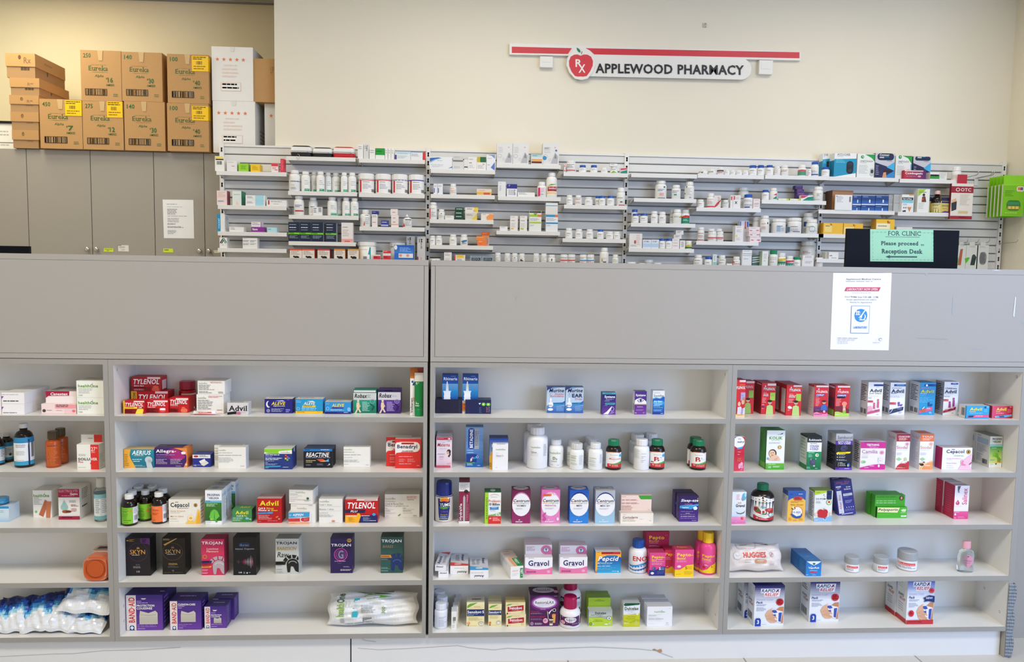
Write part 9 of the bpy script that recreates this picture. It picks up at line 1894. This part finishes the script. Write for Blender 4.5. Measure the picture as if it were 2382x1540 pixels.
def glu(x0, x1, y0, kind, L, y=None):
 w = x1 - x0
 X = lambda t: x0 + t * w
 if kind == 'a':
  a = 'p 1a94bc {0} 230 {1:.0f} 220 {1:.0f} 375 {0} 420;t ACCU-CHEK {2:.0f} 168 {3:.0f} 192 222;l {2:.0f} 200 {4:.0f} 208 1 999;l {5:.0f} 235 {6:.0f} 275 3 7cd;q {7:.0f} 248 {8:.0f} 385 10151c;q {9:.0f} 262 {10:.0f} 305 2a3038;l {9:.0f} 290 {10:.0f} 298 1 9ab;e {11:.0f} 350 20 18 2a3038'.format(x0, x1, X(.12), X(.72), X(.4), X(.08), X(.5), X(.56), X(.88), X(.63), X(.82), X(.72))
  sd = 'r 0 .3 1 1 1a86ac'
 elif kind == 'o':
  a = 'p 1f9f3a {0:.0f} 178 {1} 178 {1} 270 {2:.0f} 215;e {3:.0f} 205 17 17 2a9a4a;p fff {3:.0f} 192 {4:.0f} 210 {3:.0f} 208;t ONETOUCH {5:.0f} 240 {6:.0f} 258 667;l {5:.0f} 264 {7:.0f} 272 1 999;l {8:.0f} 290 {9:.0f} 385 6 c9ccd0;q {10:.0f} 320 {11:.0f} 405 c9c9cc;q {12:.0f} 335 {13:.0f} 375 333a40;p 2a9ad0 {14:.0f} 275 {1} 262 {1} 345 {15:.0f} 330'.format(X(.4), x1, X(.75), X(.26), X(.32), X(.15), X(.8), X(.55), X(.1), X(.6), X(.68), X(.9), X(.72), X(.86), X(.93), X(.94))
  sd = 'r 0 0 1 1 d4d8d4'
 else:
  a = 'q {0:.0f} 165 {1:.0f} 238 172448;t Contour {2:.0f} 172 {3:.0f} 192 fff bi;t next {2:.0f} 198 {4:.0f} 216 fff bi;l {5:.0f} 200 {3:.0f} 214 1 4ac;l {6:.0f} 244 {7:.0f} 252 1 445;p 241f4a {8} 262 {7:.0f} 320 {9} 350 {9} 418 {8} 418;p 3fb0e4 {6:.0f} 310 {9} 255 {9} 345;p 2a8ad0 {3:.0f} 380 {9} 345 {9} 418 {4:.0f} 418;q {10:.0f} 340 {7:.0f} 365 15151c;p d89a78 {11:.0f} 365 {12:.0f} 360 {13:.0f} 418 {14:.0f} 418;l {15:.0f} 295 {2:.0f} 400 5 99b'.format(X(.1), X(.96), X(.22), X(.72), X(.46), X(.5), X(.6), X(.9), x0, x1, X(.45), X(.45), X(.58), X(.62), X(.4), X(.05))
  sd = 'r 0 0 1 1 241f4a'
 return wb(x0, y0, x1, 420, {'a': 'eef0f0', 'o': 'eceee9', 'c': 'c9cad2'}[kind], L, a + '|L: ' + sd, d=.06, y=y)
glu(228, 330, 172, 'a', 'white and teal meter box behind its twin', .062)
glu(150, 225, 172, 'a', 'white and teal meter box set back by upright', .07)
glu(274, 505, 165, 'a', 'white and teal meter box in front')
glu(516, 716, 172, 'o', 'white meter box with green corner')
glu(703, 908, 166, 'c', 'silver and navy meter box', .002)
wshelf('E', 11, 0, 965, 1612, 442)
glu(920, 1090, 192, 'o', 'white meter box with green corner', .03)
glu(1104, 1290, 200, 'c', 'silver and navy meter box', .05)
wb(1010, 346, 1240, 440, 'b81f3c', 'low red and purple box with white lettering', 'g 1010 350 1240 440 c8202f 5a1f6a h;r 1015 346 1210 358 f0c8c0;t Combogesic 1022 366 1205 396 fff b;l 1030 404 1180 420 2 a8a;e 1172 410 18 10 e8a0b0', y=.002, d=.045)
wb(1284, 366, 1382, 440, 'eceeec', 'white box with green and black print', 'r 1284 404 1382 432 3a9a3a;r 1286 388 1380 406 26302a;l 1290 394 1370 402 1 eee', d=.05)
wb(1384, 370, 1462, 440, 'e6e6e2', 'pale grey striped box', 'l 1390 380 1450 430 4 bbb', d=.05)
wp(1516, 312, 1610, 441, L='white bottle with pinkish label', art='r 1522 385 1605 436 ece0da;l 1530 395 1595 425 3 caa', ch=.3)
wshelf('E', 10, 1, 110, 912, 768)
wb(252, 556, 470, 768, 'a87848', 'brown open carton', 'p 8a5f38 252 556 470 556 470 575 252 570|L: r 0 0 1 1 6a4526', y=.03, d=.09, side='6a4526', name='cardboard_carton', cat='carton')
wb(284, 604, 462, 790, 'ececea', 'white card with grey print before the carton', 'l 298 622 370 700 6 aab;b 430 625 448 690 667;e 298 622 5 6 444', y=-.004, d=.008)
for k, (x0, x1) in enumerate(((460, 550), (556, 698), (702, 838))):
 p = wb(x0, 712, x1, 768, '1a3f8a', 'dark blue box with white numeral, lower row', 'g {0} 720 {1} 768 123068 2a6ac8;t 1 {2:.0f} 742 {3:.0f} 766 fff b;l {4:.0f} 724 {2:.0f} 732 1 9bd'.format(x0, x1, x0 + .55 * (x1 - x0), x0 + .62 * (x1 - x0), x0 + 12), d=.06)
 wb(x0 + 8, 610, x1 + 8, 711, '1a3f8a', 'dark blue box with white numeral, upper row', 'g {0} 645 {1} 700 123068 2a6ac8;t 1 {2:.0f} 655 {3:.0f} 686 fff b;l {4:.0f} 620 {2:.0f} 634 2 9bd;r {0} 700 {1} 711 e4e6ea;r {0} 610 {1} 613 cfd4dc'.format(x0 + 8, x1 + 8, x0 + 8 + .55 * (x1 - x0), x0 + 8 + .64 * (x1 - x0), x0 + 20), d=.06, z=p['z1'] + .0003)
p = wb(846, 714, 908, 770, 'b4b4b2', 'grey box, lower of two', 'l 852 722 900 760 3 999', y=.04)
wb(850, 602, 910, 713, 'bcbcba', 'grey box, upper of two', 'l 856 610 900 700 5 999', y=.04, z=p['z1'] + .0003)
wshelf('E', 11, 1, 945, 1602, 790)
wb(900, 600, 984, 790, 'bdbdbb', 'tall grey box', 'r 905 690 980 694 888;l 910 620 970 680 4 aaa', y=.03)
wb(986, 600, 1110, 789, 'eceeee', 'white box with dark name and sky band', 'r 988 632 1104 660 17222c;t ferroMax 998 638 1090 654 fff b;r 988 662 1104 690 7cd0e4;l 1000 700 1050 720 2 aaa;p d88a4a 1045 735 1090 735 1070 785;e 1010 742 6 7 555;e 1030 742 6 7 555;r 1060 602 1108 612 f0b04a;p 17222c 995 775 1030 768 1032 786 1000 788', d=.05)
wb(1152, 542, 1277, 790, 'eef0ea', 'tall white box with lime corner and brown figure', 'p a4cc3a 1155 545 1235 545 1175 605 1155 620;e 1215 605 14 16 4a2a1c;p 6a3a2a 1195 680 1198 625 1232 620 1244 680;e 1205 650 10 12 c84a3a;l 1165 690 1240 760 4 ccc;r 1165 572 1240 580 8a9a4a', d=.05)
wp(1300, 562, 1412, 790, c='@amber', L='dark syrup bottle with pink cap and yellow label', art='r 1300 690 1410 786 e4d48a;l 1318 700 1395 725 2 443;l 1330 740 1385 750 1 765', cap='pf0c8c8', ch=.16, cr=.5, sh=.22, nk=.1, name='syrup_bottle')
wb(1396, 630, 1498, 790, 'd9c468', 'navy and yellow syrup box', 'r 1396 630 1498 668 1c1f4a;r 1405 672 1480 690 1c2a6a;l 1410 710 1485 730 2 554;l 1415 745 1470 755 1 776;p 6a3a7a 1396 790 1440 770 1498 778 1498 790', d=.045)
wb(1262, 626, 1300, 790, 'b9a85a', 'navy and yellow syrup box behind the dark bottle', 'r 1262 626 1300 668 1c1f4a', y=.05)
CT.update(slat=False, loc='')
YH = 2.2
def hook(x, y, length, L, up=.03, two=False):
 p = at_y(x, y, SY)
 mb = MB()
 mb.box(p.x - .012, p.x + .012, SY - .003, SY - .0005, p.z - .045, p.z + .006, '@metalwhite')
 for dx in ((-.006, .006) if two else (0,)):
  mb.tube([(p.x + dx, SY - .001, p.z), (p.x + dx, SY - length, p.z + .003), (p.x + dx, SY - length - .012, p.z + .008), (p.x + dx, SY - length - .024, p.z + up)], .0024, '@steel')
 o = mb.obj('peg_hook', (p.x, SY - .03, p.z))
 tag(o, L, 'hook', 'peg hooks on the slatwall')
 return p
RG = 'E'
hp = hook(1640, 425, .12, 'steel peg hook holding the hanging red and white package')
hook(1770, 430, .14, 'bare steel peg hook beside the red and white package', two=True)
g0 = hook(2105, 452, .2, 'steel peg hook carrying the lime green packets')
hook(2000, 1118, .16, 'bare steel peg hook low on the slatwall beside the right wall', two=False)
def hang(x0, y0, x1, y1, Y, c, art, L, d=.012, top=None, name='hanging_package', side=None, hz=None, group=None):
 p, q = at_y(x0, y0, Y), at_y(x1, y1, Y)
 mb = MB().box(p.x, q.x, Y, Y + d, q.z, p.z, c, sides=side)
 Print(mb, lambda u, v, n: (p.x + u * (q.x - p.x), Y - n, p.z - v * (p.z - q.z))).run(art, lambda a, b: ((a - x0) / (x1 - x0), (b - y0) / (y1 - y0)))
 base = Vector(((p.x + q.x) / 2, Y + d / 2, p.z))
 o = mb.obj(name, base)
 tag(o, L, 'package', group)
 xm = (p.x + q.x) / 2
 t = MB().box(xm - (q.x - p.x) * .22, xm + (q.x - p.x) * .22, Y + d * .4, Y + d * .4 + .0008, p.z, (hz if hz else p.z + .02), top or c)
 t.obj('hang_tab', base, o)
 return o
hang(1515, 482, 1722, 862, 2.102, 'e9e2d8', 'r 1515 512 1722 582 9c1c30;t OTC 1602 530 1700 566 f0dcdc b;o 1575 548 20 20 f0dcdc .35;p 2a2a36 1520 690 1570 672 1570 760 1525 780;l 1600 600 1695 720 8 c9bfb4;p e4b48a 1520 660 1560 640 1570 670 1525 690;r 1590 775 1680 800 d8c48a;r 1515 828 1722 862 a01c30;l 1600 840 1670 850 1 e8b0b0', 'white and maroon package hanging before the shelf end', d=.02, top='b82a3c', side='7a1424', hz=hp.z + .002)
for k in range(5):
 Yk = 2.044 + .034 * k
 zz_ = g0.z + .002
 p, q = at_y(2058, 490, 2.044), at_y(2262, 832, 2.044)
 base = Vector(((p.x + q.x) / 2 + .004 * k, Yk, p.z))
 x0_, x1_ = p.x + .001 * k, min(q.x, 3.382) + 0 * k
 mb = MB().box(x0_, x1_, Yk, Yk + .012, q.z, p.z, '7cc41e', sides='d9d6cf')
 Print(mb, lambda u, v, n: (x0_ + u * (x1_ - x0_), Yk - n, p.z - v * (p.z - q.z))).run('r 0 0 1 .04 9ad83a;q .62 .06 .98 .22 e8e0d0;r .68 .09 .92 .18 e8803a;r .8 .09 .92 .18 5a5a9a;l .1 .2 .55 .4 4 5a9a1a;q .2 .5 .85 .82 2f7a3a;r .25 .55 .8 .64 3f8f5a;r .25 .68 .8 .78 c8a83a;e .35 .73 .05 .04 e8d07a;e .52 .73 .05 .04 e8d07a;e .69 .73 .05 .04 e8d07a;l .15 .88 .8 .95 1 b8e06a', lambda a, b: (a, b))
 o = mb.obj('hanging_package', (base.x, Yk, p.z))
 tag(o, 'lime green packet on the hook by the wall, %s of five from the front' % NUM[k], 'package', 'lime green hanging packets')
 MB().box(x0_ + .004, x1_ - .004, Yk + .005, Yk + .006, p.z, zz_ + .004, '8ed82a').obj('header_card', o.location, o)
hk = at_y(1640, 1112, SY)
for x0, x1, y1, art, L in ((1566, 1652, 1420, 'p b5604a 1582 1345 1600 1175 1622 1172 1618 1240 1612 1345;p 6abf2a 1568 1300 1585 1262 1588 1330;l 1600 1120 1640 1150 2 bbb', 'clear packet with a brown nail file, hanging behind the counter'),
      (1668, 1776, 1420, 'p 5abf2a 1660 1275 1690 1262 1705 1268 1685 1310 1670 1330;p 2a3a34 1712 1345 1725 1240 1748 1232 1765 1260 1750 1345;e 1740 1250 14 20 3a4a44;l 1700 1140 1760 1160 2 bbb', 'clear packet with green and black clippers, hanging behind the counter'),
      (1784, 1888, 1420, 'q 1808 1205 1872 1340 8f9094;l 1812 1215 1868 1330 12 7a7b80;l 1800 1145 1870 1165 2 bbb', 'clear packet with a grey pumice pad, hanging behind the counter')):
 h_ = hook((x0 + x1) / 2, 1112, .05, 'short steel hook holding the %s' % L.split(',')[0])
 hang(x0, 1132, x1, y1, 2.2, 'dcdfd8', art, L, d=.006, hz=h_.z + .004)
wshelf('E', 10, 2, 110, 900, 1022)
wb(160, 900, 366, 1020, 'f2bd1c', 'deep yellow red-motif box by the upright', 'r 170 920 250 1000 f4d87a;l 180 930 230 945 1 987;p a8381c 230 912 238 905 246 916 236 930;p a8381c 240 930 252 910 248 930', d=.06, side='d8a010')
wb(372, 906, 576, 1022, 'f2bd1c', 'deep yellow box with a red motif', 'r 380 945 480 1015 f4e0a0;p a8381c 470 918 478 912 486 922 476 938;p a8381c 482 936 496 918 490 938', d=.06, side='d8a010')
wshelf('E', 11, 2, 640, 1300, 1035)
wb(714, 862, 908, 1033, 'f4c31e', 'taller deep yellow box with a red motif', 'r 718 905 860 1000 f6efc8;l 735 930 830 945 1 998;p b8401c 828 880 840 874 850 890 836 910;p b8401c 842 905 862 880 856 908', d=.06, side='d8a010')
wb(930, 943, 1096, 1034, 'e2e2de', 'low white box behind the monitor top', '', d=.05)
wshelf('E', 10, 3, 90, 700, 1282)
wb(218, 1208, 318, 1282, 'eeeeec', 'small white box with dark dots', 'e 232 1246 5 6 333;e 246 1246 5 6 333;l 245 1268 300 1280 1 666', d=.05, side='d4d4d0')
wb(182, 1208, 214, 1282, 'd6d4ce', 'small pale box', '', y=.03)
# == monitors and notices
CT.update(slat=False, loc='')
RG = 'o'
def monitor(q, Y, zb, zdesk, L, paper=False):
 """back of a flat monitor: q = pixel corners of the panel's visible top and sides"""
 a, b = at_y(q[0], q[1], Y), at_y(q[2], q[3], Y)
 w = b.x - a.x
 H = a.z - zb
 th = math.atan2(b.z - a.z, w)
 cxm = (a.x + b.x) / 2
 u = empty('computer_monitor', (cxm, Y + .05, zdesk), L, 'monitor')
 mb = MB()
 zt = (a.z + b.z) / 2
 mb.box(cxm - w / 2, cxm + w / 2, Y, Y + .016, zb, zt, '@screen')
 mb.box(cxm - w * .3, cxm + w * .3, Y + .016, Y + .03, zb + .05, zt - .05, '@screen')
 mb.obj('back_shell', u.location, u)
 MB().box(cxm - w / 2 + .01, cxm + w / 2 - .01, Y + .03, Y + .032, zb + .01, zt - .01, '@dark').obj('screen_rim', u.location, u)
 MB().box(cxm - .03, cxm + .03, Y + .032, Y + .05, zdesk + .012, zb + .12, '@screen').obj('stand', u.location, u)
 MB().lathe(cxm, Y + .06, [(.1, zdesk, '@screen'), (.1, zdesk + .01, '@screen'), (.04, zdesk + .014, '@screen')], 24).obj('base', u.location, u)
 return u
monitor((1972, 531, 2232, 537), .3, 1.19, .9605, 'dark computer monitor standing behind the counter with a mint green paper on it')
monitor((-150, 569, 67, 573), .62, 1.12, .9605, 'black monitor edge behind the counter, below the wall cabinets')
CN = 't FOR_CLINIC .28 .05 .8 .19 123c33 f;r .24 .225 .78 .235 123c33;t Please_proceed .17 .37 .76 .53 123c33 bf;t to .80 .44 .85 .5 123c33 f;t Reception_Desk .18 .61 .83 .79 123c33 bf;p 1f4a40 .24 .85 .31 .80 .31 .83 .74 .83 .74 .87 .31 .87 .31 .90;'
CN += ''.join('r %.3f .085 %.3f .092 3a6a5a;r %.3f .94 %.3f .947 3a6a5a;' % (.03 + .062 * k, .065 + .062 * k, .03 + .062 * k, .065 + .062 * k) for k in range(16) if k not in (4, 5, 6, 7, 8, 9, 10, 11)) + ''.join('r %.3f .94 %.3f .947 3a6a5a;' % (.03 + .062 * k, .065 + .062 * k) for k in range(4, 12)) + ''.join('r .028 %.3f .031 %.3f 3a6a5a;r .985 %.3f .988 %.3f 3a6a5a;' % (.1 + .12 * k, .16 + .12 * k, .1 + .12 * k, .16 + .12 * k) for k in range(7))
sheet('paper_sign', [(2024, 533), (2171, 535), (2171, 609), (2024, 608)], .2995, '@mint', CN, 'mint green paper sign with dark lettering and arrow taped on the monitor')
NT = 't Applewood_Medical_Centre .22 .07 .82 .095 667 b;l .22 .107 .82 .12 1 778;p c8385f .23 .185 .82 .185 .79 .235 .20 .235;t LABORATORY_NOW_OPEN .24 .195 .77 .225 f4dfe4 bi;t starting_from_8th_January_2022 .33 .252 .66 .264 99a;t Every .215 .3 .3 .322 889;t Friday .315 .3 .42 .322 556 b;t from_9:30_AM_-_2_PM .435 .3 .78 .322 889;t Accept_appointment_and_walk-in .235 .335 .75 .357 889;t Priority_for_Appointment .305 .37 .68 .392 889;'
NT += 'r .33 .425 .645 .782 4a7ab0;r .336 .43 .639 .777 eef0f4;q .385 .465 .605 .635 2f8ad0;p eef4fa .555 .48 .57 .488 .51 .565 .49 .555;p eef4fa .485 .55 .52 .568 .505 .585 .47 .565;r .47 .6 .57 .612 eef4fa;p eef4fa .55 .53 .575 .545 .58 .575 .56 .6 .54 .6 .56 .575 .56 .55;p eef4fa .46 .57 .51 .595 .505 .6 .455 .577;r .415 .49 .432 .545 eef4fa;r .445 .49 .462 .545 eef4fa;r .40 .5 .475 .508 eef4fa;r .40 .535 .475 .543 eef4fa;r .475 .5 .48 .54 eef4fa;t LABORATORY .375 .69 .61 .72 3a86c4 b;'
NT += 'l .11 .845 .6 .858 1 778;l .11 .868 .53 .88 1 99a;l .11 .89 .36 .9 1 99a;l .11 .912 .37 .922 1 99a;q .82 .84 .87 .87 99a;q .825 .85 .865 .868 eef0f4;l .71 .895 .89 .91 1 aab;p bbc .76 .87 .77 .85 .775 .85 .765 .872;r 0 .0 .05 .0005 eee'
pq = [(1938, 635), (2074, 635), (2067, 815), (1931, 813)]
sheet('notice_sheet', pq, -.0012, '@paper', NT, 'white laboratory notice taped on the grey counter front under the monitor')
RG = 'B'
label_wall_items()
